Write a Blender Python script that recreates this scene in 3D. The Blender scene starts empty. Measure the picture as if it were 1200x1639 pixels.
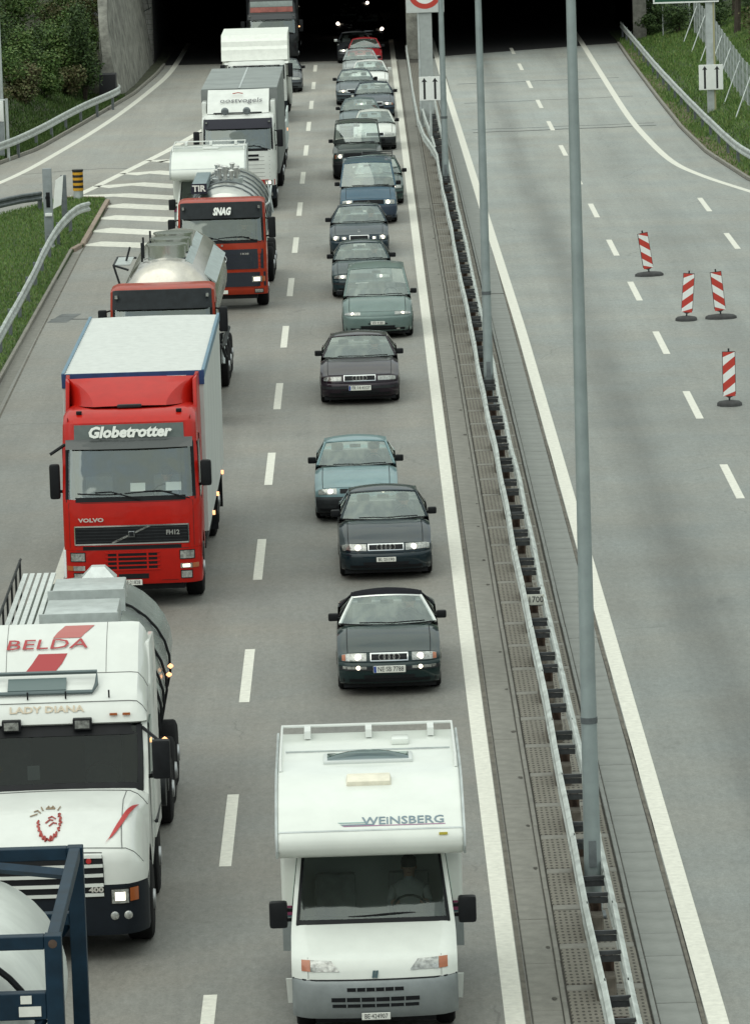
import bpy, bmesh, math, random
import numpy as np
from mathutils import Vector, Matrix
random.seed(11)
RNG = np.random.default_rng(11)
S = bpy.context.scene
COL = S.collection
R = math.radians

# ------------------------------------------------------------------ camera
cd = bpy.data.cameras.new('camera')
cam = bpy.data.objects.new('camera', cd)
COL.objects.link(cam)
S.camera = cam
cd.sensor_fit = 'HORIZONTAL'
cd.sensor_width = 36.0
cd.lens = 36.0 * 8060.0 / 1200.0
cd.clip_start = 1.0
cd.clip_end = 4000.0
_th, _ps, _ro = 0.152672, -0.00044, 0.0315
_f = Vector((math.sin(_ps) * math.cos(_th), math.cos(_ps) * math.cos(_th), -math.sin(_th)))
_r0 = Vector((math.cos(_ps), -math.sin(_ps), 0))
_u0 = _r0.cross(_f)
_r = _r0 * math.cos(_ro) - _u0 * math.sin(_ro)
_u = _r0 * math.sin(_ro) + _u0 * math.cos(_ro)
cam.matrix_world = Matrix(((_r.x, _u.x, -_f.x, 0), (_r.y, _u.y, -_f.y, 0), (_r.z, _u.z, -_f.z, 15.3776), (0, 0, 0, 1)))

# ------------------------------------------------------------------ sky, sun, exposure
SUN_EL, SUN_AZ = R(47), R(-140)       # azimuth measured from +Y towards +X: light comes from there
w = bpy.data.worlds.new('World')
S.world = w
w.use_nodes = True
nt = w.node_tree
nt.nodes.clear()
n_sky = nt.nodes.new('ShaderNodeTexSky')
n_sky.sky_type = 'NISHITA'
n_sky.sun_disc = False
n_sky.sun_elevation = SUN_EL
n_sky.sun_rotation = SUN_AZ
n_sky.air_density = 1.0
n_sky.dust_density = 0.6
n_bg = nt.nodes.new('ShaderNodeBackground')
n_bg.inputs['Strength'].default_value = 0.15
n_out = nt.nodes.new('ShaderNodeOutputWorld')
# a broken overcast: cloud noise over the clear sky
n_tc = nt.nodes.new('ShaderNodeTexCoord')
n_map = nt.nodes.new('ShaderNodeMapping')
n_map.inputs['Scale'].default_value = (1.0, 1.0, 2.4)
n_cl = nt.nodes.new('ShaderNodeTexNoise')
n_cl.inputs['Scale'].default_value = 4.2
n_cl.inputs['Detail'].default_value = 7.0
n_cl.inputs['Roughness'].default_value = 0.6
n_rmp = nt.nodes.new('ShaderNodeValToRGB')
n_rmp.color_ramp.elements[0].position = 0.40
n_rmp.color_ramp.elements[0].color = (0.72, 0.72, 0.72, 1)
n_rmp.color_ramp.elements[1].position = 0.60
n_rmp.color_ramp.elements[1].color = (1, 1, 1, 1)
n_white = nt.nodes.new('ShaderNodeMix')
n_white.data_type = 'RGBA'
n_white.blend_type = 'MULTIPLY'
n_white.inputs[0].default_value = 1.0
n_white.inputs[7].default_value = (0.96, 1.03, 0.93, 1)
n_mix = nt.nodes.new('ShaderNodeMix')
n_mix.data_type = 'RGBA'
lk = nt.links.new
lk(n_tc.outputs['Generated'], n_map.inputs['Vector'])
lk(n_map.outputs[0], n_cl.inputs['Vector'])
lk(n_cl.outputs[0], n_rmp.inputs[0])
# cloud layers are brightest overhead (standard overcast sky)
n_sep = nt.nodes.new('ShaderNodeSeparateXYZ')
lk(n_tc.outputs['Generated'], n_sep.inputs[0])
n_cie = nt.nodes.new('ShaderNodeMath')
n_cie.operation = 'MULTIPLY_ADD'
n_cie.use_clamp = False
n_cie.inputs[1].default_value = 5.6
n_cie.inputs[2].default_value = 2.4
n_pos = nt.nodes.new('ShaderNodeMath')
n_pos.operation = 'MAXIMUM'
n_pos.inputs[1].default_value = 0.0
lk(n_sep.outputs[2], n_pos.inputs[0])
lk(n_pos.outputs[0], n_cie.inputs[0])
n_lum = nt.nodes.new('ShaderNodeMath')
n_lum.operation = 'MULTIPLY'
lk(n_cie.outputs[0], n_lum.inputs[0])
n_lum.inputs[1].default_value = 1.0
lk(n_lum.outputs[0], n_white.inputs[6])
lk(n_rmp.outputs[0], n_mix.inputs[0])
lk(n_sky.outputs[0], n_mix.inputs[6])
lk(n_white.outputs[2], n_mix.inputs[7])
lk(n_mix.outputs[2], n_bg.inputs[0])
lk(n_bg.outputs[0], n_out.inputs[0])

sd = bpy.data.lights.new('sun', 'SUN')
sd.energy = 0.75
sd.angle = R(75)
sd.color = (1.0, 0.98, 0.88)
sun = bpy.data.objects.new('sun', sd)
COL.objects.link(sun)
_sv = Vector((math.sin(SUN_AZ) * math.cos(SUN_EL), math.cos(SUN_AZ) * math.cos(SUN_EL), math.sin(SUN_EL)))
sun.rotation_euler = _sv.to_track_quat('Z', 'Y').to_euler()
sun.location = (-40, 60, 80)

S.view_settings.view_transform = 'Standard'
S.view_settings.look = 'None'
S.view_settings.gamma = 1.0
S.view_settings.exposure = 0.45
S.render.engine = 'CYCLES'
S.cycles.max_bounces = 7
S.cycles.transparent_max_bounces = 12
S.cycles.caustics_reflective = False
S.cycles.caustics_refractive = False
S.cycles.use_denoising = True

# ------------------------------------------------------------------ materials
MATS = {}


def mat(name, col, rough=0.6, metal=0.0, var=0.0, vscale=6.0, bump=0.0, bscale=40.0, coat=0.0, spec=0.5,
        emit=None, estr=0.0, stretch=(1, 1, 1), col2=None, detail=5.0):
    if name in MATS:
        return MATS[name]
    m = bpy.data.materials.new(name)
    m.use_nodes = True
    t = m.node_tree
    b = t.nodes['Principled BSDF']
    c = tuple(col) + (1,)
    b.inputs['Base Color'].default_value = c
    b.inputs['Roughness'].default_value = rough
    b.inputs['Metallic'].default_value = metal
    b.inputs['Specular IOR Level'].default_value = spec
    b.inputs['Coat Weight'].default_value = coat
    b.inputs['Coat Roughness'].default_value = 0.04
    b.inputs['Coat IOR'].default_value = 1.5
    if emit:
        b.inputs['Emission Color'].default_value = tuple(emit) + (1,)
        b.inputs['Emission Strength'].default_value = estr
    if var > 0 or bump > 0 or col2:
        tc = t.nodes.new('ShaderNodeTexCoord')
        mp = t.nodes.new('ShaderNodeMapping')
        mp.inputs['Scale'].default_value = stretch
        t.links.new(tc.outputs['Object'], mp.inputs['Vector'])
    if var > 0 or col2:
        n = t.nodes.new('ShaderNodeTexNoise')
        n.inputs['Scale'].default_value = vscale
        n.inputs['Detail'].default_value = detail
        n.inputs['Roughness'].default_value = 0.62
        t.links.new(mp.outputs[0], n.inputs['Vector'])
        rp = t.nodes.new('ShaderNodeValToRGB')
        rp.color_ramp.elements[0].position = 0.3
        rp.color_ramp.elements[1].position = 0.7
        d = col2 if col2 else tuple(max(0, x * (1 - var)) for x in col)
        rp.color_ramp.elements[0].color = tuple(d) + (1,)
        rp.color_ramp.elements[1].color = tuple(min(1, x * (1 + var * 0.6)) for x in col) + (1,)
        t.links.new(n.outputs[0], rp.inputs[0])
        t.links.new(rp.outputs[0], b.inputs['Base Color'])
    if bump > 0:
        n2 = t.nodes.new('ShaderNodeTexNoise')
        n2.inputs['Scale'].default_value = bscale
        n2.inputs['Detail'].default_value = 4
        t.links.new(mp.outputs[0], n2.inputs['Vector'])
        bp = t.nodes.new('ShaderNodeBump')
        bp.inputs['Strength'].default_value = bump
        bp.inputs['Distance'].default_value = 0.03
        t.links.new(n2.outputs[0], bp.inputs['Height'])
        t.links.new(bp.outputs[0], b.inputs['Normal'])
    MATS[name] = m
    return m


def glass_mat(name, tint, ior=2.55, refl=(0.9, 1.0, 0.97)):
    m = bpy.data.materials.new(name)
    m.use_nodes = True
    t = m.node_tree
    t.nodes.clear()
    o = t.nodes.new('ShaderNodeOutputMaterial')
    tr = t.nodes.new('ShaderNodeBsdfTransparent')
    tr.inputs[0].default_value = tuple(tint) + (1,)
    gl = t.nodes.new('ShaderNodeBsdfGlossy')
    gl.inputs['Color'].default_value = tuple(refl) + (1,)
    gl.inputs['Roughness'].default_value = 0.03
    # slight waviness and dust of a real pane
    tc = t.nodes.new('ShaderNodeTexCoord')
    nz = t.nodes.new('ShaderNodeTexNoise')
    nz.inputs['Scale'].default_value = 1.1
    nz.inputs['Detail'].default_value = 2
    bp = t.nodes.new('ShaderNodeBump')
    bp.inputs['Strength'].default_value = 0.25
    bp.inputs['Distance'].default_value = 0.06
    t.links.new(tc.outputs['Object'], nz.inputs['Vector'])
    t.links.new(nz.outputs[0], bp.inputs['Height'])
    t.links.new(bp.outputs[0], gl.inputs['Normal'])
    # Schlick reflectance, the same from either side of the pane
    f0 = ((ior - 1) / (ior + 1)) ** 2
    ge = t.nodes.new('ShaderNodeNewGeometry')
    dt = t.nodes.new('ShaderNodeVectorMath')
    dt.operation = 'DOT_PRODUCT'
    t.links.new(ge.outputs['Incoming'], dt.inputs[0])
    t.links.new(ge.outputs['Normal'], dt.inputs[1])
    ab = t.nodes.new('ShaderNodeMath')
    ab.operation = 'ABSOLUTE'
    t.links.new(dt.outputs['Value'], ab.inputs[0])
    om = t.nodes.new('ShaderNodeMath')
    om.operation = 'SUBTRACT'
    om.inputs[0].default_value = 1.0
    t.links.new(ab.outputs[0], om.inputs[1])
    pw = t.nodes.new('ShaderNodeMath')
    pw.operation = 'POWER'
    pw.inputs[1].default_value = 5.0
    t.links.new(om.outputs[0], pw.inputs[0])
    fr = t.nodes.new('ShaderNodeMath')
    fr.operation = 'MULTIPLY_ADD'
    fr.inputs[1].default_value = 1.0 - f0
    fr.inputs[2].default_value = f0
    t.links.new(pw.outputs[0], fr.inputs[0])
    mx = t.nodes.new('ShaderNodeMixShader')
    t.links.new(fr.outputs[0], mx.inputs[0])
    t.links.new(tr.outputs[0], mx.inputs[1])
    t.links.new(gl.outputs[0], mx.inputs[2])
    t.links.new(mx.outputs[0], o.inputs[0])
    MATS[name] = m
    return m


def paint(name, col, metal=0.0, dirt=0.12):
    return mat('paint_' + name, col, rough=0.42, metal=metal * 0.6, coat=0.65, spec=0.1, var=dirt, vscale=3.0)


GLASS = glass_mat('window_glass', (0.84, 0.89, 0.87))
GLASS_DARK = glass_mat('dark_window_glass', (0.16, 0.18, 0.18), ior=1.32)
TYRE = mat('tyre_rubber', (0.010, 0.010, 0.011), 0.8, bump=0.2, spec=0.15)
RIM = mat('alloy_rim', (0.35, 0.36, 0.37), 0.35, 0.8, var=0.3)
BLACK = mat('black_plastic', (0.009, 0.010, 0.012), 0.5, var=0.3, spec=0.2)
TRIM = mat('dark_trim', (0.024, 0.027, 0.03), 0.55, var=0.3, spec=0.25)
INNER = mat('cabin_lining', (0.11, 0.116, 0.112), 0.9, var=0.3)
SEAT = mat('seat_cloth', (0.19, 0.20, 0.195), 0.9, var=0.3)
CHROME = mat('chrome', (0.75, 0.76, 0.76), 0.15, 1.0)
LENS = mat('lamp_lens', (0.40, 0.41, 0.39), 0.15, 0.5, coat=1.0, var=0.6, vscale=22)
LIT = mat('lamp_bulb_lit', (1, 0.93, 0.8), 0.4, emit=(1.0, 0.88, 0.66), estr=2.6)
LIT_DIM = mat('lamp_bulb_dipped', (1, 0.93, 0.8), 0.4, emit=(1.0, 0.9, 0.74), estr=1.3)
AMBER = mat('amber_lens', (0.36, 0.10, 0.03), 0.2, coat=1.0)
AMBER_LIT = mat('amber_marker_lit', (0.9, 0.4, 0.15), 0.3, emit=(1.0, 0.45, 0.2), estr=1.6)
REDLENS = mat('red_lens', (0.45, 0.02, 0.02), 0.2, coat=1.0)
PLATE = mat('plate_white', (0.72, 0.73, 0.68), 0.4, var=0.1)
INK = mat('plate_ink', (0.015, 0.015, 0.02), 0.5)
WHITE = paint('white', (0.64, 0.66, 0.63), dirt=0.10)
GALV = mat('galvanised_steel', (0.50, 0.54, 0.54), 0.45, 0.35, var=0.22, vscale=3.0, bump=0.05)
GALV_DARK = mat('weathered_steel', (0.16, 0.18, 0.19), 0.55, 0.5, var=0.35, vscale=5)
STEEL = mat('polished_tank_steel', (0.62, 0.63, 0.61), 0.22, 0.95, var=0.18, vscale=2.0)
ALU = mat('aluminium_panel', (0.58, 0.62, 0.61), 0.38, 0.6, var=0.18, vscale=5.0)
RUST = mat('rusty_steel', (0.09, 0.06, 0.045), 0.8, 0.2, var=0.5, vscale=8)


# ------------------------------------------------------------------ helpers
def tag(o, label=None, cat=None, group=None, kind=None):
    if label:
        o['label'] = label
    if cat:
        o['category'] = cat
    if group:
        o['group'] = group
    if kind:
        o['kind'] = kind
    return o


def thing(name, label, cat, loc=(0, 0, 0), rz=0.0, group=None):
    o = bpy.data.objects.new(name, None)
    o.empty_display_size = 0.3
    COL.objects.link(o)
    o.location = loc
    o.rotation_euler = (0, 0, rz)
    return tag(o, label, cat, group)


def link(name, me, parent=None, loc=None, rot=None):
    o = bpy.data.objects.new(name, me)
    COL.objects.link(o)
    if parent is not None:
        o.parent = parent
    if loc is not None:
        o.location = loc
    if rot is not None:
        o.rotation_euler = rot
    return o


def copy_tree(o, parent=None):
    c = o.copy()
    COL.objects.link(c)
    c.parent = parent
    for ch in list(o.children):
        copy_tree(ch, c)
    return c


class MB:
    """collects shapes into one mesh"""

    def __init__(self):
        self.v, self.f, self.m = [], [], []

    def add(self, vs, fs, mi=0):
        k = len(self.v)
        self.v.extend(tuple(p) for p in vs)
        for f in fs:
            self.f.append(tuple(i + k for i in f))
            self.m.append(mi)
        return self

    def box(self, x0, x1, y0, y1, z0, z1, mi=0):
        v = [(x, y, z) for z in (z0, z1) for y in (y0, y1) for x in (x0, x1)]
        return self.add(v, [(0, 2, 3, 1), (4, 5, 7, 6), (0, 1, 5, 4), (2, 6, 7, 3), (0, 4, 6, 2), (1, 3, 7, 5)], mi)

    def hexa(self, b, t, mi=0):
        """b, t: four bottom and four top corners, counter-clockwise from above"""
        return self.add(list(b) + list(t), [(3, 2, 1, 0), (4, 5, 6, 7), (0, 1, 5, 4), (1, 2, 6, 5), (2, 3, 7, 6), (3, 0, 4, 7)], mi)

    def poly(self, pts, mi=0):
        return self.add(pts, [tuple(range(len(pts)))], mi)

    def grid(self, rows, mi=0, flip=False, closed=False):
        """rows: list of equally long point lists"""
        n, k = len(rows), len(rows[0])
        v = [p for r in rows for p in r]
        f = []
        for i in range(n - 1):
            for j in range(k if closed else k - 1):
                q = (i * k + j, i * k + (j + 1) % k, (i + 1) * k + (j + 1) % k, (i + 1) * k + j)
                f.append(q[::-1] if flip else q)
        return self.add(v, f, mi)

    def loft(self, rings, mi=0, caps=True, flip=False):
        k = len(rings[0])
        n0 = len(self.v)
        self.grid(rings, mi, flip, closed=True)
        if caps:
            a = tuple(n0 + j for j in range(k))
            b = tuple(n0 + (len(rings) - 1) * k + j for j in range(k))
            self.f.append(a if flip else a[::-1])
            self.m.append(mi)
            self.f.append(b[::-1] if flip else b)
            self.m.append(mi)
        return self

    def tube(self, path, r, n=6, mi=0, caps=True):
        path = [Vector(p) for p in path]
        rr = r if isinstance(r, (list, tuple)) else [r] * len(path)
        rings = []
        prev = None
        for i, p in enumerate(path):
            d = (path[min(i + 1, len(path) - 1)] - path[max(i - 1, 0)]).normalized()
            a = Vector((0, 0, 1)) if abs(d.z) < 0.9 else Vector((1, 0, 0))
            if prev is not None:
                a = prev
            u = d.cross(a)
            if u.length < 1e-6:
                u = d.cross(Vector((0, 1, 0)))
            u.normalize()
            v = u.cross(d).normalized()
            prev = v
            rings.append([p + (u * math.cos(2 * math.pi * j / n) + v * math.sin(2 * math.pi * j / n)) * rr[i] for j in range(n)])
        return self.loft(rings, mi, caps)

    def cyl(self, p0, p1, r0, r1=None, n=14, mi=0):
        return self.tube([p0, p1], [r0, r0 if r1 is None else r1], n, mi)

    def prism(self, pts, axis, a0, a1, mi=0):
        """pts: 2D outline in the two other axes (x: (y,z), y: (x,z), z: (x,y))"""
        def P(p, a):
            return (a, p[0], p[1]) if axis == 'x' else (p[0], a, p[1]) if axis == 'y' else (p[0], p[1], a)
        return self.loft([[P(p, a0) for p in pts], [P(p, a1) for p in pts]], mi)

    def lathe(self, prof, axis='x', n=20, c=(0, 0, 0), mi=0):
        """prof: (along, radius) pairs round an axis through c"""
        rings = []
        for a, r in prof:
            ring = []
            for j in range(n):
                t = 2 * math.pi * j / n
                q = (math.cos(t) * r, math.sin(t) * r)
                p = (a, q[0], q[1]) if axis == 'x' else (q[0], a, q[1]) if axis == 'y' else (q[0], q[1], a)
                ring.append((p[0] + c[0], p[1] + c[1], p[2] + c[2]))
            rings.append(ring)
        return self.loft(rings, mi)

    def mesh(self, name, mats, bevel=0.0, seg=2, smooth=35, sub=0, weld=True):
        me = bpy.data.meshes.new(name)
        me.from_pydata([tuple(p) for p in self.v], [], self.f)
        ms = mats if isinstance(mats, (list, tuple)) else [mats]
        for m_ in ms:
            me.materials.append(m_)
        if len(ms) > 1:
            me.polygons.foreach_set('material_index', self.m)
        bm = bmesh.new()
        bm.from_mesh(me)
        if weld:
            bmesh.ops.remove_doubles(bm, verts=bm.verts, dist=0.0004)
        bmesh.ops.recalc_face_normals(bm, faces=bm.faces)
        if bevel > 0:
            ed = [e for e in bm.edges if len(e.link_faces) == 2 and e.calc_face_angle(0) > R(32)]
            bmesh.ops.bevel(bm, geom=ed, offset=bevel, segments=seg, affect='EDGES', clamp_overlap=True, profile=0.6)
        if sub:
            bmesh.ops.subdivide_edges(bm, edges=bm.edges, cuts=sub, use_grid_fill=True)
        bm.to_mesh(me)
        bm.free()
        if smooth:
            me.shade_smooth()
            me.set_sharp_from_angle(angle=R(smooth))
        me.update()
        return me

    def build(self, name, mats, parent=None, loc=None, rot=None, **kw):
        return link(name, self.mesh(name, mats, **kw), parent, loc, rot)


def rbox(name, m, parent, x0, x1, y0, y1, z0, z1, bevel=0.02, seg=2):
    b = min(bevel, 0.45 * min(abs(x1 - x0), abs(y1 - y0), abs(z1 - z0)))
    return MB().box(x0, x1, y0, y1, z0, z1).build(name, m, parent, bevel=b, seg=seg)


def text(name, body, size, m, parent, loc, rot=(R(90), 0, 0), depth=0.002, bold=0.0, shear=0.0, width=None, align='CENTER', space=1.0):
    cu = bpy.data.curves.new(name, 'FONT')
    cu.body = body
    cu.size = size
    cu.extrude = depth
    cu.offset = bold
    cu.shear = shear
    cu.align_x = align
    cu.align_y = 'CENTER'
    cu.space_character = space
    cu.resolution_u = 2
    to = bpy.data.objects.new('lettering_curve', cu)
    COL.objects.link(to)
    dg = bpy.context.evaluated_depsgraph_get()
    me = bpy.data.meshes.new_from_object(to.evaluated_get(dg))
    bpy.data.objects.remove(to)
    bpy.data.curves.remove(cu)
    me.materials.clear()
    me.materials.append(m)
    if width:
        xs = [v.co.x for v in me.vertices]
        k = width / max(1e-6, max(xs) - min(xs))
        for v in me.vertices:
            v.co.x *= k
    return link(name, me, parent, loc, rot)


def lerp(a, b, t):
    return a + (b - a) * t


def smooth01(t):
    t = max(0.0, min(1.0, t))
    return t * t * (3 - 2 * t)
# ------------------------------------------------------------------ surface materials
def road_mat(name, base, lanes, streak, tint=(1, 1, 1)):
    m = bpy.data.materials.new(name)
    m.use_nodes = True
    t = m.node_tree
    N, L = t.nodes.new, t.links.new
    b = t.nodes['Principled BSDF']
    b.inputs['Roughness'].default_value = 0.6
    b.inputs['Specular IOR Level'].default_value = 0.45
    tc = N('ShaderNodeTexCoord')
    sx = N('ShaderNodeSeparateXYZ')
    L(tc.outputs['Object'], sx.inputs[0])

    def noise(scale, st=(1, 1, 1), det=4, rough=0.6):
        mp = N('ShaderNodeMapping')
        mp.inputs['Scale'].default_value = st
        L(tc.outputs['Object'], mp.inputs['Vector'])
        n = N('ShaderNodeTexNoise')
        n.inputs['Scale'].default_value = scale
        n.inputs['Detail'].default_value = det
        n.inputs['Roughness'].default_value = rough
        L(mp.outputs[0], n.inputs['Vector'])
        return n.outputs[0]

    def mth(op, a, b_=0.0, c=0.0):
        n = N('ShaderNodeMath')
        n.operation = op
        for i, q in enumerate((a, b_, c)):
            if isinstance(q, (int, float)):
                n.inputs[i].default_value = q
            else:
                L(q, n.inputs[i])
        return n.outputs[0]
    v = mth('MULTIPLY_ADD', noise(22, det=6, rough=0.85), 1.1, 0.45)              # aggregate speckle
    v = mth('MULTIPLY', v, mth('MULTIPLY_ADD', noise(9, (1, 0.4, 1), 6, 0.95), 1.5, 0.25))
    v = mth('MULTIPLY', v, mth('MULTIPLY_ADD', noise(0.9, (1, 0.25, 1)), 0.36, 0.82))    # wear along the lane
    v = mth('MULTIPLY', v, mth('MULTIPLY_ADD', noise(0.12, (1, 0.35, 1)), 0.5, 0.75))    # large patches
    v = mth('MULTIPLY', v, mth('MULTIPLY_ADD', noise(0.5, (0.05, 0.9, 1), 3), 0.3, 0.85))   # paving runs across
    v = mth('MULTIPLY', v, mth('MULTIPLY_ADD', mth('SMOOTH_MIN', mth('MAXIMUM', mth('MULTIPLY_ADD', sx.outputs[1], 0.0085, -0.8), 0.0), 1.0, 0.2), 0.5, 0.93))   # paler towards the tunnel: distant brightening put into the colour
    v = mth('MULTIPLY', v, mth('MULTIPLY_ADD', noise(2.4, (1, 0.02, 1), 4, 0.7), 0.36, 0.82))      # fine tyre streaks along the lanes
    v = mth('MULTIPLY', v, mth('MULTIPLY_ADD', mth('GREATER_THAN', noise(1.1, (1, 0.5, 1), 3, 0.7), 0.67), -0.10, 1.0))      # drips and blots
    wob = mth('MULTIPLY_ADD', noise(0.25, (0.2, 1, 1), 2), 0.7, -0.35)
    for c, wd, k in lanes:
        d = mth('SUBTRACT', mth('ADD', sx.outputs[0], wob), c)
        g = mth('EXPONENT', mth('MULTIPLY', mth('MULTIPLY', d, d), -1.0 / (wd * wd)))
        v = mth('MULTIPLY', v, mth('MULTIPLY_ADD', mth('MULTIPLY', g, noise(0.3, (0.6, 0.12, 1), 3)), -k * 2, 1.0))
    # hairline cracks in some places
    vo = N('ShaderNodeTexVoronoi')
    vo.feature = 'DISTANCE_TO_EDGE'
    vo.inputs['Scale'].default_value = 0.22
    mp = N('ShaderNodeMapping')
    mp.inputs['Scale'].default_value = (1.6, 0.7, 1)
    nd = N('ShaderNodeTexNoise')
    nd.inputs['Scale'].default_value = 1.5
    nd.inputs['Detail'].default_value = 3
    mxv = N('ShaderNodeMix')
    mxv.data_type = 'VECTOR'
    mxv.inputs[0].default_value = 0.25
    L(tc.outputs['Object'], nd.inputs['Vector'])
    L(tc.outputs['Object'], mxv.inputs[4])
    L(nd.outputs[1], mxv.inputs[5])
    L(mxv.outputs[1], mp.inputs['Vector'])
    L(mp.outputs[0], vo.inputs['Vector'])
    cr = mth('LESS_THAN', vo.outputs[0], 0.0035)
    cr = mth('MULTIPLY', cr, mth('GREATER_THAN', noise(0.16, det=1), 0.60))
    v = mth('MULTIPLY', v, mth('MULTIPLY_ADD', cr, -0.22, 1.0))
    hue = noise(0.35, det=3)
    rp = N('ShaderNodeValToRGB')
    rp.color_ramp.elements[0].position = 0.35
    rp.color_ramp.elements[1].position = 0.65
    rp.color_ramp.elements[0].color = (base * tint[0] * 1.02, base * tint[1], base * tint[2] * 0.95, 1)
    rp.color_ramp.elements[1].color = (base * tint[0] * 0.96, base * tint[1] * 1.0, base * tint[2] * 1.0, 1)
    L(hue, rp.inputs[0])
    mx = N('ShaderNodeMix')
    mx.data_type = 'RGBA'
    mx.blend_type = 'MULTIPLY'
    mx.inputs[0].default_value = 1.0
    cb = N('ShaderNodeCombineColor')
    for i in range(3):
        L(v, cb.inputs[i])
    L(rp.outputs[0], mx.inputs[6])
    L(cb.outputs[0], mx.inputs[7])
    L(mx.outputs[2], b.inputs['Base Color'])
    bp = N('ShaderNodeBump')
    bp.inputs['Strength'].default_value = 0.35
    bp.inputs['Distance'].default_value = 0.01
    L(noise(70, det=3), bp.inputs['Height'])
    L(bp.outputs[0], b.inputs['Normal'])
    return m


def leaf_mat(name, cols):
    m = bpy.data.materials.new(name)
    m.use_nodes = True
    t = m.node_tree
    b = t.nodes['Principled BSDF']
    b.inputs['Roughness'].default_value = 0.6
    b.inputs['Specular IOR Level'].default_value = 0.25
    g = t.nodes.new('ShaderNodeNewGeometry')
    rp = t.nodes.new('ShaderNodeValToRGB')
    cr = rp.color_ramp
    while len(cr.elements) < len(cols):
        cr.elements.new(0.5)
    for i, c in enumerate(cols):
        cr.elements[i].position = i / (len(cols) - 1)
        cr.elements[i].color = tuple(c) + (1,)
    t.links.new(g.outputs['Random Per Island'], rp.inputs[0])
    t.links.new(rp.outputs[0], b.inputs['Base Color'])
    b.inputs['Subsurface Weight'].default_value = 0.0
    return m


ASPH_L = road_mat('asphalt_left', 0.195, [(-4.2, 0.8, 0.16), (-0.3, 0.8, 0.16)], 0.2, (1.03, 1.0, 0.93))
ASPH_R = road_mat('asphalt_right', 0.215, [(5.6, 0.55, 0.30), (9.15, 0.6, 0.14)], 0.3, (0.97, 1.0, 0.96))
LINE = mat('road_paint', (0.66, 0.65, 0.58), 0.6, var=0.16, vscale=9, bump=0.1, detail=8)
LINE_OLD = mat('worn_road_paint', (0.68, 0.67, 0.60), 0.65, var=0.22, vscale=5, detail=8)
CONC = mat('concrete_slab', (0.205, 0.20, 0.178), 0.85, var=0.22, vscale=4, bump=0.2, detail=8)
CONC_R = mat('concrete_gutter', (0.215, 0.225, 0.212), 0.85, var=0.16, vscale=3, bump=0.15, detail=8)
CONC_DIRT = mat('dirty_joint', (0.075, 0.07, 0.06), 0.95, var=0.5, vscale=7)
KERB = mat('kerb_stone', (0.24, 0.23, 0.20), 0.85, var=0.25, vscale=5, bump=0.2)
KERB_PINK = mat('reddish_kerb_stone', (0.30, 0.235, 0.19), 0.85, var=0.2, vscale=5, bump=0.2)
WALLC = mat('rough_concrete', (0.21, 0.21, 0.185), 0.92, var=0.6, vscale=1.6, bump=1.0, bscale=9, detail=9)
WALLB = mat('block_concrete', (0.29, 0.29, 0.27), 0.9, var=0.25, vscale=4, bump=0.3)
TUNNEL_SHADE = mat('tunnel_shade_black', (0.012, 0.012, 0.013), 0.95, var=0.3, vscale=0.6)  # near black: the darkness inside the tunnel is put into the colour
GRASS = mat('grass_ground', (0.045, 0.075, 0.018), 0.95, var=0.45, vscale=1.5, bump=0.6, bscale=18, col2=(0.03, 0.045, 0.015))
SOIL = mat('bank_soil', (0.05, 0.055, 0.03), 0.95, var=0.5, vscale=1.2, bump=0.6, bscale=10)


def perforated(name):
    m = mat(name, (0.19, 0.178, 0.15), 0.9, var=0.18, vscale=5, detail=8)
    t = m.node_tree
    b = t.nodes['Principled BSDF']
    tc = t.nodes.new('ShaderNodeTexCoord')
    mp = t.nodes.new('ShaderNodeMapping')
    mp.inputs['Scale'].default_value = (13.5, 6.2, 1)
    vo = t.nodes.new('ShaderNodeTexVoronoi')
    vo.voronoi_dimensions = '2D'
    vo.inputs['Scale'].default_value = 1.0
    vo.inputs['Randomness'].default_value = 0.12
    lt = t.nodes.new('ShaderNodeMath')
    lt.operation = 'LESS_THAN'
    lt.inputs[1].default_value = 0.27
    src = b.inputs['Base Color'].links[0].from_socket
    mx = t.nodes.new('ShaderNodeMix')
    mx.data_type = 'RGBA'
    mx.inputs[7].default_value = (0.055, 0.05, 0.042, 1)
    t.links.new(tc.outputs['Object'], mp.inputs['Vector'])
    t.links.new(mp.outputs[0], vo.inputs['Vector'])
    t.links.new(vo.outputs[0], lt.inputs[0])
    t.links.new(lt.outputs[0], mx.inputs[0])
    t.links.new(src, mx.inputs[6])
    t.links.new(mx.outputs[2], b.inputs['Base Color'])
    return m


PERF = perforated('perforated_paver')

# ------------------------------------------------------------------ ground and roads
def interp(pts, y):
    """pts: (value, y) sorted by y"""
    if y <= pts[0][1]:
        return pts[0][0]
    for (a, ya), (b, yb) in zip(pts, pts[1:]):
        if y <= yb:
            return lerp(a, b, (y - ya) / (yb - ya))
    return pts[-1][0]


def sheet(name, m, pts, z, parent=None):
    o = MB().poly([(x, y, z) for x, y in pts]).build(name, m, parent, smooth=0)
    return o


g = MB()
g.grid([[(x, y, -0.25) for x in (-1500, -300, -60, 60, 300, 1500)] for y in (-600, 0, 150, 300, 600, 2500)])
tag(g.build('ground', GRASS), kind='structure')

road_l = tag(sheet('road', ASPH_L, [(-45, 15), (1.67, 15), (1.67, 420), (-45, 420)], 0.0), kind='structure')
road_r = tag(sheet('road', ASPH_R, [(3.76, 15), (45, 15), (45, 420), (3.76, 420)], 0.0), kind='structure')


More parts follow.
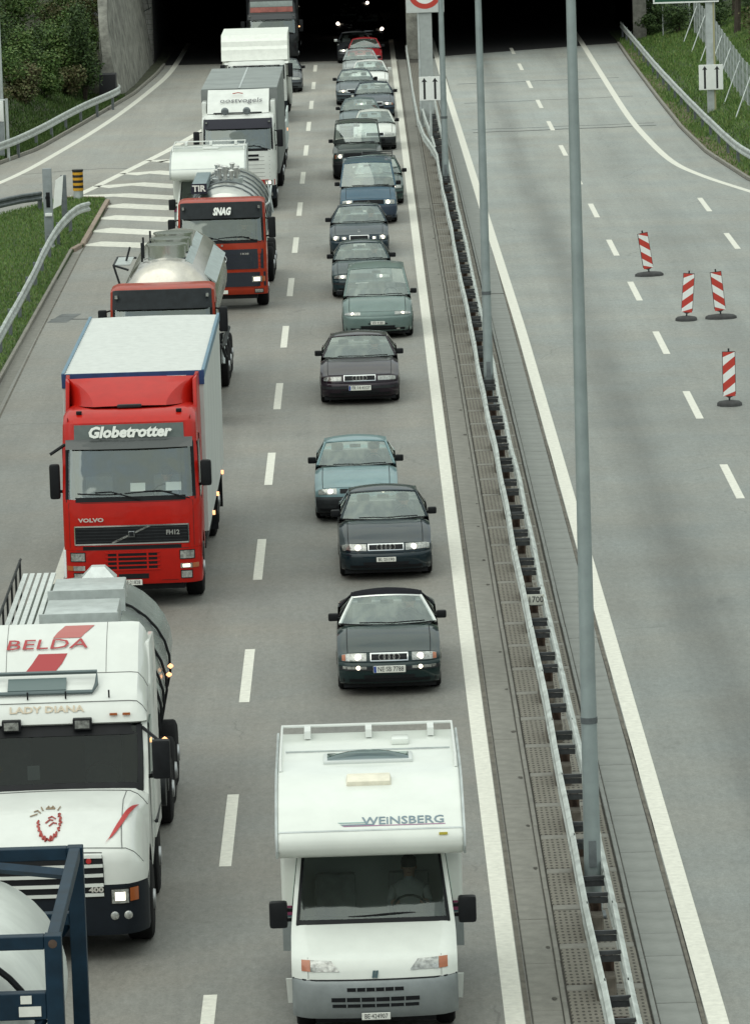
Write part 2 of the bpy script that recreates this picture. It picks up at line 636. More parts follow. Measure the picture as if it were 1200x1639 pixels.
def strip(name, m, parent, path, wd, z=0.004):
    """flat painted strip along a polyline"""
    L_, R_ = [], []
    for i, p in enumerate(path):
        a, b = Vector(path[max(0, i - 1)]), Vector(path[min(len(path) - 1, i + 1)])
        d = (b - a).normalized()
        n = Vector((-d.y, d.x))
        L_.append((p[0] + n.x * wd / 2, p[1] + n.y * wd / 2, z))
        R_.append((p[0] - n.x * wd / 2, p[1] - n.y * wd / 2, z))
    return MB().grid([L_, R_]).build(name, m, parent, smooth=0)


def smooth_path(pts, n=6):
    """Catmull-Rom through 2D points"""
    out = []
    P = [Vector(p) for p in pts]
    for i in range(len(P) - 1):
        p0, p1, p2, p3 = P[max(i - 1, 0)], P[i], P[i + 1], P[min(i + 2, len(P) - 1)]
        for k in range(n):
            t = k / n
            out.append(tuple(0.5 * (2 * p1 + (p2 - p0) * t + (2 * p0 - 5 * p1 + 4 * p2 - p3) * t * t + (3 * p1 - p0 - 3 * p2 + p3) * t ** 3)))
    out.append(tuple(P[-1]))
    return out


strip('edge_line', LINE, road_l, [(1.47, y) for y in range(20, 262, 4)], 0.24)
strip('edge_line', LINE, road_l, [(-6.0, y) for y in range(20, 158, 4)] , 0.2)
strip('edge_line', LINE, road_r, [(interp([(3.90, 20), (3.90, 130), (3.80, 160), (3.62, 220), (3.55, 262)], y), y) for y in range(20, 262, 4)], 0.25)
strip('edge_line', LINE, road_l, smooth_path([(-19.5, 150), (-16.2, 164), (-13.15, 180.4), (-11.70, 194.3), (-10.50, 209.9), (-9.60, 226.4), (-9.12, 240), (-9.0, 262)]), 0.26)
strip('edge_line', LINE, road_r, smooth_path([(11.0, 265), (10.92, 250.6), (10.76, 229.4), (10.60, 205), (10.66, 193), (10.95, 181), (11.6, 174.5), (12.77, 167.8), (14.6, 158), (17.5, 145)]), 0.25)
dm = MB()
dm.grid([[(-0.085, -2.4, 0.004), (0.085, -2.4, 0.004)], [(-0.085, 0, 0.004), (0.085, 0, 0.004)], [(-0.085, 2.4, 0.004), (0.085, 2.4, 0.004)]])
dash_me = dm.mesh('lane_dash', LINE, smooth=0)
for i in range(-1, 15):
    link('lane_dash', dash_me, road_l, (-2.256 + random.uniform(-.01, .01), 70.5 + 12.0 * i, 0))
for i in range(0, 13):
    link('lane_dash', dash_me, road_r, (7.32, 102.6 + 12.03 * i, 0))
for i in range(0, 2):
    link('lane_dash', dash_me, road_r, (10.97, 151.6 + 12.0 * i, 0))
# hatched gore between the ramp and the running lane
strip('hatch_border', LINE_OLD, road_l, [(-10.32, 172.4), (-9.62, 177.1), (-8.79, 183.3), (-8.09, 188.5), (-7.54, 192.7), (-6.99, 197.9), (-6.5, 202.2), (-6.1, 206.5)], 0.3)
for k, (a, b, c) in enumerate([((-7.95, 187.6), (-7.5, 187.9), (-6.6, 186.9)), ((-8.64, 182.2), (-7.7, 182.9), (-6.5, 181.6)),
                ((-9.4, 177.3), (-8.1, 178.1), (-6.4, 176.3)), ((-10.2, 173.6), (-8.5, 173.9), (-6.35, 171.9)),
                ((-8.72, 170.1), (-7.5, 169.1), (-6.3, 168.1)), ((-8.72, 165.8), (-7.4, 164.9), (-6.2, 164.0)),
                ((-8.72, 161.5), (-7.5, 160.5), (-6.2, 159.4)), ((-8.72, 157.0), (-7.4, 156.2), (-6.1, 155.2))]):
    strip('hatch_stripe', LINE_OLD, road_l, [a, b, c], 1.35 if k > 3 else 1.25)
# tar seams across the right carriageway and the ramp
TAR = mat('tar_seam', (0.085, 0.09, 0.088), 0.8, var=0.4, vscale=3)
for y0, w_, dx in ((196.5, 0.3, 0.9), (198.0, 0.16, 0.7), (212.5, 0.15, 1.2), (224.5, 0.22, 1.0)):
    strip('tar_seam', TAR, road_r, [(4.2 + q * 0.9, y0 + dx * q * 0.12 + 0.1 * math.sin(q * 1.9)) for q in range(0, 9)], w_, 0.003)
strip('tar_seam', TAR, road_l, [(-12.6, 183.6), (-11, 184.6), (-9.6, 185.2), (-8.4, 184.7)], 0.10, 0.003)
strip('tar_seam', TAR, road_l, [(-8.7, 136.2), (-7.6, 136.0), (-6.6, 136.6), (-5.6, 136.3)], 0.22, 0.003)
strip('tar_seam', mat('repair_patch', (0.13, 0.14, 0.14), 0.8, var=0.4, vscale=3), road_l, [(-8.5, 135.4), (-8.2, 137.4)], 0.55, 0.0034)

# ------------------------------------------------------------------ median strip
median = tag(sheet('median', CONC_DIRT, [(1.67, 15), (3.76, 15), (3.76, 244), (1.67, 244)], -0.012), kind='structure')
def slab_mesh(x0, x1, ln, h, m, bev=0.008):
    return MB().box(x0, x1, 0, ln - 0.02, -0.06, h).mesh('slab', m, bevel=bev, seg=1)
me_l = slab_mesh(1.69, 2.06, 2.4, 0.004, CONC)
me_r = slab_mesh(3.21, 3.70, 1.2, 0.004, CONC_R)
me_kl = slab_mesh(2.075, 2.135, 4.0, 0.03, CONC)
me_kr = slab_mesh(3.135, 3.195, 4.0, 0.03, CONC_R)
for i in range(48):
    link('gutter_slab', me_l, median, (0, 50 + 2.4 * i, random.uniform(-.004, .003)))
for i in range(70):
    link('gutter_slab', me_r, median, (0, 55 + 1.2 * i, random.uniform(-.004, .003)))
tag(MB().box(1.69, 2.06, 165.3, 243, -0.06, 0.003).build('far_gutter', CONC, median), kind='stuff')
tag(MB().box(3.21, 3.70, 139.2, 243, -0.06, 0.003).build('far_gutter', CONC_R, median), kind='stuff')
for i in range(48):
    link('kerb', me_kl, median, (random.uniform(-.004, .004), 50 + 4.0 * i, 0))
    link('kerb', me_kr, median, (random.uniform(-.004, .004), 50 + 4.0 * i, 0))
me_p = MB().box(0, 0.95, 0, 1.86, -0.06, 0.02).mesh('paver', PERF, bevel=0.01, seg=1)
me_b = MB().box(0, 0.95, 1.88, 2.14, -0.06, 0.022).mesh('paver_band', CONC, bevel=0.01, seg=1)
for i in range(52):
    y = 54.3 + 2.16 * i
    link('paver', me_p, median, (2.155 + random.uniform(-.006, .006), y, random.uniform(-.006, .006)))
    link('paver_band', me_b, median, (2.155, y, random.uniform(-.004, .004)))
tag(MB().box(2.155, 3.11, 166.8, 240, -0.06, 0.02).build('far_pavers', PERF, median), kind='stuff')
# narrow worn asphalt joints beside the slabs
strip('worn_joint', mat('worn_asphalt_edge', (0.13, 0.12, 0.10), 0.95, var=0.5, vscale=3), road_l, [(1.632, y) for y in range(20, 243, 3)], 0.06, 0.003)
strip('worn_joint', MATS['worn_asphalt_edge'], median, [(3.735 + random.uniform(-.012, .012), y) for y in range(20, 243, 2)], 0.055, 0.0)
# drain dots
for i in range(30):
    y = 60 + 3.4 * i + random.uniform(-0.6, 0.6)
    s_ = random.uniform(0.02, 0.045)
    x_ = 1.99 + random.uniform(-.02, .03)
    MB().poly([(x_ + s_ * math.cos(a * 1.05) * random.uniform(.7, 1.2), y + 2.2 * s_ * math.sin(a * 1.05) * random.uniform(.6, 1.3), 0.0085) for a in range(6)]).build('stain', CONC_DIRT, median, smooth=0)

# ------------------------------------------------------------------ guard rails
WB = [(0, .44), (.045, .47), (.05, .53), (0, .575), (0, .62), (.05, .665), (.045, .725), (0, .755)]


def rail_beams(parent, path, side, m, base=None, name='beam', seg=4.0, h=0.0):
    """W-profile beams along a 2D path, one object per length; side=+1 faces right of travel"""
    P = [Vector(p) for p in path]
    # resample
    acc = [0.0]
    for a, b in zip(P, P[1:]):
        acc.append(acc[-1] + (b - a).length)

    def at(s):
        for i in range(len(P) - 1):
            if s <= acc[i + 1] or i == len(P) - 2:
                t = (s - acc[i]) / max(1e-6, acc[i + 1] - acc[i])
                d = (P[i + 1] - P[i]).normalized()
                return P[i] + (P[i + 1] - P[i]) * t, d
    s = 0.0
    tot = acc[-1]
    pts = []
    while s < tot - 0.3:
        e = min(s + seg + 0.12, tot)
        b = MB()
        rings = []
        nk = 4
        for k in range(nk + 1):
            p, d = at(lerp(s, e, k / nk))
            n = Vector((d.y, -d.x)) * side
            z0 = (base(p.x, p.y) if base else 0.0) + h
            o = 0.006 * (int(s / seg) % 2)
            rings.append([(p.x + n.x * (u + o), p.y + n.y * (u + o), z + z0) for u, z in WB] + [(p.x + n.x * (u + o - .022), p.y + n.y * (u + o - .022), z + z0) for u, z in WB[::-1]])
        b.loft(rings).build(name, m, parent, smooth=30)
        pts.append(at(s))
        s += seg
    return pts


RAILM = mat('rail_zinc', (0.44, 0.475, 0.455), 0.55, 0.1, var=0.35, vscale=2.5)
mr = thing('median_guard_rail', 'double galvanised guard rail with cross bars running down the paved median', 'guard rail', (2.65, 60, 0))
def abs_child(o, root):
    o.parent = root
    o.matrix_parent_inverse = Matrix.Translation(-Vector(root.location))
    return o


class Root:
    """parents parts built in world coordinates"""

    def __init__(self, root):
        self.r = root


_old_link = link
def link(name, me, parent=None, loc=None, rot=None):
    if isinstance(parent, Root):
        o = _old_link(name, me, None, loc, rot)
        return abs_child(o, parent.r)
    return _old_link(name, me, parent, loc, rot)


MR = Root(mr)
jit = lambda k: 0.008 * math.sin(k * 1.7) + 0.012 * math.sin(k * 0.63 + 1)
rail_beams(MR, [(2.50 + jit(y * .4), y) for y in range(46, 180, 2)] + [(2.42, 181.5), (2.2, 187), (2.08, 194), (2.05, 210), (2.08, 226), (2.1, 242)], -1, RAILM)
rail_beams(MR, [(2.82 + jit(y * .4 + 2), y) for y in range(46, 160, 2)] + [(2.84, 162), (2.84, 190), (2.86, 206)], 1, RAILM)
rail_beams(MR, [(2.50, 181.0), (2.47, 186), (2.36, 195), (2.28, 204)], -1, RAILM)
pm = MB().box(-0.035, 0.035, -0.14, 0.14, 0.02, 0.50).box(-0.07, 0.07, -0.14, -0.125, 0.02, 0.50).box(-0.07, 0.07, 0.125, 0.14, 0.02, 0.50).mesh('post', RUST, smooth=0)
sm = MB().box(-0.14, 0.14, -0.022, 0.022, 0.61, 0.66).box(-0.14, 0.14, -0.004, 0.004, 0.52, 0.60).mesh('spacer', mat('dark_bracket', (0.075, 0.08, 0.085), 0.6, 0.4, var=0.3), smooth=0)
fo = MB().box(-0.12, 0.12, -0.45, 0.45, -0.02, 0.30).mesh('post_foot', mat('post_footing', (0.13, 0.115, 0.095), 0.9, var=0.5), bevel=0.02, seg=1)
for i in range(46):
    y = 56.6 + 3.2 * i
    link('spacer', sm, MR, (2.66, y + random.uniform(-.07, .07), random.uniform(-.015, .012)), (random.uniform(-.06, .06), 0, random.uniform(-.08, .08)))
    link('spacer', sm, MR, (2.66, y + 1.1 + random.uniform(-.07, .07), random.uniform(-.015, .012)), (random.uniform(-.06, .06), 0, random.uniform(-.08, .08)))
    link('post', pm, MR, (2.66, y + 0.55, 0))
    link('post_foot', fo, MR, (2.62, y + 0.55, 0.02))
# kilometre plate fixed between the rails
kp = MB().box(-0.15, 0.15, -0.01, 0.01, 0.62, 0.80).build('number_plate', mat('km_plate', (0.55, 0.56, 0.5), 0.5, var=0.2), MR, (2.66, 84.9, 0))
text('lettering', '1700', 0.15, INK, kp, (0, -0.013, 0.71), width=0.24)

KERB_L = [(-30, 140), (-26, 150), (-21, 162), (-17.5, 172), (-15.2, 180), (-13.72, 188.7), (-12.68, 194.7), (-11.65, 206.9), (-10.66, 219.0), (-10.22, 224.6), (-9.73, 237.0), (-9.6, 244), (-9.55, 262)]
KERB_R = [(30, 100), (22, 130), (18, 144), (14.8, 160), (13.1, 171.5), (12.45, 183.5), (12.28, 195.4), (12.34, 212.6), (12.50, 235.3), (12.66, 250), (12.7, 262)]


def z_left(x, y):
    d = interp(KERB_L, y) - x
    if d <= 0:
        return 0.0
    return 0.10 + 0.04 * min(d, 1.3) + 0.62 * max(0.0, d - 1.3) - 0.012 * max(0, d - 8) ** 2 * (d < 20)


def z_right(x, y):
    d = x - interp(KERB_R, y)
    if d <= 0:
        return 0.0
    return 0.08 + 0.05 * min(d, 0.9) + 0.26 * max(0.0, d - 0.9)


def bank(name, fn, kerb, sgn, y0, y1, dmax, m):
    rows = []
    ys = np.arange(y0, y1 + .01, 1.5)
    ds = [0, 0.06, 0.5, 1.0, 1.4, 2, 2.7, 3.5, 4.5, 6, 8, 10, 13, 17, 22]
    ds = [q for q in ds if q <= dmax]
    for y in ys:
        k = interp(kerb, y)
        rows.append([(k - sgn * d, y, fn(k - sgn * max(d, 1e-4), y) + (0.05 * math.sin(d * 3 + y * .7) if d > 1.5 else 0) - (0.14 if d == 0 else 0)) for d in ds])
    return tag(MB().grid(rows).build(name, m, smooth=60), kind='structure')


bank('left_bank', z_left, KERB_L, 1, 141, 258.5, 22, SOIL)
bank('right_bank', z_right, KERB_R, -1, 101, 260, 22, GRASS)
# kerb stones of the ramp and of the right verge
for kb, z0, x_off, rng in ((KERB_L, 0.12, 0.0, (178, 244)), (KERB_R, 0.11, 0.0, (160, 250))):
    par = tag(strip('kerb_bed', CONC_DIRT, None, [(interp(kb, y), y) for y in range(rng[0], rng[1], 2)], 0.16, 0.006), kind='structure')
    par.name = 'kerb_bed'
    y = rng[0]
    while y < rng[1] - 1:
        a, b = interp(kb, y), interp(kb, y + 1.98)
        MB().hexa([(a - .055, y, -.02), (a + .055, y, -.02), (b + .055, y + 1.98, -.02), (b - .055, y + 1.98, -.02)],
                  [(a - .05, y, z0), (a + .05, y, z0), (b + .05, y + 1.98, z0), (b - .05, y + 1.98, z0)]).build('kerb_stone', KERB, par, smooth=0)
        y += 2.0
# grassy gore island
GORE = [(-9.15, 60), (-9.16, 123), (-9.10, 154.3), (-8.86, 155.9), (-8.78, 163), (-8.77, 171.2), (-9.0, 172.1), (-10.3, 172.6), (-11.4, 169.4), (-12.9, 165), (-15.3, 157), (-19, 145), (-24, 130), (-30, 110), (-30, 60)]
gi = MB()
gi.poly([(x, y, 0.09) for x, y in GORE])
gi.grid([[(x, y, 0.09) for x, y in GORE + GORE[:1]], [(x, y, -0.02) for x, y in GORE + GORE[:1]]])
gore = tag(gi.build('grass_island', GRASS, smooth=0), kind='structure')
for (a, b, m_) in [((-9.15, 110), (-9.12, 154.3), KERB), ((-8.84, 156), (-8.77, 171.1), KERB_PINK), ((-8.98, 172.15), (-10.3, 172.68), KERB_PINK), ((-9.06, 154.45), (-8.88, 155.85), KERB_PINK)]:
    A, B = Vector(a), Vector(b)
    n = max(1, round((B - A).length / 2.0))
    wd = 0.14 if m_ is KERB_PINK else 0.08
    for i in range(n):
        p, q = A.lerp(B, (i + .005) / n), A.lerp(B, (i + .995) / n)
        d = (q - p).normalized()
        s_ = Vector((-d.y, d.x)) * wd
        o_ = Vector((d.y, -d.x)) * 0.01
        MB().hexa([(*(p + o_), -.02), (*(q + o_), -.02), (*(q + s_), -.02), (*(p + s_), -.02)], [(*(p + o_), .125), (*(q + o_), .125), (*(q + s_), .125), (*(p + s_), .125)]).build('kerb_stone', m_, gore, bevel=0.012, seg=1)
strip('shoulder_joint', MATS['worn_asphalt_edge'], road_l, [(-8.72, 171), (-8.84, 154), (-8.80, 132), (-8.68, 110), (-8.68, 60)], 0.05, 0.003)
strip('concrete_gutter', CONC, road_l, [(-8.97, 60), (-8.97, 110), (-8.98, 132), (-8.99, 154)], 0.26, 0.0025)


def post_rail(name, label, path, side, base, seg=4.0, m=RAILM):
    t = thing(name, label, 'guard rail', (path[0][0], path[0][1], 0))
    RT = Root(t)
    pts = rail_beams(RT, path, side, m, base, seg=seg)
    pm_ = MB().box(-0.05, 0.05, -0.06, 0.06, -0.15, 0.70).mesh('post', GALV_DARK, smooth=0)
    for p, d in pts:
        n = Vector((d.y, -d.x)) * side
        link('post', pm_, RT, (p.x - n.x * 0.09, p.y - n.y * 0.09, base(p.x, p.y)), (0, 0, math.atan2(d.y, d.x) + math.pi / 2))
    return t


flat09 = lambda x, y: 0.09
post_rail('guard_rail', 'galvanised guard rail curving along the ramp below the shrub bank', smooth_path([(-21.2, 160.5), (-17.7, 171.5), (-15.5, 178.8), (-13.75, 187.2), (-12.78, 194.3), (-11.72, 206.1), (-10.82, 213.7), (-10.52, 216.8), (-10.62, 218.6)], 4), 1, lambda x, y: 0.12)
post_rail('guard_rail', 'galvanised guard rail sloping beside the grass island near the hatched gore', smooth_path([(-9.55, 96), (-9.45, 110), (-9.40, 122.3), (-9.45, 138.7), (-9.58, 150), (-9.52, 157), (-9.30, 161.1), (-8.98, 162.3)], 4), 1, flat09)
post_rail('guard_rail', 'galvanised guard rail along the green verge of the empty carriageway', smooth_path([(13.0, 254), (12.95, 240), (12.85, 216.5), (12.95, 187.6), (13.3, 173.3), (14.9, 160.5), (17.9, 146)], 5), 1, lambda x, y: 0.12)
post_rail('guard_rail', 'low dark guard rail at the back edge of the grass island by the ramp', smooth_path([(-10.9, 168.3), (-11.6, 167.3), (-12.9, 163.6), (-14.8, 156.5), (-17, 149)], 4), -1, lambda x, y: -0.05, m=GALV_DARK)

# ------------------------------------------------------------------ tunnel and walls
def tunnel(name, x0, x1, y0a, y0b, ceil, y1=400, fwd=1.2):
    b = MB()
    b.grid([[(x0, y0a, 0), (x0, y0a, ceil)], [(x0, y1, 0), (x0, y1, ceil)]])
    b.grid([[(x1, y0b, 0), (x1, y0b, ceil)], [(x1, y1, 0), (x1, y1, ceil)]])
    b.grid([[(x0, y0a - fwd, ceil), (x1, y0b - fwd, ceil)], [(x0, y1, ceil), (x1, y1, ceil)]])  # ceiling juts out above the view, added to darken the mouth
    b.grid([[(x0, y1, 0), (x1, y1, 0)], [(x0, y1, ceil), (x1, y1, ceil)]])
    b.grid([[(x0, y0a + 0.2, 0.0035), (x1, y0b + 0.2, 0.0035)], [(x0, y1, 0.0035), (x1, y1, 0.0035)]])  # black sheet over the roadway paints the tunnel shade
    return tag(b.build(name, TUNNEL_SHADE, smooth=0), kind='structure')


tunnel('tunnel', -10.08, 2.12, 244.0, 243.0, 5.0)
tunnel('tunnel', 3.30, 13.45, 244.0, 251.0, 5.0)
pt = thing('tunnel_portal', 'grey concrete portal with pier between two black tunnel mouths', 'tunnel portal', (2.7, 243, 0))
PT = Root(pt)
MB().box(2.12, 3.30, 243.0, 262, 0.0, 5.0).build('pier', WALLC, PT, bevel=0.02)
MB().hexa([(-11.6, 242.6, 5.0), (3.30, 241.7, 5.0), (3.3, 262, 5.0), (-11.6, 262, 5.0)], [(-11.6, 242.6, 9), (3.30, 241.7, 9), (3.3, 262, 9), (-11.6, 262, 9)]).build('lintel', WALLC, PT)
MB().hexa([(3.31, 242.6, 5.0), (15.5, 250.6, 5.0), (15.5, 268, 5.0), (3.31, 262, 5.0)], [(3.31, 242.6, 9), (15.5, 250.6, 9), (15.5, 268, 9), (3.31, 262, 9)]).build('lintel', WALLC, PT)
MB().hexa([(13.45, 250.6, 0), (14.1, 250.4, 0), (14.1, 268, 0), (13.45, 268, 0)], [(13.45, 250.6, 5.0), (14.1, 250.4, 5.0), (14.1, 268, 5.0), (13.45, 268, 5.0)]).build('side_pillar', WALLC, PT, bevel=0.02)
# left portal cheek, laid in courses of blocks
ck = MB().box(-11.5, -10.09, 244.35, 262, 0, 5.0).build('cheek_wall', CONC_DIRT, PT, smooth=0)
for r_ in range(20):
    for c_ in range(3):
        x0 = -11.5 + c_ * 0.58 - (0.29 if r_ % 2 else 0)
        x1 = min(x0 + 0.565, -10.085)
        x0 = max(x0, -11.5)
        if x1 - x0 > 0.08:
            MB().box(x0, x1, 244.25 + random.uniform(0, .015), 244.36, 0.25 * r_ + .008, 0.25 * r_ + 0.242).build('block', WALLB, ck, smooth=0)
# battered wing wall along the ramp
ww = thing('wing_wall', 'rough leaning concrete retaining wall left of the tunnel mouth', 'wall', (-10.5, 232, 0))
WW = Root(ww)
rows = []
for i in range(25):
    y = lerp(220.6, 244.3, i / 24)
    bx = interp([(-10.72, 220.6), (-10.35, 230), (-10.12, 244.3)], y)
    hh = interp([(1.9, 220.6), (3.5, 221.6), (5.3, 224), (6.6, 232), (7.2, 244.3)], y)
    rows.append([(bx - 0.13 * z + 0.02 * math.sin(y * 2.1 + z * 3), y, z) for z in [hh * q / 8 for q in range(9)]] + [(bx - 0.13 * hh - 0.4, y, hh), (bx - 0.9, y, 0)])
MB().loft(rows).build('wall_face', WALLC, WW, smooth=50)
MB().box(-11.5, -10.78, 219.3, 220.55, 0, 1.25).build('drain_box', mat('black_opening', (0.02, 0.021, 0.024), 0.9), WW, bevel=0.02)
hr = thing('handrail', 'dark thin handrail slanting across the blocks beside the left tunnel mouth', 'handrail', (-10.3, 244, 0))
HR = Root(hr)
DK = mat('dark_pipe', (0.035, 0.037, 0.04), 0.6, 0.3)
MB().tube([(-10.42, 243.85, 1.15), (-11.35, 243.85, 4.9)], 0.03, 6).build('rail_bar', DK, HR)
MB().tube([(-10.30, 243.8, 1.25), (-11.2, 243.8, 5.1)], 0.022, 6).build('rail_bar', DK, HR)
MB().tube([(-10.7, 243.82, 2.55), (-10.12, 243.82, 2.85)], 0.025, 6).build('rail_bar', DK, HR)
for q in (0.0, 0.27):
    MB().tube([(-10.5 + q, 243.82, 2.7), (-10.82 + q, 243.82, 5.0)], 0.02, 6).build('rail_post', DK, HR)

# the wooded hill the tunnels run into; out of view, added for bonnet reflections
rows = []
for j in range(13):
    v = j / 12
    rows.append([(x, 262 + 260 * v + 8 * math.sin(x * .03), 8.8 + 78 * v ** .8 * (1 + .18 * math.sin(x * .021 + 1)) + 1.5 * math.sin(x * .2 + j)) for x in range(-320, 321, 20)])
tag(MB().grid(rows).build('added_unseen_hill', mat('added_hill_woods', (.03, .05, .018), .95, var=.5, vscale=.15, bump=.8, bscale=.6), smooth=60), kind='structure')
# ------------------------------------------------------------------ vegetation
def leaf_cloud(centres, n, size, flat=0.0):
    """n small leaves spread through ellipsoids (cx,cy,cz,rx,ry,rz)"""
    C = np.array(centres)
    wts = (C[:, 3] * C[:, 4] * C[:, 5]) ** 0.66
    idx = RNG.choice(len(C), n, p=wts / wts.sum())
    d = RNG.normal(size=(n, 3))
    d /= np.linalg.norm(d, axis=1)[:, None]
    rad = RNG.uniform(0.25, 1.0, n) ** 0.55
    rad *= 1 + 0.22 * RNG.normal(size=n) * 0.6
    p = C[idx, :3] + d * rad[:, None] * C[idx, 3:6]
    a = RNG.normal(size=(n, 3))
    a[:, 2] *= 0.6
    a /= np.linalg.norm(a, axis=1)[:, None]
    b = np.cross(a, d + 0.6 * RNG.normal(size=(n, 3)))
    b /= np.linalg.norm(b, axis=1)[:, None] + 1e-9
    s = size * RNG.uniform(0.55, 1.35, n)[:, None]
    q = np.stack([p - a * s * .5, p + b * s * .30, p + a * s * .6, p - b * s * .30], 1).reshape(-1, 3)
    return q, np.arange(4 * n).reshape(-1, 4)


def mesh_np(name, v, f, m):
    me = bpy.data.meshes.new(name)
    k = f.shape[1]
    me.vertices.add(len(v))
    me.vertices.foreach_set('co', v.astype(np.float32).ravel())
    me.loops.add(f.size)
    me.loops.foreach_set('vertex_index', f.astype(np.int32).ravel())
    me.polygons.add(len(f))
    me.polygons.foreach_set('loop_start', np.arange(0, f.size, k, dtype=np.int32))
    me.polygons.foreach_set('loop_total', np.full(len(f), k, dtype=np.int32))
    me.update(calc_edges=True)
    me.materials.append(m)
    return me


LEAF = [leaf_mat('leaf_green', [(0.035, 0.075, 0.018), (0.06, 0.115, 0.026), (0.095, 0.16, 0.042), (0.15, 0.20, 0.07)]),
        leaf_mat('leaf_dark', [(0.018, 0.038, 0.012), (0.035, 0.066, 0.02), (0.055, 0.095, 0.03), (0.085, 0.13, 0.045)]),
        leaf_mat('leaf_brown', [(0.05, 0.05, 0.022), (0.10, 0.085, 0.04), (0.08, 0.115, 0.036), (0.14, 0.13, 0.065)]),
        leaf_mat('leaf_pale', [(0.075, 0.125, 0.035), (0.13, 0.19, 0.06), (0.20, 0.24, 0.095), (0.10, 0.15, 0.045)])]
BARK = mat('bark', (0.06, 0.048, 0.036), 0.9, var=0.4, vscale=6)


def shrub(name, label, x, y, z, r, h, kind, n, group, leaf=0.13, cat='shrub'):
    t = thing(name, label, cat, (x, y, z), random.uniform(0, 6), group)
    cs = []
    for k in range(9):
        a = random.uniform(0, 6.28)
        q = random.uniform(0.15, 0.72) * r
        cs.append((q * math.cos(a), q * math.sin(a), h * random.uniform(0.22, 0.8), r * random.uniform(.28, .5), r * random.uniform(.28, .5), h * random.uniform(.16, .3)))
    v, f = leaf_cloud(cs, n, leaf)
    v[:, 2] = np.abs(v[:, 2])
    link('foliage', mesh_np('foliage', v, f, LEAF[kind]), t)
    b = MB()
    for c in cs[:6]:
        b.tube([(0, 0, -0.3), (c[0] * .35, c[1] * .35, c[2] * .5), (c[0], c[1], c[2] * 1.1)], [0.05, 0.035, 0.012], 5)
    b.build('stem', BARK, t)
    return t


G1 = 'shrubs crowding the bank left of the tunnel'
lab = ['mid green leafy shrub on the bank left of the tunnel wall', 'dark leafy shrub on the bank left of the tunnel wall', 'brownish twiggy shrub on the bank left of the tunnel wall', 'pale green shrub with larger light leaves on the left bank']
ORD = ['first', 'second', 'third', 'fourth', 'fifth', 'sixth', 'seventh', 'eighth', 'ninth', 'tenth', 'eleventh', 'twelfth', 'thirteenth', 'fourteenth']
short = ['mid green leafy shrub', 'dark leafy shrub', 'brownish twiggy shrub', 'pale green large-leaved shrub']
spots = []
for y, d, r, k in [(190, 2.6, 1.3, 0), (194, 3.1, 1.5, 3), (199, 2.5, 1.3, 2), (204, 3.2, 1.5, 0), (208.5, 2.4, 1.2, 2), (213, 2.3, 1.3, 0), (217, 1.9, 1.1, 2), (219.2, 2.1, 1.4, 0), (218.2, 1.35, 1.05, 1),
                   (198, 4.8, 1.7, 3), (204, 5.2, 1.8, 1), (210, 4.4, 1.7, 1), (216, 3.6, 1.6, 0), (220, 3.0, 1.7, 1), (222.5, 2.7, 2.0, 0), (224, 2.9, 1.5, 0), (229, 3.6, 1.6, 0), (234, 3.7, 1.7, 2), (240, 4.4, 1.8, 0),
                   (203, 7.4, 2.0, 0), (210, 7.0, 2.0, 1), (217, 6.2, 2.0, 1), (224, 5.6, 2.0, 0), (230, 6.4, 2.1, 1), (238, 7.0, 2.2, 2), (245, 6.6, 2.2, 0), (215, 9.2, 2.3, 3), (226, 9, 2.4, 0), (236, 9.8, 2.6, 1)]:
    spots.append((0 if len(spots) < 9 else 1 if len(spots) < 19 else 2, y, d, r, k))
for row in range(3):
  for num, (_, y, d, r, k) in enumerate(sorted((s for s in spots if s[0] == row), key=lambda s: -s[1])):
    x = interp(KERB_L, y) - d
    hh_ = 4.6 if y == 218.2 else 3.6 if y == 219.2 else r * 1.55
    shrub('shrub', short[k] + ', ' + ORD[num] + ' from the tunnel in the ' + ('lowest row above the ramp rail', 'middle row of the left bank', 'top row of the left bank')[row], x, y, z_left(x, y) - 0.1, r, hh_, k, 4200, G1)
lab2 = 'dark shrub behind the wire fence beside the right tunnel mouth'
for num, (y, d, r, k) in enumerate(sorted([(243, 4.2, 1.5, 1), (247, 2.9, 1.3, 1), (250.5, 1.75, 0.85, 1), (253, 2.2, 1.3, 1), (252, 2.6, 1.6, 1), (252, 4.6, 1.8, 1), (256, 4.0, 2.0, 1), (238, 6.0, 1.8, 1), (245, 6.4, 2.0, 1), (232, 6.2, 1.6, 2), (226, 6.4, 1.5, 1), (220, 5.6, 1.3, 2), (255, 7.5, 2.4, 1)], key=lambda s: interp(KERB_R, s[0]) + s[1])):
    x = interp(KERB_R, y) + d
    shrub('shrub', 'dark shrub behind the wire fence, ' + ORD[num] + ' rightwards from the right tunnel pillar', x, y, z_right(x, y) - 0.1, r, r * 1.5, k, 2600, 'dark shrubs behind the right fence', 0.12)  # dark leaves: the overhang's shade is put into their colour
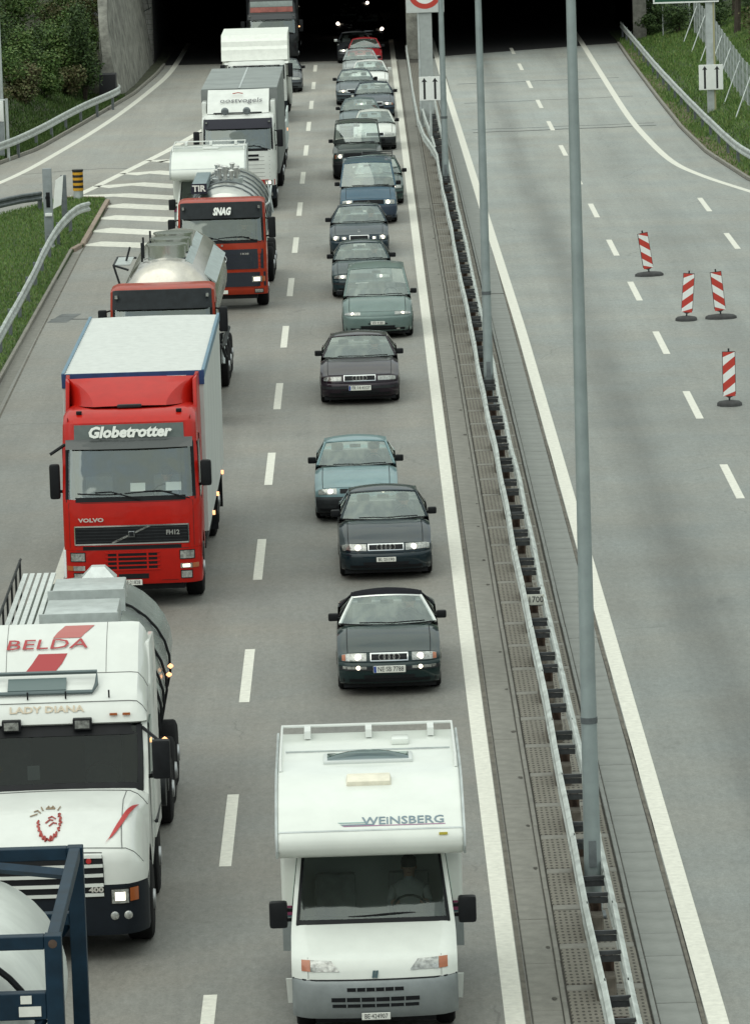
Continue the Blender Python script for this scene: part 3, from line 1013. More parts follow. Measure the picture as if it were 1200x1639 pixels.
for y, d, h, lb in [(236, 5.0, 7.0, 'bare-stemmed tree with drooping twigs at the right edge above the fence'), (247, 5.6, 8.5, 'tall dark tree just right of the green sign beyond the fence'), (224, 6.6, 7.5, 'dark leafy tree farthest right behind the wire fence')]:
    x = interp(KERB_R, y) + d
    z = z_right(x, y)
    t = thing('tree', lb, 'tree', (x, y, z), 0)
    tr = MB().tube([(0, 0, -.3), (0.1, 0, h * .3), (-.05, .1, h * .65), (0.1, 0, h)], [0.17, 0.13, 0.08, 0.02], 8)
    cs = []
    for k in range(14):
        a = random.uniform(0, 6.28)
        q = random.uniform(.5, 2.0)
        c = (q * math.cos(a), q * math.sin(a), h * random.uniform(.32, .98))
        tr.tube([(0, 0, c[2] * .7), (c[0] * .5, c[1] * .5, c[2] * .92), (c[0], c[1], c[2])], [0.05, 0.03, 0.01], 5)
        cs.append(c + (random.uniform(.5, .95), random.uniform(.5, .95), random.uniform(.35, .7)))
    tr.build('trunk', BARK, t)
    v, f = leaf_cloud(cs, 5000, 0.13)
    link('crown', mesh_np('crown', v, f, LEAF[1]), t)  # dark leaf colour carries the shade behind the fence


def grass(name, label, n, sampler, h, m):
    P = np.array([sampler() for _ in range(n)])
    a = RNG.uniform(0, 6.28, n)
    wv = np.stack([np.cos(a), np.sin(a), np.zeros(n)], 1) * (h * 0.16)
    up = np.stack([RNG.normal(0, .35, n), RNG.normal(0, .35, n), RNG.uniform(.55, 1.25, n)], 1) * h
    v = np.stack([P - wv, P + wv, P + up], 1).reshape(-1, 3)
    o = link(name, mesh_np(name, v, np.arange(3 * n).reshape(-1, 3), m))
    tag(o, label, 'grass', kind='stuff')


BLADE = leaf_mat('grass_blade', [(0.06, 0.125, 0.028), (0.095, 0.18, 0.04), (0.13, 0.22, 0.055), (0.19, 0.22, 0.075)])
BLADE_DK = leaf_mat('bank_grass_blade', [(0.035, 0.075, 0.018), (0.06, 0.11, 0.026), (0.09, 0.14, 0.036)])


def in_poly(x, y, P):
    c = False
    j = len(P) - 1
    for i in range(len(P)):
        if (P[i][1] > y) != (P[j][1] > y) and x < (P[j][0] - P[i][0]) * (y - P[i][1]) / (P[j][1] - P[i][1]) + P[i][0]:
            c = not c
        j = i
    return c


def s_gore():
    while True:
        x, y = random.uniform(-14.5, -8.95), random.uniform(118, 172.4)
        if in_poly(x + .1, y, GORE):
            return (x, y, 0.09)


def s_left():
    y = random.uniform(183, 222)
    x = interp(KERB_L, y) - 0.1 - 3.2 * random.random() ** 1.5
    return (x, y, z_left(x, y))


def s_right():
    y = random.uniform(166, 252)
    d = random.random() * 6.5
    x = interp(KERB_R, y) + d + 0.08
    if d < 1.4 and random.random() < 0.55 and math.sin(y * .35) > -0.4:
        return s_right()
    return (x, y, z_right(x, y))


grass('island_grass', 'mown green grass on the island beside the shoulder', 60000, s_gore, 0.085, BLADE)
grass('bank_grass', 'dark rough grass below the shrubs along the ramp rail', 26000, s_left, 0.16, BLADE_DK)
grass('verge_grass', 'bright green grass on the verge beyond the right guard rail', 60000, s_right, 0.14, BLADE)
# bare earth along the right kerb
EARTH = mat('bare_earth', (0.12, 0.09, 0.06), 0.95, var=0.4, vscale=2, col2=(0.07, 0.075, 0.03))
rows = []
for y in np.arange(170, 250, 1.0):
    k = interp(KERB_R, y)
    wd = 0.45 + 0.3 * math.sin(y * .35) + 0.1 * math.sin(y * 1.7)
    rows.append([(k + .07, y, z_right(k + .07, y) + .012), (k + .07 + max(.12, wd), y, z_right(k + .07 + wd, y) + .012)])
tag(MB().grid(rows).build('bare_earth', EARTH, smooth=0), kind='structure')
# ------------------------------------------------------------------ vehicles: shared tools
SL = [0, .3, .52, .70, .82, .90, .955, 1.0]
SLICES = [-s for s in SL[:0:-1]] + SL


class Shell:
    """a side profile (labelled runs of (y,z) points) swept across the width by fn(s, y, z)"""

    def __init__(self, segs, fn, front=('bumper', 'face')):
        self.segs, self.fn, self.front = segs, fn, front
        self.fpts = []
        for lb, pts in segs:
            if lb in front:
                self.fpts += [p for p in pts if not self.fpts or p[1] > self.fpts[-1][1] + 1e-5]

    def surf(self, labels, lo=-1.0, hi=1.0, lift=0.0):
        b = MB()
        ss = [s for s in SLICES if lo + 1e-6 < s < hi - 1e-6]
        ss = [lo] + ss + [hi]
        for lb, pts in self.segs:
            if lb in labels:
                b.grid([[self.fn(s, y - (lift if lb in self.front else 0), z + (0 if lb in self.front else lift)) for s in ss] for y, z in pts])
        return b

    def fy(self, z):
        f = self.fpts
        if z <= f[0][1]:
            return f[0][0]
        for (ya, za), (yb, zb) in zip(f, f[1:]):
            if z <= zb:
                return lerp(ya, yb, (z - za) / (zb - za))
        return f[-1][0]

    def P(self, s, z, off=0.0):
        x, y, zz = self.fn(s, self.fy(z), z)
        return (x, y - off, zz)

    def patch(self, s0, s1, z0, z1, off=0.012, thick=0.05, z0b=None, z1b=None, nx=5, nz=3):
        """slab on the front face; z0,z1 at s0 and z0b,z1b at s1"""
        z0b = z0 if z0b is None else z0b
        z1b = z1 if z1b is None else z1b
        rings = []
        for i in range(nx + 1):
            t = i / nx
            s = lerp(s0, s1, t)
            lo, hi = lerp(z0, z0b, t), lerp(z1, z1b, t)
            fr = [self.P(s, lerp(lo, hi, k / nz), off) for k in range(nz + 1)]
            bk = [self.P(s, lerp(lo, hi, k / nz), off - thick) for k in range(nz + 1)]
            rings.append(fr + bk[::-1])
        return MB().loft(rings)


_wheel = {}


def wheel(parent, x, y, r, wd, side, rim=RIM, hub=False):
    k = (r, wd, rim.name, hub)
    if k not in _wheel:
        ty = MB().lathe([(-wd / 2, r * .62), (-wd / 2 - .004, r * .85), (-wd / 2 + .02, r * .965), (-wd / 2 + .05, r), (wd / 2 - .05, r), (wd / 2 - .02, r * .965), (wd / 2 + .004, r * .85), (wd / 2, r * .62)], 'x', 22).mesh('tyre', TYRE)
        rb = MB().lathe([(-wd / 2 + .01, r * .62), (wd / 2 - .01, r * .63), (wd / 2 - .05, r * .56), (wd / 2 - .06, r * .2), (wd / 2 - .01, r * .16), (wd / 2 - .005, r * .02)] if not hub else
                        [(-wd / 2 + .01, r * .62), (wd / 2 - .01, r * .63), (wd / 2 - .09, r * .5), (wd / 2 - .09, r * .3), (wd / 2 + .03, r * .24), (wd / 2 + .04, r * .02)], 'x', 18).mesh('rim', rim)
        _wheel[k] = (ty, rb)
    ty, rb = _wheel[k]
    o = link('wheel', ty, parent, (x, y, r), (0, 0, 0 if side > 0 else math.pi))
    link('rim', rb, o)
    return o


def plate(parent, x, y, z, w_, h_, body, eu=False, tilt=0.0):
    p = MB().box(-w_ / 2, w_ / 2, -.006, .006, -h_ / 2, h_ / 2).build('number_plate', PLATE, parent, (x, y, z), (tilt, 0, 0), bevel=0.004, seg=1)
    if eu:
        MB().box(-w_ / 2 + .005, -w_ / 2 + .045, -.008, -.005, -h_ / 2 + .006, h_ / 2 - .006).build('country_band', mat('eu_blue', (0.02, 0.06, 0.3), 0.4), p, smooth=0)
    if body:
        text('lettering', body, h_ * .95, INK, p, (.02 if eu else 0, -.0075, 0), depth=.001, width=w_ * .8)
    return p


def mirror(parent, sgn, x, y, z, w_=.165, h_=.13, d_=.1, m=BLACK, arm=.06):
    b = MB().box(x * sgn - w_ / 2, x * sgn + w_ / 2, y - d_ / 2, y + d_ / 2, z - h_ / 2, z + h_ / 2)
    o = b.build('wing_mirror', m, parent, bevel=min(.03, d_ * .35))
    MB().hexa(*[[(x * sgn - sgn * (w_ / 2 - .01 + q), y + dy, zz) for q, dy in ((0, -.02), (arm + .06, .0), (arm + .06, .05), (0, .03))][::(1 if sgn < 0 else -1)] for zz in (z - h_ * .42, z - h_ * .1)]).build('mirror_arm', m, o)
    return o


# a seated driver: one continuous body, reaching for the wheel
def make_driver_mesh():
    J = [((0, 0, .10), .145), ((0, .03, .30), .15), ((0, .06, .47), .165), ((0, .05, .56), .07), ((0, .03, .63), .062), ((0, .00, .70), .088), ((0, .0, .80), .082),
         ((.19, .04, .48), .062), ((.25, -.12, .30), .05), ((.16, -.40, .38), .038), ((.14, -.46, .40), .036),
         ((-.19, .04, .48), .062), ((-.25, -.12, .30), .05), ((-.16, -.40, .38), .038), ((-.14, -.46, .40), .036),
         ((.10, -.06, .08), .095), ((.13, -.46, .12), .075), ((.13, -.62, -.22), .05),
         ((-.10, -.06, .08), .095), ((-.13, -.46, .12), .075), ((-.13, -.62, -.22), .05)]
    E = [(0, 1), (1, 2), (2, 3), (3, 4), (4, 5), (5, 6), (2, 7), (7, 8), (8, 9), (9, 10), (2, 11), (11, 12), (12, 13), (13, 14), (0, 15), (15, 16), (16, 17), (0, 18), (18, 19), (19, 20)]
    me = bpy.data.meshes.new('driver_base')
    me.from_pydata([j[0] for j in J], E, [])
    o = bpy.data.objects.new('driver_base', me)
    COL.objects.link(o)
    sk = o.modifiers.new('skin', 'SKIN')
    for i, (c, r) in enumerate(J):
        me.skin_vertices[0].data[i].radius = (r, r)
    me.skin_vertices[0].data[0].use_root = True
    o.modifiers.new('sub', 'SUBSURF').levels = 1
    dg = bpy.context.evaluated_depsgraph_get()
    out = bpy.data.meshes.new_from_object(o.evaluated_get(dg))
    bpy.data.objects.remove(o)
    return out


SKIN = mat('skin', (0.42, 0.25, 0.18), 0.55, var=0.1)
HAIR = mat('hair', (0.025, 0.018, 0.013), 0.7, var=0.3, bump=0.3)
TROUSER = mat('trousers', (0.03, 0.035, 0.05), 0.9)
_drv = make_driver_mesh()
_drv.shade_smooth()
_hair = MB().lathe([(.735, .091), (.79, .098), (.84, .088), (.875, .05), (.885, .004)], 'z', 14, (0, .012, 0)).mesh('hair', HAIR)
_drivers = {}


def driver(label, shirt_name, shirt_col, x, y, z, rz=0.0):
    if shirt_name not in _drivers:
        me = _drv.copy()
        me.materials.clear()
        for m_ in (SKIN, mat('shirt_' + shirt_name, shirt_col, 0.9, var=0.2), TROUSER):
            me.materials.append(m_)
        for p in me.polygons:
            c = p.center
            arm = c.y < -.2 and c.z > .25
            p.material_index = 0 if (c.z > .60 or (arm and c.y < -.28)) else (2 if c.z < .17 else 1)
        _drivers[shirt_name] = me
    o = link('person', _drivers[shirt_name], None, (x, y, z), (0, 0, rz))
    tag(o, label, 'person', 'people seated behind windscreens')
    link('hair', _hair, o)
    # eyes, nose, mouth and ears on the head
    f = MB().lathe([(-.02, .004), (-.012, .012), (.01, .016)], 'y', 8, (0, -.088, .715))
    for s in (-1, 1):
        f.box(s * .085 - .01, s * .085 + .01, -.005, .02, .70, .745)
    f.build('nose', SKIN, o)
    for s in (-1, 1):
        MB().box(s * .033 - .011, s * .033 + .011, -.086, -.074, .738, .748).build('eye', INK, o)
    MB().box(-.024, .024, -.085, -.07, .668, .675).build('mouth', mat('lips', (.3, .1, .09), .6), o)
    return o


CAR0 = dict(L=4.4, W=1.70, H=1.40, bz=.52, gz=.70, hz=.93, yc=1.35, yrf=2.05, yrr=3.10, yb=3.80, dz=.98, fa=.85, wb=2.6, wr=.31, ww=.2,
            bow=.10, corner=.13, hooddrop=.055, wbase=.90, wroof=.66, tum=.05, col=(0.02, 0.03, 0.03), metal=0.3, pname='dark',
            bump_mat=None, roof_mat=None, light=(.48, .93, .57, .68), light_in=None, light_lit=LIT_DIM, grille=(.42, .57, .69), slats=4, gframe=CHROME, rings=False,
            plate=None, eu=False, fog=None, strip=True, wipers=True, detail=1, mirror_mat=BLACK, amber=True, pillars3=False, hood=True, mark=None, roofrails=False, frame_mat=None, open_mir=.12)


def car(name, label, cat, X, Y, rz=0.0, group=None, **kw):
    p = dict(CAR0)
    p.update(kw)
    q = type('Q', (), p)
    t = thing(name, label, cat, (X, Y, 0), rz, group)
    PM = paint(q.pname, q.col, q.metal)
    BM_ = q.bump_mat or PM
    L_, W_, bz, gz, hz, H = q.L, q.W, q.bz, q.gz, q.hz, q.H

    def fn(s, y, z):
        a = abs(s)
        fw = max(0.0, 1 - y / 1.15)
        rw = max(0.0, 1 - (L_ - y) / 1.0)
        e = max(0.0, (a - .72) / .28)
        yy = y + fw * (q.bow * a * a + q.corner * e ** 2.2) - rw * (.07 * a * a + .14 * e ** 2.2)
        top = smooth01((z - bz) / max(.05, gz - bz))
        e2 = max(0.0, (a - .78) / .22)
        zz = z - top * (.02 * a * a + q.hooddrop * e2 ** 2)
        hw = W_ / 2 * (1 - q.tum * max(0.0, (z - .55) / .45) ** 2 - .03 * max(0.0, (.36 - z) / .16)) * (1 - .045 * fw ** 2 - .04 * rw ** 2)
        return (s * hw, yy, zz)

    def q2(y):      # bonnet line
        u = (y - .16) / (q.yc - .16)
        return lerp(gz, hz, 1 - (1 - u) ** 1.7)
    hood = [(.13, gz)] + [(y, q2(y)) for y in [lerp(.18, q.yc, i / 6) for i in range(7)]]
    segs = [('bumper', [(.34, .19), (.10, .195), (.03, .23), (.005, .31), (0, .40), (0, bz - .06), (.012, bz - .015), (.04, bz)]),
            ('face', [(.045, bz + .003), (.06, lerp(bz, gz, .5)), (.09, gz - .03), (.13, gz)]),
            ('hood', hood), ('cowl', [(q.yc, hz), (q.yc + .30, hz - .015)]),
            ('deck', [(q.yb - .12, q.dz), (lerp(q.yb, L_, .5), q.dz + .005), (L_ - .10, q.dz - .03), (L_ - .03, q.dz - .10)] if q.yb < L_ - .25 else [(L_ - .10, q.dz), (L_ - .03, q.dz - .08)]),
            ('rear', [(L_ - .03, q.dz - .10 if q.yb < L_ - .25 else q.dz - .08), (L_ - .05, .6), (L_, .52), (L_, .32), (L_ - .15, .22)])]
    sh = Shell(segs, fn)
    body = sh.surf(('hood', 'cowl', 'deck', 'rear', 'face'))
    # side panels with wheel arches
    for sg in (-1, 1):
        out = []
        for lb, pts in segs:
            out += [sh.fn(sg, y, z) for y, z in pts]
        low = []
        for ax in (q.fa + q.wb, q.fa):
            ra = q.wr + .055
            n = 9
            a0 = math.asin(max(-1, min(1, (.20 - q.wr) / ra)))
            for i in range(n + 1):
                a = lerp(a0, math.pi - a0, i / n)
                low.append(sh.fn(sg, ax + ra * math.cos(a), q.wr + ra * math.sin(a)))
        body.poly(out + low)
    body.build('body', PM, t, smooth=38)
    sh.surf(('bumper',)).build('bumper', BM_, t, smooth=50)
    if q.strip:
        sh.patch(-.985, .985, bz - .125, bz - .065, .012, .03, nx=14, nz=1).build('bumper_strip', TRIM, t)
    if q.hood:
        hb = sh.surf(('hood',), -.80, .80, .006)
        for i, v in enumerate(hb.v):
            a = abs(v[0]) / (W_ / 2)
            hb.v[i] = (v[0], v[1], v[2] + .012 * smooth01((.62 - a) / .08) * smooth01((v[1] - .2) / .3))
        hb.build('bonnet', PM, t, smooth=25)
    MB().box(-W_ / 2 + .11, W_ / 2 - .11, .25, L_ - .25, .125, .34).build('underbody_light_block', BLACK, t)  # widened and lowered to block light under the car
    for sg in (-1, 1):
        for ax in (q.fa, q.fa + q.wb):
            wheel(t, sg * (W_ / 2 - q.ww / 2 - .025), ax, q.wr, q.ww, sg)
    # cabin lining, seats, wheel
    ci = MB()
    x1, y0, y1, z0, z1 = W_ / 2 - .13, q.yc + .12, min(q.yb, L_ - .12) - .02, .35, min(hz, q.dz) - .03
    ci.poly([(-x1, y0, z0), (x1, y0, z0), (x1, y1, z0), (-x1, y1, z0)])
    for a, b_ in (((-x1, y0), (x1, y0)), ((x1, y0), (x1, y1)), ((x1, y1), (-x1, y1)), ((-x1, y1), (-x1, y0))):
        ci.poly([(*a, z0), (*b_, z0), (*b_, z1), (*a, z1)])
    ci.box(-x1 + .02, x1 - .02, y0 + .03, y0 + .42, hz - .22, hz - .035)
    ci.build('cabin', INNER, t)
    ys = q.yc + (.98 if q.yrf < 1.7 else 1.12)
    for sx in (-.37, .37):
        MB().hexa([(sx - .23, ys + .1, .62), (sx + .23, ys + .1, .62), (sx + .23, ys + .24, .62), (sx - .23, ys + .24, .62)],
                  [(sx - .19, ys + .26, 1.06), (sx + .19, ys + .26, 1.06), (sx + .19, ys + .36, 1.06), (sx - .19, ys + .36, 1.06)]).box(sx - .23, sx + .23, ys - .35, ys + .2, .45, .62).build('seat', SEAT, t, bevel=.04)
        MB().box(sx - .12, sx + .12, ys + .27, ys + .35, 1.08, 1.22).build('headrest', SEAT, t, bevel=.03)
    MB().box(-.11, .11, q.yrf + .02, q.yrf + .05, H - .18, H - .11).build('inner_mirror', BLACK, t, bevel=.01)
    if q.detail:
        MB().box(-x1 + .06, x1 - .06, ys + .78, ys + .95, .55, 1.02).build('rear_seat', SEAT, t, bevel=.05)
        sw = MB()
        sw.tube([(.37 + .18 * math.cos(a), y0 + .50 + .07 * math.sin(a), hz + .0 + .17 * math.sin(a)) for a in [2 * math.pi * i / 14 for i in range(15)]], .014, 5)
        sw.build('steering_wheel', BLACK, t)
    # greenhouse
    wb_, wr_ = W_ / 2 * q.wbase, W_ / 2 * q.wroof
    T = [-1, -.75, -.5, -.25, 0, .25, .5, .75, 1]
    base = [Vector((wb_ * a, q.yc + .03 + .24 * a * a, hz + .01 - .005 * a * a)) for a in T]
    top = [Vector((wr_ * a, q.yrf + .13 * a * a, H - .035 - .045 * a * a)) for a in T]
    rt = [Vector((wr_ * .98 * a, q.yrr - .06 * a * a, H - .05 - .045 * a * a)) for a in T]
    rb_ = [Vector((wb_ * .97 * a, q.yb - .14 * a * a, q.dz)) for a in T]

    def gl(A, B, v0=0.0, v1=1.0, bul=.035):
        rows = []
        for k in range(6):
            v = lerp(v0, v1, k / 5)
            d = Vector((0, -1, .8)) if A is base else Vector((0, 1, .8))
            rows.append([tuple(a.lerp(b_, v) + d * bul * 4 * v * (1 - v) * .5) for a, b_ in zip(A, B)])
        return rows
    ws = gl(base, top, .0, 1.0)
    MB().grid(ws).build('windscreen', GLASS, t, smooth=60)
    MB().grid(gl(rb_, rt, .02, .97)).build('rear_window', GLASS, t, smooth=60)
    RM = q.roof_mat or PM
    rows = []
    for k in range(7):
        v = k / 6
        rows.append([tuple(a.lerp(b_, v) + Vector((0, 0, .05 * math.sin(math.pi * v) * (1 - .3 * abs(tt)) + .0))) for a, b_, tt in zip(top, rt, T)])
    rf = MB().grid(rows)
    lip = [[(x, y, z) for x, y, z in [r_[0] for r_ in rows]], [(x - .035, y, z - .05) for x, y, z in [r_[0] for r_ in rows]]]
    rf.grid(lip)
    rf.grid([[(x, y, z) for x, y, z in [r_[-1] for r_ in rows]], [(x + .035, y, z - .05) for x, y, z in [r_[-1] for r_ in rows]]])
    rf.build('roof', RM, t, smooth=50)
    FM = q.frame_mat or PM
    for sg in (0, -1):
        col_ = [r_[sg] for r_ in ws]
        sx = 1 if sg else -1
        MB().tube([(x + sx * .012, y + .015, z - .003) for x, y, z in col_], .03, 6).build('windscreen_pillar', FM, t)
    MB().tube([(a.x, a.y + .005, a.z - .002) for a in top], .022, 6).build('windscreen_header', FM, t)
    for sg in (0, -1):
        sx = 1 if sg else -1
        A0, A1, B0, B1 = base[sg] + Vector((sx * .03, .06, -.01)), rb_[sg] + Vector((sx * .02, 0, -.01)), top[sg] + Vector((sx * .03, .03, -.03)), rt[sg] + Vector((sx * .03, 0, -.03))

        def sp(u, v):
            return tuple(A0.lerp(A1, u).lerp(B0.lerp(B1, u), v))
        cuts = [(.03, .40), (.45, .82)] if not q.pillars3 else [(.03, .34), (.38, .66), (.70, .95)]
        for u0, u1 in cuts:
            MB().grid([[sp(lerp(u0, u1, i / 3), v) for i in range(4)] for v in (0.0, .5, .96)]).build('side_window', GLASS, t, smooth=60)
        ends = [c for ab in cuts for c in ab][1:] + [1.0]
        for u0, u1, m_ in [(ends[i], ends[i + 1], BLACK if i < len(ends) - 2 else RM) for i in range(0, len(ends), 2)]:
            o = Vector((sx * .012, 0, 0))
            f0 = [tuple(Vector(sp(u, v)) + o) for u, v in ((u0, -.03), (u1, -.03), (u1, 1.0), (u0, 1.0))]
            f1 = [tuple(Vector(sp(u, v)) - o * 2) for u, v in ((u0, -.03), (u1, -.03), (u1, 1.0), (u0, 1.0))]
            MB().loft([f0, f1]).build('side_pillar', m_, t, smooth=0)
        MB().tube([sp(u, 1.0) for u in (0, .25, .5, .75, 1)], .026, 6).build('roof_rail', RM, t)
        mirror(t, sx, wb_ + q.open_mir, base[sg].y + .20, hz + .09, m=q.mirror_mat)
    # lamps
    s0, s1, za, zb = q.light[:4]
    for sg in (-1, 1):
        hl = sh.patch(sg * s0, sg * s1, za, zb, .008, .05, z0b=q.light[4] if len(q.light) > 4 else None, z1b=q.light[5] if len(q.light) > 5 else None, nx=6).build('headlight', LENS, t)
        li = q.light_in or (lerp(s0, s1, .22), lerp(s0, s1, .46))
        m0 = lerp(za, zb, .15)
        m1 = lerp(za, zb, .85)
        if q.light_lit:
            bc = sh.P(sg * (li[0] + li[1]) / 2, (m0 + m1) / 2, .012)
            MB().lathe([(-.012, .012), (-.008, min(.056, (zb - za) * .42)), (.02, min(.06, (zb - za) * .45))], 'y', 14, bc).build('bulb', q.light_lit, hl)
        if q.amber:
            sh.patch(sg * lerp(s0, s1, .86), sg * s1, za + .005, zb - .005, .012, .02, nx=2).build('indicator', AMBER if q.amber == 2 else LENS, hl)
    if q.grille:
        gw, g0, g1 = q.grille[:3]
        gr = sh.patch(-gw, gw, g0, g1, .006, .04, nx=8).build('grille', BLACK, t)
        if q.gframe:
            for a, b_, c, d in ((-gw, gw, g1 - .006, g1 + .012), (-gw, gw, g0 - .012, g0 + .004)):
                sh.patch(a, b_, c, d, .016, .03, nx=8, nz=1).build('grille_frame', q.gframe, gr)
            for sg in (-1, 1):
                sh.patch(sg * (gw - .006), sg * (gw + .012), g0 - .012, g1 + .012, .0165, .03, nx=1).build('grille_frame', q.gframe, gr)
        for i in range(q.slats):
            z = lerp(g0, g1, (i + .7) / (q.slats + .4))
            sh.patch(-gw + .015, gw - .015, z - .004, z + .004, .010, .02, nx=6, nz=1).build('grille_slat', TRIM, gr)
        if q.rings:
            for k in range(4):
                c = (k - 1.5) * .078
                zc = (g0 + g1) / 2
                y_ = sh.P(c / (W_ / 2), zc)[1] - .022
                MB().tube([(c + .052 * math.cos(a), y_, sh.P(0, zc)[2] + .052 * math.sin(a)) for a in [2 * math.pi * i / 16 for i in range(17)]], .009, 5).build('badge_ring', CHROME, gr)
        if q.mark == 'disc':
            zc = (g0 + g1) / 2
            MB().lathe([(-.012, .055), (.01, .055)], 'y', 14, (0, sh.P(0, zc)[1] - .012, zc)).build('badge', CHROME, gr)
        if q.mark == 'star':
            zc = sh.P(0, gz)[2]
            b = MB().tube([(.045 * math.cos(a), .2, zc + .10 + .045 * math.sin(a)) for a in [2 * math.pi * i / 12 for i in range(13)]], .005, 5)
            for k in range(3):
                a = math.pi / 2 + k * 2.094
                b.tube([(0, .2, zc + .1), (.045 * math.cos(a), .2, zc + .1 + .045 * math.sin(a))], .004, 4)
            b.tube([(0, .2, zc), (0, .2, zc + .055)], .006, 5)
            b.build('hood_star', CHROME, t)
    if q.plate is not None:
        zp = lerp(.36, bz, .32) if not q.eu else bz - .10
        y_ = sh.P(0, zp)[1]
        plate(t, 0, y_ - .025, zp, .52 if q.eu else .36, .115 if q.eu else .085, q.plate, q.eu)
    if q.fog:
        for sg in (-1, 1):
            fo_ = sh.patch(sg * q.fog[0], sg * q.fog[1], q.fog[2], q.fog[3], .016, .03, nx=4).build('fog_lamp', LENS, t)
            if q.fog[4]:
                c = sh.P(sg * lerp(q.fog[0], q.fog[1], .35), (q.fog[2] + q.fog[3]) / 2, .02)
                MB().lathe([(-.006, .02), (-.002, .034), (.01, .034)], 'y', 12, c).build('bulb', LIT, fo_)
    sh.patch(-.93, .93, .20, .30, .006, .03, nx=12, nz=2).build('front_apron', BLACK, t)
    sh.patch(-.50, .50, .305, .36, .006, .03, nx=8, nz=1).build('air_intake', BLACK, t)
    for sg in (-1, 1):
        MB().tube([tuple(Vector(fn(sg * .815, y, z)) + Vector((0, 0, .004))) for y, z in hood], .006, 4).build('bonnet_gap', BLACK, t)
    MB().tube([(a.x * 1.0, a.y - .01, a.z + .004) for a in base], .014, 5).build('screen_seal', BLACK, t)
    if q.wipers:
        for (xa, xb) in ((-.45, .08), (.05, .60)):
            pts = []
            for i in range(5):
                x = lerp(xa, xb, i / 4) * wb_ / .76
                a = x / wb_
                v = .035 + .05 * (1 - abs(i - 2) / 2) * .4
                bp_ = base[4].lerp(top[4], v)
                pts.append((x, q.yc + .03 + .24 * a * a + (top[4].y - base[4].y) * v - .03, bp_.z + .02))
            MB().tube(pts, .011, 5).build('wiper', BLACK, t)
    if q.roofrails:
        for sg in (-1, 1):
            rr = MB().tube([(sg * wr_ * .9, q.yrf + .25, H), (sg * wr_ * .9, q.yrf + .35, H + .07), (sg * wr_ * .9, q.yrr - .3, H + .07), (sg * wr_ * .9, q.yrr - .2, H)], .016, 6)
            rr.build('roof_bar', TRIM, t)
        for yy in (q.yrf + .5, q.yrr - .7):
            MB().tube([(-wr_ * .9, yy, H + .08), (wr_ * .9, yy, H + .08)], .02, 6).build('roof_bar', TRIM, t)
    return t
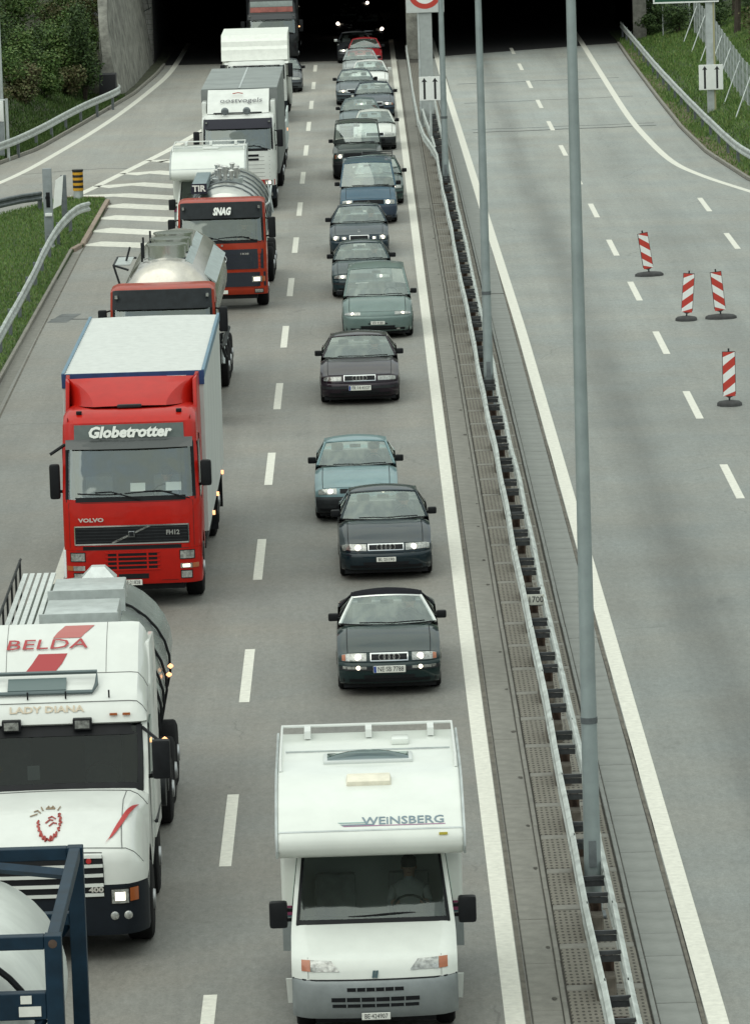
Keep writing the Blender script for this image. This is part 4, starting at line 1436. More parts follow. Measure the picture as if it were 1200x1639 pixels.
# ------------------------------------------------------------------ lorries
def cab(t, PM, W_=2.45, zb=.36, zbt=.98, zw=1.95, zt=2.75, roofz=3.2, depth=2.15, fa=1.4, wr=.5, slope=.22, tum=.02, bump=None, glass=GLASS, corner=.16, extra_top=None, visor=None, mirrors=True, wipers=True, head=None):
    """a cab-over tractor front; returns its shell"""
    def fn(s, y, z):
        a = abs(s)
        fw = max(0.0, 1 - max(0, y - .3) / 1.6)
        e = max(0.0, (a - .78) / .22)
        hw = W_ / 2 * (1 - tum * max(0, z - zw))
        e2 = max(0.0, (a - .84) / .16)
        return (s * hw, y + fw * (.04 * a * a + corner * e ** 2.4), z - (.10 * e2 ** 2 * smooth01((z - zt - .2) / .3)))
    ys, yt = .05, .05 + slope
    hd = head or [(yt, zt), (yt + .05, zt + .06), (yt + .2, lerp(zt, roofz, .65)), (yt + .42, roofz - .05)]
    segs = [('bumper', [(.3, zb), (.04, zb + .02), (0, zb + .12), (0, zbt)]),
            ('face', [(.003, zbt + .004), (0, lerp(zbt, zw, .4)), (.02, lerp(zbt, zw, .8)), (ys, zw)]),
            ('screen', [(ys, zw), (ys + slope * .5, (zw + zt) / 2), (yt, zt)]),
            ('head', hd), ('roof', [hd[-1], (yt + .9, roofz), (depth, roofz)]), ('back', [(depth, roofz), (depth, 2.0), (depth, .85)])]
    sh = Shell(segs, fn, ('bumper', 'face', 'screen', 'head'))
    b = sh.surf(('face', 'head', 'roof', 'back'))
    for lo, hi in ((-1, -.93), (.93, 1)):
        b2 = sh.surf(('screen',), lo, hi)
        b.add(b2.v, b2.f)
    for sg in (-1, 1):
        out = []
        for lb, pts in segs:
            if lb != 'bumper':
                out += [fn(sg, y, z) for y, z in pts]
        ra = wr + .12
        arc = [fn(sg, fa + ra * math.cos(a), wr + .05 + ra * math.sin(a)) for a in [lerp(.25, math.pi - .25, i / 10) for i in range(11)]]
        out += arc
        b.poly(out)
    body = b.build('cab_body', PM, t, smooth=38)
    for sg in (-1, 1):        # door window and shut line
        z0, z1 = zw - .1, zt - .08
        y0 = .45
        pts = [(y0 + .1, z0), (y0 + .95, z0), (y0 + .95, z1), (y0 + .28, z1)]
        MB().loft([[(fn(sg, y, z)[0] + sg * o, fn(sg, y, z)[1], z) for y, z in pts] for o in (-.01, .006)]).build('door_window', GLASS_DARK, t, smooth=0)
        for y in (y0, y0 + 1.05):
            MB().box(sg * W_ / 2 * .985 - .008, sg * W_ / 2 * .985 + .008 + .002, y, y + .012, 1.15, zt).build('door_gap', BLACK, t, smooth=0)
    MB().box(-.92, .92, .3, depth, .30, .84).build('underbody_light_block', BLACK, t)  # box added to block light under the cab
    bp = sh.surf(('bumper',))
    for sg in (-1, 1):
        bp.poly([fn(sg, y, z) for y, z in [(.3, zb), (.04, zb + .02), (0, zb + .12), (0, zbt), (fa - wr - .08, zbt), (fa - wr - .08, zb)]])
    bp.build('bumper', bump or PM, t, smooth=45)
    ws = sh.surf(('screen',), -.93, .93)
    ws.build('windscreen', glass, t, smooth=60)
    # dark frame round the pane
    for z0, z1, lo, hi in ((zw - .05, zw + .035, -.95, .95), (zt - .05, zt + .02, -.95, .95)):
        sh.patch(lo, hi, z0, z1, .006, .03, nx=12, nz=1).build('screen_frame', BLACK, t)
    for sg in (-1, 1):
        sh.patch(sg * .91, sg * .955, zw, zt, .006, .03, nx=2, nz=4).build('screen_frame', BLACK, t)
    # cabin
    ci = MB()
    x1 = W_ / 2 - .12
    ci.poly([(-x1, .3, 1.3), (x1, .3, 1.3), (x1, depth - .1, 1.3), (-x1, depth - .1, 1.3)])
    ci.poly([(-x1, depth - .1, 1.3), (x1, depth - .1, 1.3), (x1, depth - .1, roofz - .1), (-x1, depth - .1, roofz - .1)])
    for sg in (-1, 1):
        ci.poly([(sg * x1, .5, 1.3), (sg * x1, depth - .1, 1.3), (sg * x1, depth - .1, roofz - .1), (sg * x1, .5, roofz - .1)])
    ci.box(-x1 + .04, x1 - .04, .28, .62, zw - .35, zw - .03)
    ci.build('cabin', INNER, t)
    for sx in (-.62, .62):
        MB().box(sx - .25, sx + .25, 1.25, 1.45, 1.5, 2.25).box(sx - .25, sx + .25, .85, 1.4, 1.35, 1.55).build('seat', SEAT, t, bevel=.05)
    MB().tube([(.62 + .24 * math.cos(a), .78 + .14 * math.sin(a), zw - .02 + .14 * math.sin(a)) for a in [2 * math.pi * i / 14 for i in range(15)]], .017, 5).build('steering_wheel', BLACK, t)
    if mirrors:
        for sg in (-1, 1):
            x = sg * (W_ / 2 + .17)
            MB().box(x - .1, x + .1, .28, .42, zw + .05, zw + .62).build('wing_mirror', BLACK, t, bevel=.04)
            MB().tube([(x, .35, zw + .12), (sg * (W_ / 2 - .06), .45, zw + .08)], .025, 6).tube([(x, .35, zw + .55), (sg * (W_ / 2 - .06), .48, zw + .6)], .02, 6).build('mirror_arm', BLACK, t)
    if wipers:
        for xa, xb in ((-.95, -.15), (-.1, .75)):
            a0 = (xb + .32, zw - .02)
            pts = [a0, (lerp(xa, xb, .75), zw + .13), (lerp(xa, xb, .4), zw + .12)]
            MB().tube([(x, sh.fy(z) - .03, z) for x, z in pts], .012, 5).tube([(x, sh.fy(zw + .1) - .02, zw + .10 + .02 * math.sin(x * 4)) for x in [lerp(xa, xb, k / 4) for k in range(5)]], .011, 5).build('wiper', BLACK, t)
    if visor:
        vm, vz0, vz1, dy = visor
        rows = []
        for s in SLICES:
            if abs(s) > .98:
                continue
            lo, hi = sh.P(s, vz0), sh.P(s, vz1)
            rows.append([(lo[0], lo[1] - dy, lo[2]), (hi[0], hi[1] - dy * .45, hi[2]), (hi[0], hi[1] - dy * .45 + .03, hi[2] + .008), (lo[0], lo[1] - dy + .03, lo[2] + .002)])
        v_ = MB().loft(rows).build('sun_visor', vm, t, smooth=40)
        for sx in (-.86, .86):
            MB().box(sx * W_ / 2 - .03, sx * W_ / 2 + .03, sh.fy(lerp(vz0, vz1, .7)) - dy - .0, sh.fy(vz1) + .02, lerp(vz0, vz1, .6), lerp(vz0, vz1, .78)).build('marker_lamp', LENS, v_, smooth=0)
    for sg in (-1, 1):
        wheel(t, sg * (W_ / 2 - .17), fa, wr, .32, sg, hub=True)
    return sh


def chassis(t, y0, y1, axles, W_=2.5, wr=.5, dual=True, zc=.95):
    MB().box(-.42, -.32, y0, y1, zc - .25, zc).box(.32, .42, y0, y1, zc - .25, zc).box(-.32, .32, y0 + .3, y0 + .5, zc - .22, zc - .04).box(-.32, .32, y1 - .3, y1 - .2, zc - .22, zc - .04).build('chassis_frame', TRIM, t, smooth=0)
    for y in axles:
        MB().cyl((-W_ / 2 + .3, y, wr), (W_ / 2 - .3, y, wr), .09, n=8).build('axle', TRIM, t)
        for sg in (-1, 1):
            wheel(t, sg * (W_ / 2 - .16), y, wr, .30, sg, hub=True)
            if dual:
                wheel(t, sg * (W_ / 2 - .50), y, wr, .30, sg, hub=True)


def lamp_box(sh, t, s0, s1, z0, z1, m=LENS, bulb=None, nm='headlight', rim=BLACK, off=.02):
    if rim:
        h = sh.patch(s0 - .012 * (1 if s1 > s0 else -1), s1 + .012 * (1 if s1 > s0 else -1), z0 - .015, z1 + .015, off - .008, .05, nx=3).build(nm, rim, t)
        l_ = sh.patch(s0, s1, z0, z1, off, .02, nx=3).build('lens', m, h)
    else:
        h = l_ = sh.patch(s0, s1, z0, z1, off, .03, nx=3).build(nm, m, t)
    if bulb:
        sh.patch(lerp(s0, s1, .2), lerp(s0, s1, .8), lerp(z0, z1, .2), lerp(z0, z1, .8), off + .006, .01, nx=2).build('bulb', bulb, h)
    return h


# ---- red lorry with the box body
RED = mat('lorry_red', (0.42, 0.010, 0.005), 0.42, coat=.3, spec=.15, var=.10, vscale=5)
t = thing('box_lorry', 'red cab-over lorry with roof deflector and long white-roofed box body', 'truck', (-4.42, 89.4, 0), -.004)
sh = cab(t, RED, W_=2.46, zb=.42, zbt=1.08, zw=2.0, zt=2.96, roofz=3.52, depth=2.2, slope=.22, head=[(.27, 2.96), (.30, 3.03), (.36, 3.34), (.45, 3.40), (.72, 3.52)], mirrors=False)
bd = sh.patch(-.82, .82, 3.05, 3.31, .012, .05, nx=10).build('roof_sign', mat('sign_grey', (0.10, 0.125, 0.12), 0.5, var=.15), t, bevel=0)
text('lettering', 'Globetrotter', .27, mat('letter_white', (.8, .82, .78), .5), bd, (0, .255, 3.175), rot=(R(80), 0, 0), shear=.22, bold=.012, width=1.5, depth=.004)
rows = []
for s in (-.95, -.8, -.5, 0, .5, .8, .95):
    x = s * 1.2
    rows.append([(x, .06 + .12 * s * s, 2.90), (x, .25, 3.03), (x, .29, 3.06), (x, .09 + .12 * s * s, 2.915)])
MB().loft(rows).build('sun_visor', mat('smoked_visor', (.03, .036, .036), .25, coat=.4), t, smooth=40)
gr = sh.patch(-.83, .83, 1.19, 1.51, .012, .05, nx=10).build('grille', BLACK, t)
for a, b_, c, d in ((-.83, .83, 1.50, 1.525), (-.83, .83, 1.175, 1.20)):
    sh.patch(a, b_, c, d, .02, .03, nx=10, nz=1).build('grille_frame', CHROME, gr)
for sg in (-1, 1):
    sh.patch(sg * .825, sg * .84, 1.18, 1.52, .021, .03, nx=1).build('grille_frame', CHROME, gr)
for k in range(5):
    z = 1.235 + .058 * k
    sh.patch(-.81, .81, z - .006, z + .006, .018, .02, nx=8, nz=1).build('grille_slat', TRIM, gr)
MB().loft([[(-.36 + o, -.03, 1.21 + w2) for o, w2 in ((0, -.016), (.05, .0), (0, .016))], [(.30 + o, -.03, 1.50 + w2) for o, w2 in ((0, -.016), (.05, .0), (0, .016))]]).build('badge_bar', CHROME, gr)
MB().box(-.065, .065, -.045, -.02, 1.30, 1.43).build('badge', TRIM, gr, bevel=.008)
MB().box(-.05, .05, -.05, -.04, 1.315, 1.415).build('badge', CHROME, gr, bevel=.004).scale = (1, 1, 1)
MB().box(-.045, .045, -.053, -.045, 1.32, 1.41).build('badge_face', BLACK, gr)
text('lettering', 'FH12', .115, CHROME, gr, (.74, -.026, 1.375), width=.24, bold=.004)
text('lettering', 'VOLVO', .095, mat('letter_silver', (.62, .6, .56), .35, .5), t, (-.72, -.018, 1.63), width=.46, bold=.004)
sh.patch(-.72, .72, 1.085, 1.15, .004, .03, nx=8, nz=1).build('grille_gap', BLACK, t)
lg = sh.patch(-.36, .36, .70, 1.04, .006, .04, nx=6).build('lower_grille', BLACK, t)
for k in range(5):
    z = .715 + .078 * k
    sh.patch(-.40, .40, z - .012, z + .012, .02, .03, nx=6, nz=1).build('grille_slat', RED, lg)
for sx in (-.22, .22):
    sh.patch(sx - .012, sx + .012, .70, 1.04, .018, .03, nx=1).build('grille_slat', RED, lg)
sh.patch(-.21, .23, .545, .635, .008, .03, nx=5, nz=1).build('air_intake', BLACK, t)
for sg in (-1, 1):
    lamp_box(sh, t, sg * .70, sg * .90, .89, 1.03)
    lamp_box(sh, t, sg * .71, sg * .86, .54, .66, nm='fog_lamp')
    lamp_box(sh, t, sg * .70, sg * .87, .715, .80, LENS, LIT if sg > 0 else None, nm='side_lamp', rim=None)
    sh.patch(sg * .875, sg * .965, .715, .80, .018, .03, nx=3).build('indicator', AMBER, t)
plate(t, -.02, -.02, .48, .36, .10, 'TF·21828')
GAP = mat('red_panel_gap', (.06, .006, .004), .8)
for sg in (-1, 1):
    sh.patch(sg * .905, sg * .912, 1.12, 1.93, .003, .02, nx=1, nz=4).build('panel_gap', GAP, t)
sh.patch(-.90, .90, 1.93, 1.938, .003, .02, nx=10, nz=1).build('panel_gap', GAP, t)
sh.patch(-.98, .98, 1.076, 1.086, .004, .02, nx=12, nz=1).build('panel_gap', GAP, t)
sh.patch(.42, .66, .50, .508, .003, .02, nx=3, nz=1).build('panel_gap', GAP, t)
for sg in (-1, 1):
    for z in (.55, .80):
        MB().box(sg * 1.20 - .03, sg * 1.20 + .03, .55, .85, z, z + .12).build('cab_step', BLACK, t, bevel=.01)
    MB().box(sg * 1.228 - .006, sg * 1.228 + .006, 1.30, 1.44, 1.78, 1.84).build('door_handle', BLACK, t, smooth=0)
# left mirror is larger, right one squarer, plus the kerb mirror
MB().box(-1.46, -1.27, .3, .44, 1.98, 2.62).build('wing_mirror', BLACK, t, bevel=.05)
MB().box(1.26, 1.46, .3, .44, 2.15, 2.62).build('wing_mirror', BLACK, t, bevel=.05)
MB().tube([(-1.37, .38, 2.12), (-1.12, .45, 2.10)], .03, 6).build('mirror_arm', BLACK, t)
MB().tube([(1.37, .38, 2.22), (1.12, .45, 2.12)], .03, 6).build('mirror_arm', BLACK, t)
MB().tube([(-1.15, .3, 2.98), (-1.42, .2, 2.82)], .03, 6).build('kerb_mirror', BLACK, t)
for x0, x1, z0, z1 in ((-.02, .25, 2.06, 2.20), (.62, .90, 2.06, 2.20)):
    MB().hexa([(x0, .50, z0), (x1, .50, z0), (x1, .52, z0), (x0, .52, z0)], [(x0, .58, z1), (x1, .58, z1), (x1, .60, z1), (x0, .60, z1)]).build('paper', mat('paper', (.8, .82, .78), .7), t, smooth=0)
# roof deflector with side wings
rows = []
for k in range(9):
    v = k / 8
    xe = lerp(.66, 1.13, v ** 1.7)
    yc_ = lerp(.93, 1.98, v)
    zc_ = lerp(3.56, 3.95, v ** .85)
    wing = []
    for q in (1.0, .66, .33):
        wing.append((lerp(xe, 1.205, q), lerp(yc_, 2.06, q ** 1.3), zc_ + .03 * q - .10 * q * (1 - v)))
    row = [(-x, y, z) for x, y, z in wing] + [(xe * c, yc_ - .06 * (1 - c * c) * (1 - v), zc_ + .015 * (1 - c * c)) for c in (-1, -.6, -.2, .2, .6, 1)] + wing[::-1]
    rows.append(row)
df = MB().grid(rows)
df.grid([rows[-1], [(x, 2.07, 3.2) for x, y, z in rows[-1]]])
df.build('roof_deflector', RED, t, smooth=28)
for sg in (-1, 1):
    MB().loft([[(sg * 1.20, 1.45, 1.2), (sg * 1.225, 2.42, 1.2), (sg * 1.15, 2.42, 1.2), (sg * 1.13, 1.45, 1.2)], [(sg * 1.20, 1.45, 3.3), (sg * 1.225, 2.42, 3.3), (sg * 1.15, 2.42, 3.3), (sg * 1.13, 1.45, 3.3)], [(sg * 1.19, 1.75, 3.96), (sg * 1.22, 2.40, 3.98), (sg * 1.15, 2.40, 3.98), (sg * 1.12, 1.75, 3.9)]]).build('side_deflector', RED, t, bevel=.015)
MB().box(-.22, .22, .84, .93, 3.54, 3.60).build('roof_hatch', TRIM, t, bevel=.02)
for x in (-.9, .9):
    MB().box(x - .05, x + .05, .60, .68, 3.47, 3.53).build('roof_marker', BLACK, t, bevel=.01)
# box body
BOXW = mat('box_side', (.56, .585, .565), .45, var=.14, vscale=1.6, stretch=(1, 1, .3))
BLUE = mat('box_blue', (0.02, 0.055, 0.16), .45, var=.2)
BLUE2 = mat('box_edge_blue', (0.12, 0.22, 0.30), .45, var=.2)
MB().box(-1.30, 1.30, 2.5, 11.75, .98, 3.88).build('box_body', BOXW, t, bevel=.01, seg=1)
MB().box(-1.31, 1.31, 2.48, 2.52, 3.72, 3.98).build('front_rail', BLUE, t, smooth=0)
for sg in (-1, 1):
    MB().box(sg * 1.26, sg * 1.315, 2.53, 11.75, 3.84, 3.99).build('side_rail', BLUE2, t, smooth=0)
rows = []
n = 26
for i in range(n * 2 + 1):
    y = 2.53 + 9.2 * i / (n * 2)
    rows.append([(x, y, 3.955 + (.018 if i % 2 else 0) + .02 * (1 - (x / 1.26) ** 2)) for x in (-1.258, -.6, 0, .6, 1.258)])
MB().grid(rows).build('box_roof', mat('ribbed_white_roof', (.55, .57, .55), .5, var=.10), t, smooth=0)
MB().box(.62, .98, 2.46, 2.478, 3.80, 3.90).build('maker_plate', PLATE, t, smooth=0)
text('lettering', 'SCHENK', .07, INK, t, (.80, 2.455, 3.85), width=.3)
chassis(t, 2.3, 11.6, [8.2, 9.5], 2.5)
for y0, y1 in ((3.2, 6.6),):
    for z in (.55, .78):
        MB().box(1.18, 1.21, y0, y1, z, z + .1).build('side_guard', TRIM, t, smooth=0)
        MB().box(-1.21, -1.18, y0, y1, z, z + .1).build('side_guard', TRIM, t, smooth=0)
for y in (7.4, 10.3):
    for sg in (-1, 1):
        MB().box(sg * 1.0, sg * 1.3, y - .02, y + .02, .25, .95).build('mud_flap', BLACK, t, smooth=0)
for y in (4.6, 7.0, 9.9):
    MB().box(1.30, 1.345, y, y + .08, .96, 1.03).build('marker_lamp', AMBER_LIT, t, smooth=0)

# ---- bonneted white tanker lorry
t = thing('tanker_lorry', 'white bonneted tanker lorry with red lettering on its sloping roof', 'truck', (-4.31, 62.7, 0), .005)
WT = paint('tanker_white', (.63, .65, .62), dirt=.05)
W_ = 2.45


def fnS(s, y, z):
    a = abs(s)
    fw = max(0.0, 1 - y / 1.9)
    e = max(0.0, (a - .74) / .26)
    top = smooth01((z - 1.2) / .3) * smooth01((1.9 - y) / .4)
    e3 = max(0.0, (a - .80) / .20)
    up = smooth01((y - 2.0) / .3)
    e4 = max(0.0, (a - .87) / .13)
    hw = W_ / 2 * (1 - .05 * smooth01((z - 1.2) / .5) * smooth01((1.8 - y) / .5)) * (1 - .015 * up)
    return (s * hw, y + fw * (.06 * a * a + .30 * e ** 2.2) + .10 * e4 ** 2 * up * (y < 3.6), z - top * (.05 * a * a + .24 * e3 ** 2) - up * .22 * e4 ** 2 * smooth01((z - 2.75) / .3))


segs = [('bumper', [(.3, .33), (.04, .36), (0, .5), (0, 1.02)]),
        ('face', [(.004, 1.024), (.01, 1.3), (.04, 1.44), (.10, 1.50)]),
        ('hood', [(.10, 1.50), (.25, 1.58), (.5, 1.68), (.9, 1.80), (1.3, 1.88), (1.62, 1.93)]),
        ('cowl', [(1.62, 1.93), (1.80, 1.935)]),
        ('screen', [(1.72, 1.94), (2.0, 2.30), (2.26, 2.68)]),
        ('brow', [(2.26, 2.68), (2.20, 2.71), (2.24, 2.80), (2.36, 2.96)]),
        ('head', [(2.36, 2.96), (2.65, 3.10), (2.95, 3.20), (3.02, 3.22)]),
        ('slope', [(3.02, 3.22), (3.3, 3.44), (3.7, 3.63), (4.02, 3.73)]),
        ('back', [(4.02, 3.73), (4.05, 2.2), (4.05, .9)])]
sh = Shell(segs, fnS, ('bumper', 'face'))
b = sh.surf(('face', 'hood', 'cowl', 'brow', 'head', 'slope', 'back'))
for lo, hi in ((-1, -.93), (.93, 1)):
    b2 = sh.surf(('screen',), lo, hi)
    b.add(b2.v, b2.f)
for sg in (-1, 1):
    out = []
    for lb, pts in segs:
        if lb not in ('bumper',):
            out += [fnS(sg, y, z) for y, z in pts]
    out += [fnS(sg, 1.35 + .68 * math.cos(a), .55 + .68 * math.sin(a)) for a in [lerp(.3, math.pi - .3, i / 10) for i in range(11)]]
    b.poly(out)
b.build('cab_body', WT, t, smooth=40)
SEAM = mat('cab_seam', (.16, .165, .16), .8)
for sg in (-1, 1):
    MB().tube([tuple(Vector(fnS(sg * .78, y, z)) + Vector((0, 0, .003))) for y, z in segs[2][1]], .006, 4).build('bonnet_gap', SEAM, t)
    MB().tube([tuple(Vector(fnS(sg * .55, y, z)) + Vector((0, -.002, .002))) for y, z in segs[7][1]], .004, 4).build('roof_seam', SEAM, t)
    MB().box(sg * 1.215 - .012, sg * 1.215 + .012, 2.30, 2.312, 1.0, 2.6).build('door_gap', SEAM, t, smooth=0)
    MB().box(sg * 1.22 - .015, sg * 1.22 + .015, 3.0, 3.16, 1.78, 1.84).build('door_handle', BLACK, t, smooth=0)
for yy, zz in ((2.36, 2.962), (3.02, 3.222), (1.62, 1.934), (.10, 1.502)):
    MB().tube([tuple(Vector(fnS(s, yy, zz)) + Vector((0, -.002, .002))) for s in SLICES], .006, 4).build('panel_gap', SEAM, t)
for x in (.78, .95):
    MB().box(x - .05, x + .05, 2.20, 2.23, 2.80, 2.83).build('marker_lamp', AMBER, t, smooth=0)
DGREY = mat('dark_bumper', (.010, .014, .02), .5, var=.2, spec=.2)
bp = sh.surf(('bumper',))
for sg in (-1, 1):
    bp.poly([fnS(sg, y, z) for y, z in [(.3, .33), (.04, .36), (0, .5), (0, 1.02), (.62, 1.02), (.62, .33)]])
bp.build('bumper', DGREY, t, smooth=45)
MB().box(-.88, .88, .3, 4.0, .32, .9).build('underbody_light_block', BLACK, t)  # box added to deepen the shade under the lorry
sh.surf(('screen',), -.93, .93).build('windscreen', GLASS_DARK, t, smooth=60)
scr = Shell([('screen', [(1.72, 1.94), (2.0, 2.30), (2.26, 2.68)])], fnS, ('screen',))
for z0, z1 in ((1.94, 2.0), (2.55, 2.68)):
    scr.patch(-.94, .94, z0, z1, .008, .03, nx=12, nz=1).build('screen_frame', BLACK, t)
for sg in (-1, 1):
    scr.patch(sg * .89, sg * .95, 1.95, 2.66, .009, .03, nx=2, nz=4).build('screen_frame', BLACK, t)
    pts = [(2.35, 1.95), (3.15, 1.95), (3.15, 2.62), (2.55, 2.62)]
    MB().loft([[(sg * (W_ / 2 + o), y, z) for y, z in pts] for o in (-.03, .006)]).build('door_window', GLASS_DARK, t, smooth=0)
ci = MB().box(-1.12, 1.12, 1.85, 2.2, 1.5, 1.9)
ci.poly([(-1.15, 3.6, 1.3), (1.15, 3.6, 1.3), (1.15, 3.6, 3.0), (-1.15, 3.6, 3.0)])
ci.poly([(-1.15, 1.9, 1.3), (1.15, 1.9, 1.3), (1.15, 3.6, 1.3), (-1.15, 3.6, 1.3)])
ci.build('cabin', mat('dark_lining', (.012, .014, .014), .9), t)
for sx in (-.6, .6):
    MB().box(sx - .25, sx + .25, 2.75, 2.95, 1.5, 2.4).box(sx - .25, sx + .25, 2.4, 2.9, 1.4, 1.6).build('seat', SEAT, t, bevel=.05)
MB().tube([(.6 + .22 * math.cos(a), 2.32 + .12 * math.sin(a), 1.98 + .15 * math.sin(a)) for a in [2 * math.pi * i / 14 for i in range(15)]], .017, 5).build('steering_wheel', BLACK, t)
MB().box(-.36, -.20, 1.95, 2.0, 2.02, 2.20).build('paper', mat('paper', (.8, .82, .78), .7), t, smooth=0)
MB().tube([(-.85, 2.16, 2.60), (-.78, 2.10, 2.2), (-.70, 2.08, 2.12)], [.05, .05, .03], 6).build('pennant', mat('ochre_cloth', (.22, .16, .03), .9), t)
# bonnet face: black grille with white bars
gr = sh.patch(-.56, .56, .86, 1.455, .008, .05, nx=10, nz=5).build('grille', BLACK, t)
for k in range(5):
    z = .905 + .125 * k
    sh.patch(-.555, .555, z - .021, z + .021, .03, .05, nx=10, nz=1).build('grille_bar', WT, gr)
text('lettering', '400', .09, mat('letter_silver', (.62, .6, .56), .35, .5), gr, (.585, -.02, .97), width=.19, bold=.004)
MB().lathe([(-.01, .035), (.01, .035)], 'y', 12, (.50, -.0, 1.345)).build('badge', REDLENS, gr)
for sg in (-1, 1):
    hl = lamp_box(sh, t, sg * .635, sg * .81, .78, .96, LENS, LIT_DIM)
    lamp_box(sh, t, sg * .825, sg * .91, .80, .97, AMBER, None, nm='indicator')
    for x in (.66, .80):
        c = sh.P(sg * x, .62, .015)
        MB().lathe([(-.01, .03), (0, .055), (.02, .055)], 'y', 12, c).build('fog_lamp', LENS, t)
    wheel(t, sg * 1.08, 1.35, .52, .34, sg, hub=True)
    # red swoosh on the bonnet flank
    pts = [(lerp(.60, .93, u ** .7), lerp(.16, 1.35, u), .012 + .05 * math.sin(math.pi * u ** .8)) for u in [i / 12 for i in range(13)]]
    hs = Shell([('hood', segs[2][1])], fnS)

    def hz_(y):
        return interp([(z, yy) for yy, z in segs[2][1]], y)
    rows = []
    for s_, y_, w2 in pts:
        rows.append([tuple(Vector(fnS(sg * (s_ - w2 * .5), y_, hz_(y_))) + Vector((0, -.008, .014))), tuple(Vector(fnS(sg * s_, y_ + .02, hz_(y_ + .02))) + Vector((sg * .006, -.008, .016))), tuple(Vector(fnS(sg * (s_ + w2 * .5), y_ + .05, hz_(y_ + .05))) + Vector((sg * .014, -.008, .014)))])
    MB().grid(rows).build('bonnet_stripe', mat('stripe_red', (.38, .02, .02), .4), t, smooth=0)
    MB().box(sg * 1.40 - .12, sg * 1.40 + .12, 1.82, 1.97, 2.0, 2.52).build('wing_mirror', BLACK, t, bevel=.04)
    MB().tube([(sg * 1.4, 1.9, 2.48), (sg * 1.15, 2.25, 2.62)], .022, 6).tube([(sg * 1.4, 1.9, 2.06), (sg * 1.15, 2.1, 1.98)], .03, 6).build('mirror_arm', BLACK, t)
# crest on the bonnet: a ring of curled red strokes under a small crown
CR = mat('crest_red', (.36, .06, .05), .5)
CB = mat('crest_brown', (.26, .19, .12), .5)
cx, cy = -.02, .62


def on_hood(x, y):
    return tuple(Vector(fnS(x / (W_ / 2), y, hz_(y))) + Vector((0, 0, .012)))


hz_ = lambda y: interp([(z, yy) for yy, z in segs[2][1]], y)
em = thing('crest', '', '')
em.parent = t
bpy.data.objects.remove(em)
cr_root = None
for k in range(12):
    a0 = -3.3 + k * .34
    pts = [on_hood(cx + .15 * math.cos(a0 + q * .28) * (1 + .12 * math.sin(q * 5 + k)), cy + .36 * math.sin(a0 + q * .28) * (1 + .15 * math.cos(q * 4 + k))) for q in (0, .5, 1)]
    MB().tube(pts, .016, 4).build('crest', CR, t)
for x0, y0, x1, y1 in ((-.05, .0, .05, .06), (.0, -.08, .10, -.02), (-.02, .12, .08, .1)):
    MB().tube([on_hood(cx + x0, cy + y0), on_hood(cx + (x0 + x1) / 2, cy + (y0 + y1) / 2 + .05), on_hood(cx + x1, cy + y1)], .011, 4).build('crest', CR, t)
for x0, y0, x1, y1 in ((-.13, .26, -.17, .34), (-.10, .33, -.13, .44), (.10, .33, .13, .44), (-.06, .38, -.03, .46), (-.03, .46, .0, .39), (.0, .39, .03, .46), (.03, .46, .06, .38), (-.06, .38, .06, .38), (-.17, .24, -.27, .18), (-.17, .34, -.22, .30)):
    MB().tube([on_hood(cx + x0, cy + y0), on_hood(cx + x1, cy + y1)], .009, 4).build('crest', CB, t)
# lamps, bar and lettering on the roof
for x in (-.56, .37):
    lb_ = MB().box(x - .125, x + .125, 2.12, 2.24, 2.63, 2.78).build('roof_lamp', BLACK, t, bevel=.015)
    MB().box(x - .095, x + .095, 2.11, 2.13, 2.655, 2.76).build('lens', LENS, lb_, smooth=0)
ang = math.atan2(3.22 - 2.96, 3.02 - 2.36)
text('lettering', 'LADY DIANA', .13, mat('letter_beige', (.55, .47, .36), .5), t, (-.10, 2.285, 2.885), rot=(R(56), 0, 0), width=.98, bold=.003)
BAR = mat('lamp_bar', (.10, .13, .135), .4, .5)
lbar = MB().tube([(-1.0, 2.50, 3.07), (.50, 2.50, 3.07), (.55, 2.62, 3.14), (.55, 2.86, 3.27), (-1.05, 2.86, 3.27), (-1.05, 2.62, 3.14), (-1.0, 2.50, 3.07)], .028, 8).build('roof_bar', BAR, t)
MB().hexa([(-.62, 2.56, 3.06), (.15, 2.56, 3.06), (.15, 2.82, 3.17), (-.62, 2.82, 3.17)], [(-.62, 2.56, 3.10), (.15, 2.56, 3.10), (.15, 2.82, 3.21), (-.62, 2.82, 3.21)]).build('roof_window', mat('roof_window', (.10, .14, .14), .4), lbar, smooth=0)
for x in (.15, .72, -.35):
    MB().tube([(x, 2.42, 3.0), (x, 2.42, 3.10)], .012, 5).build('aerial', BLACK, t)
sl = math.atan2(3.63 - 3.44, .4)
RL = mat('letter_red', (.36, .035, .04), .5)
text('lettering', 'BELDA', .30, RL, t, (-.14, 3.46, 3.545), rot=(sl + .03, 0, 0), width=1.08, bold=.0, shear=.12)


def slp(x, y):
    z = interp([(zz, yy) for yy, zz in segs[7][1]], y)
    return tuple(Vector(fnS(x / (W_ / 2), y, z)) + Vector((0, 0, .008)))


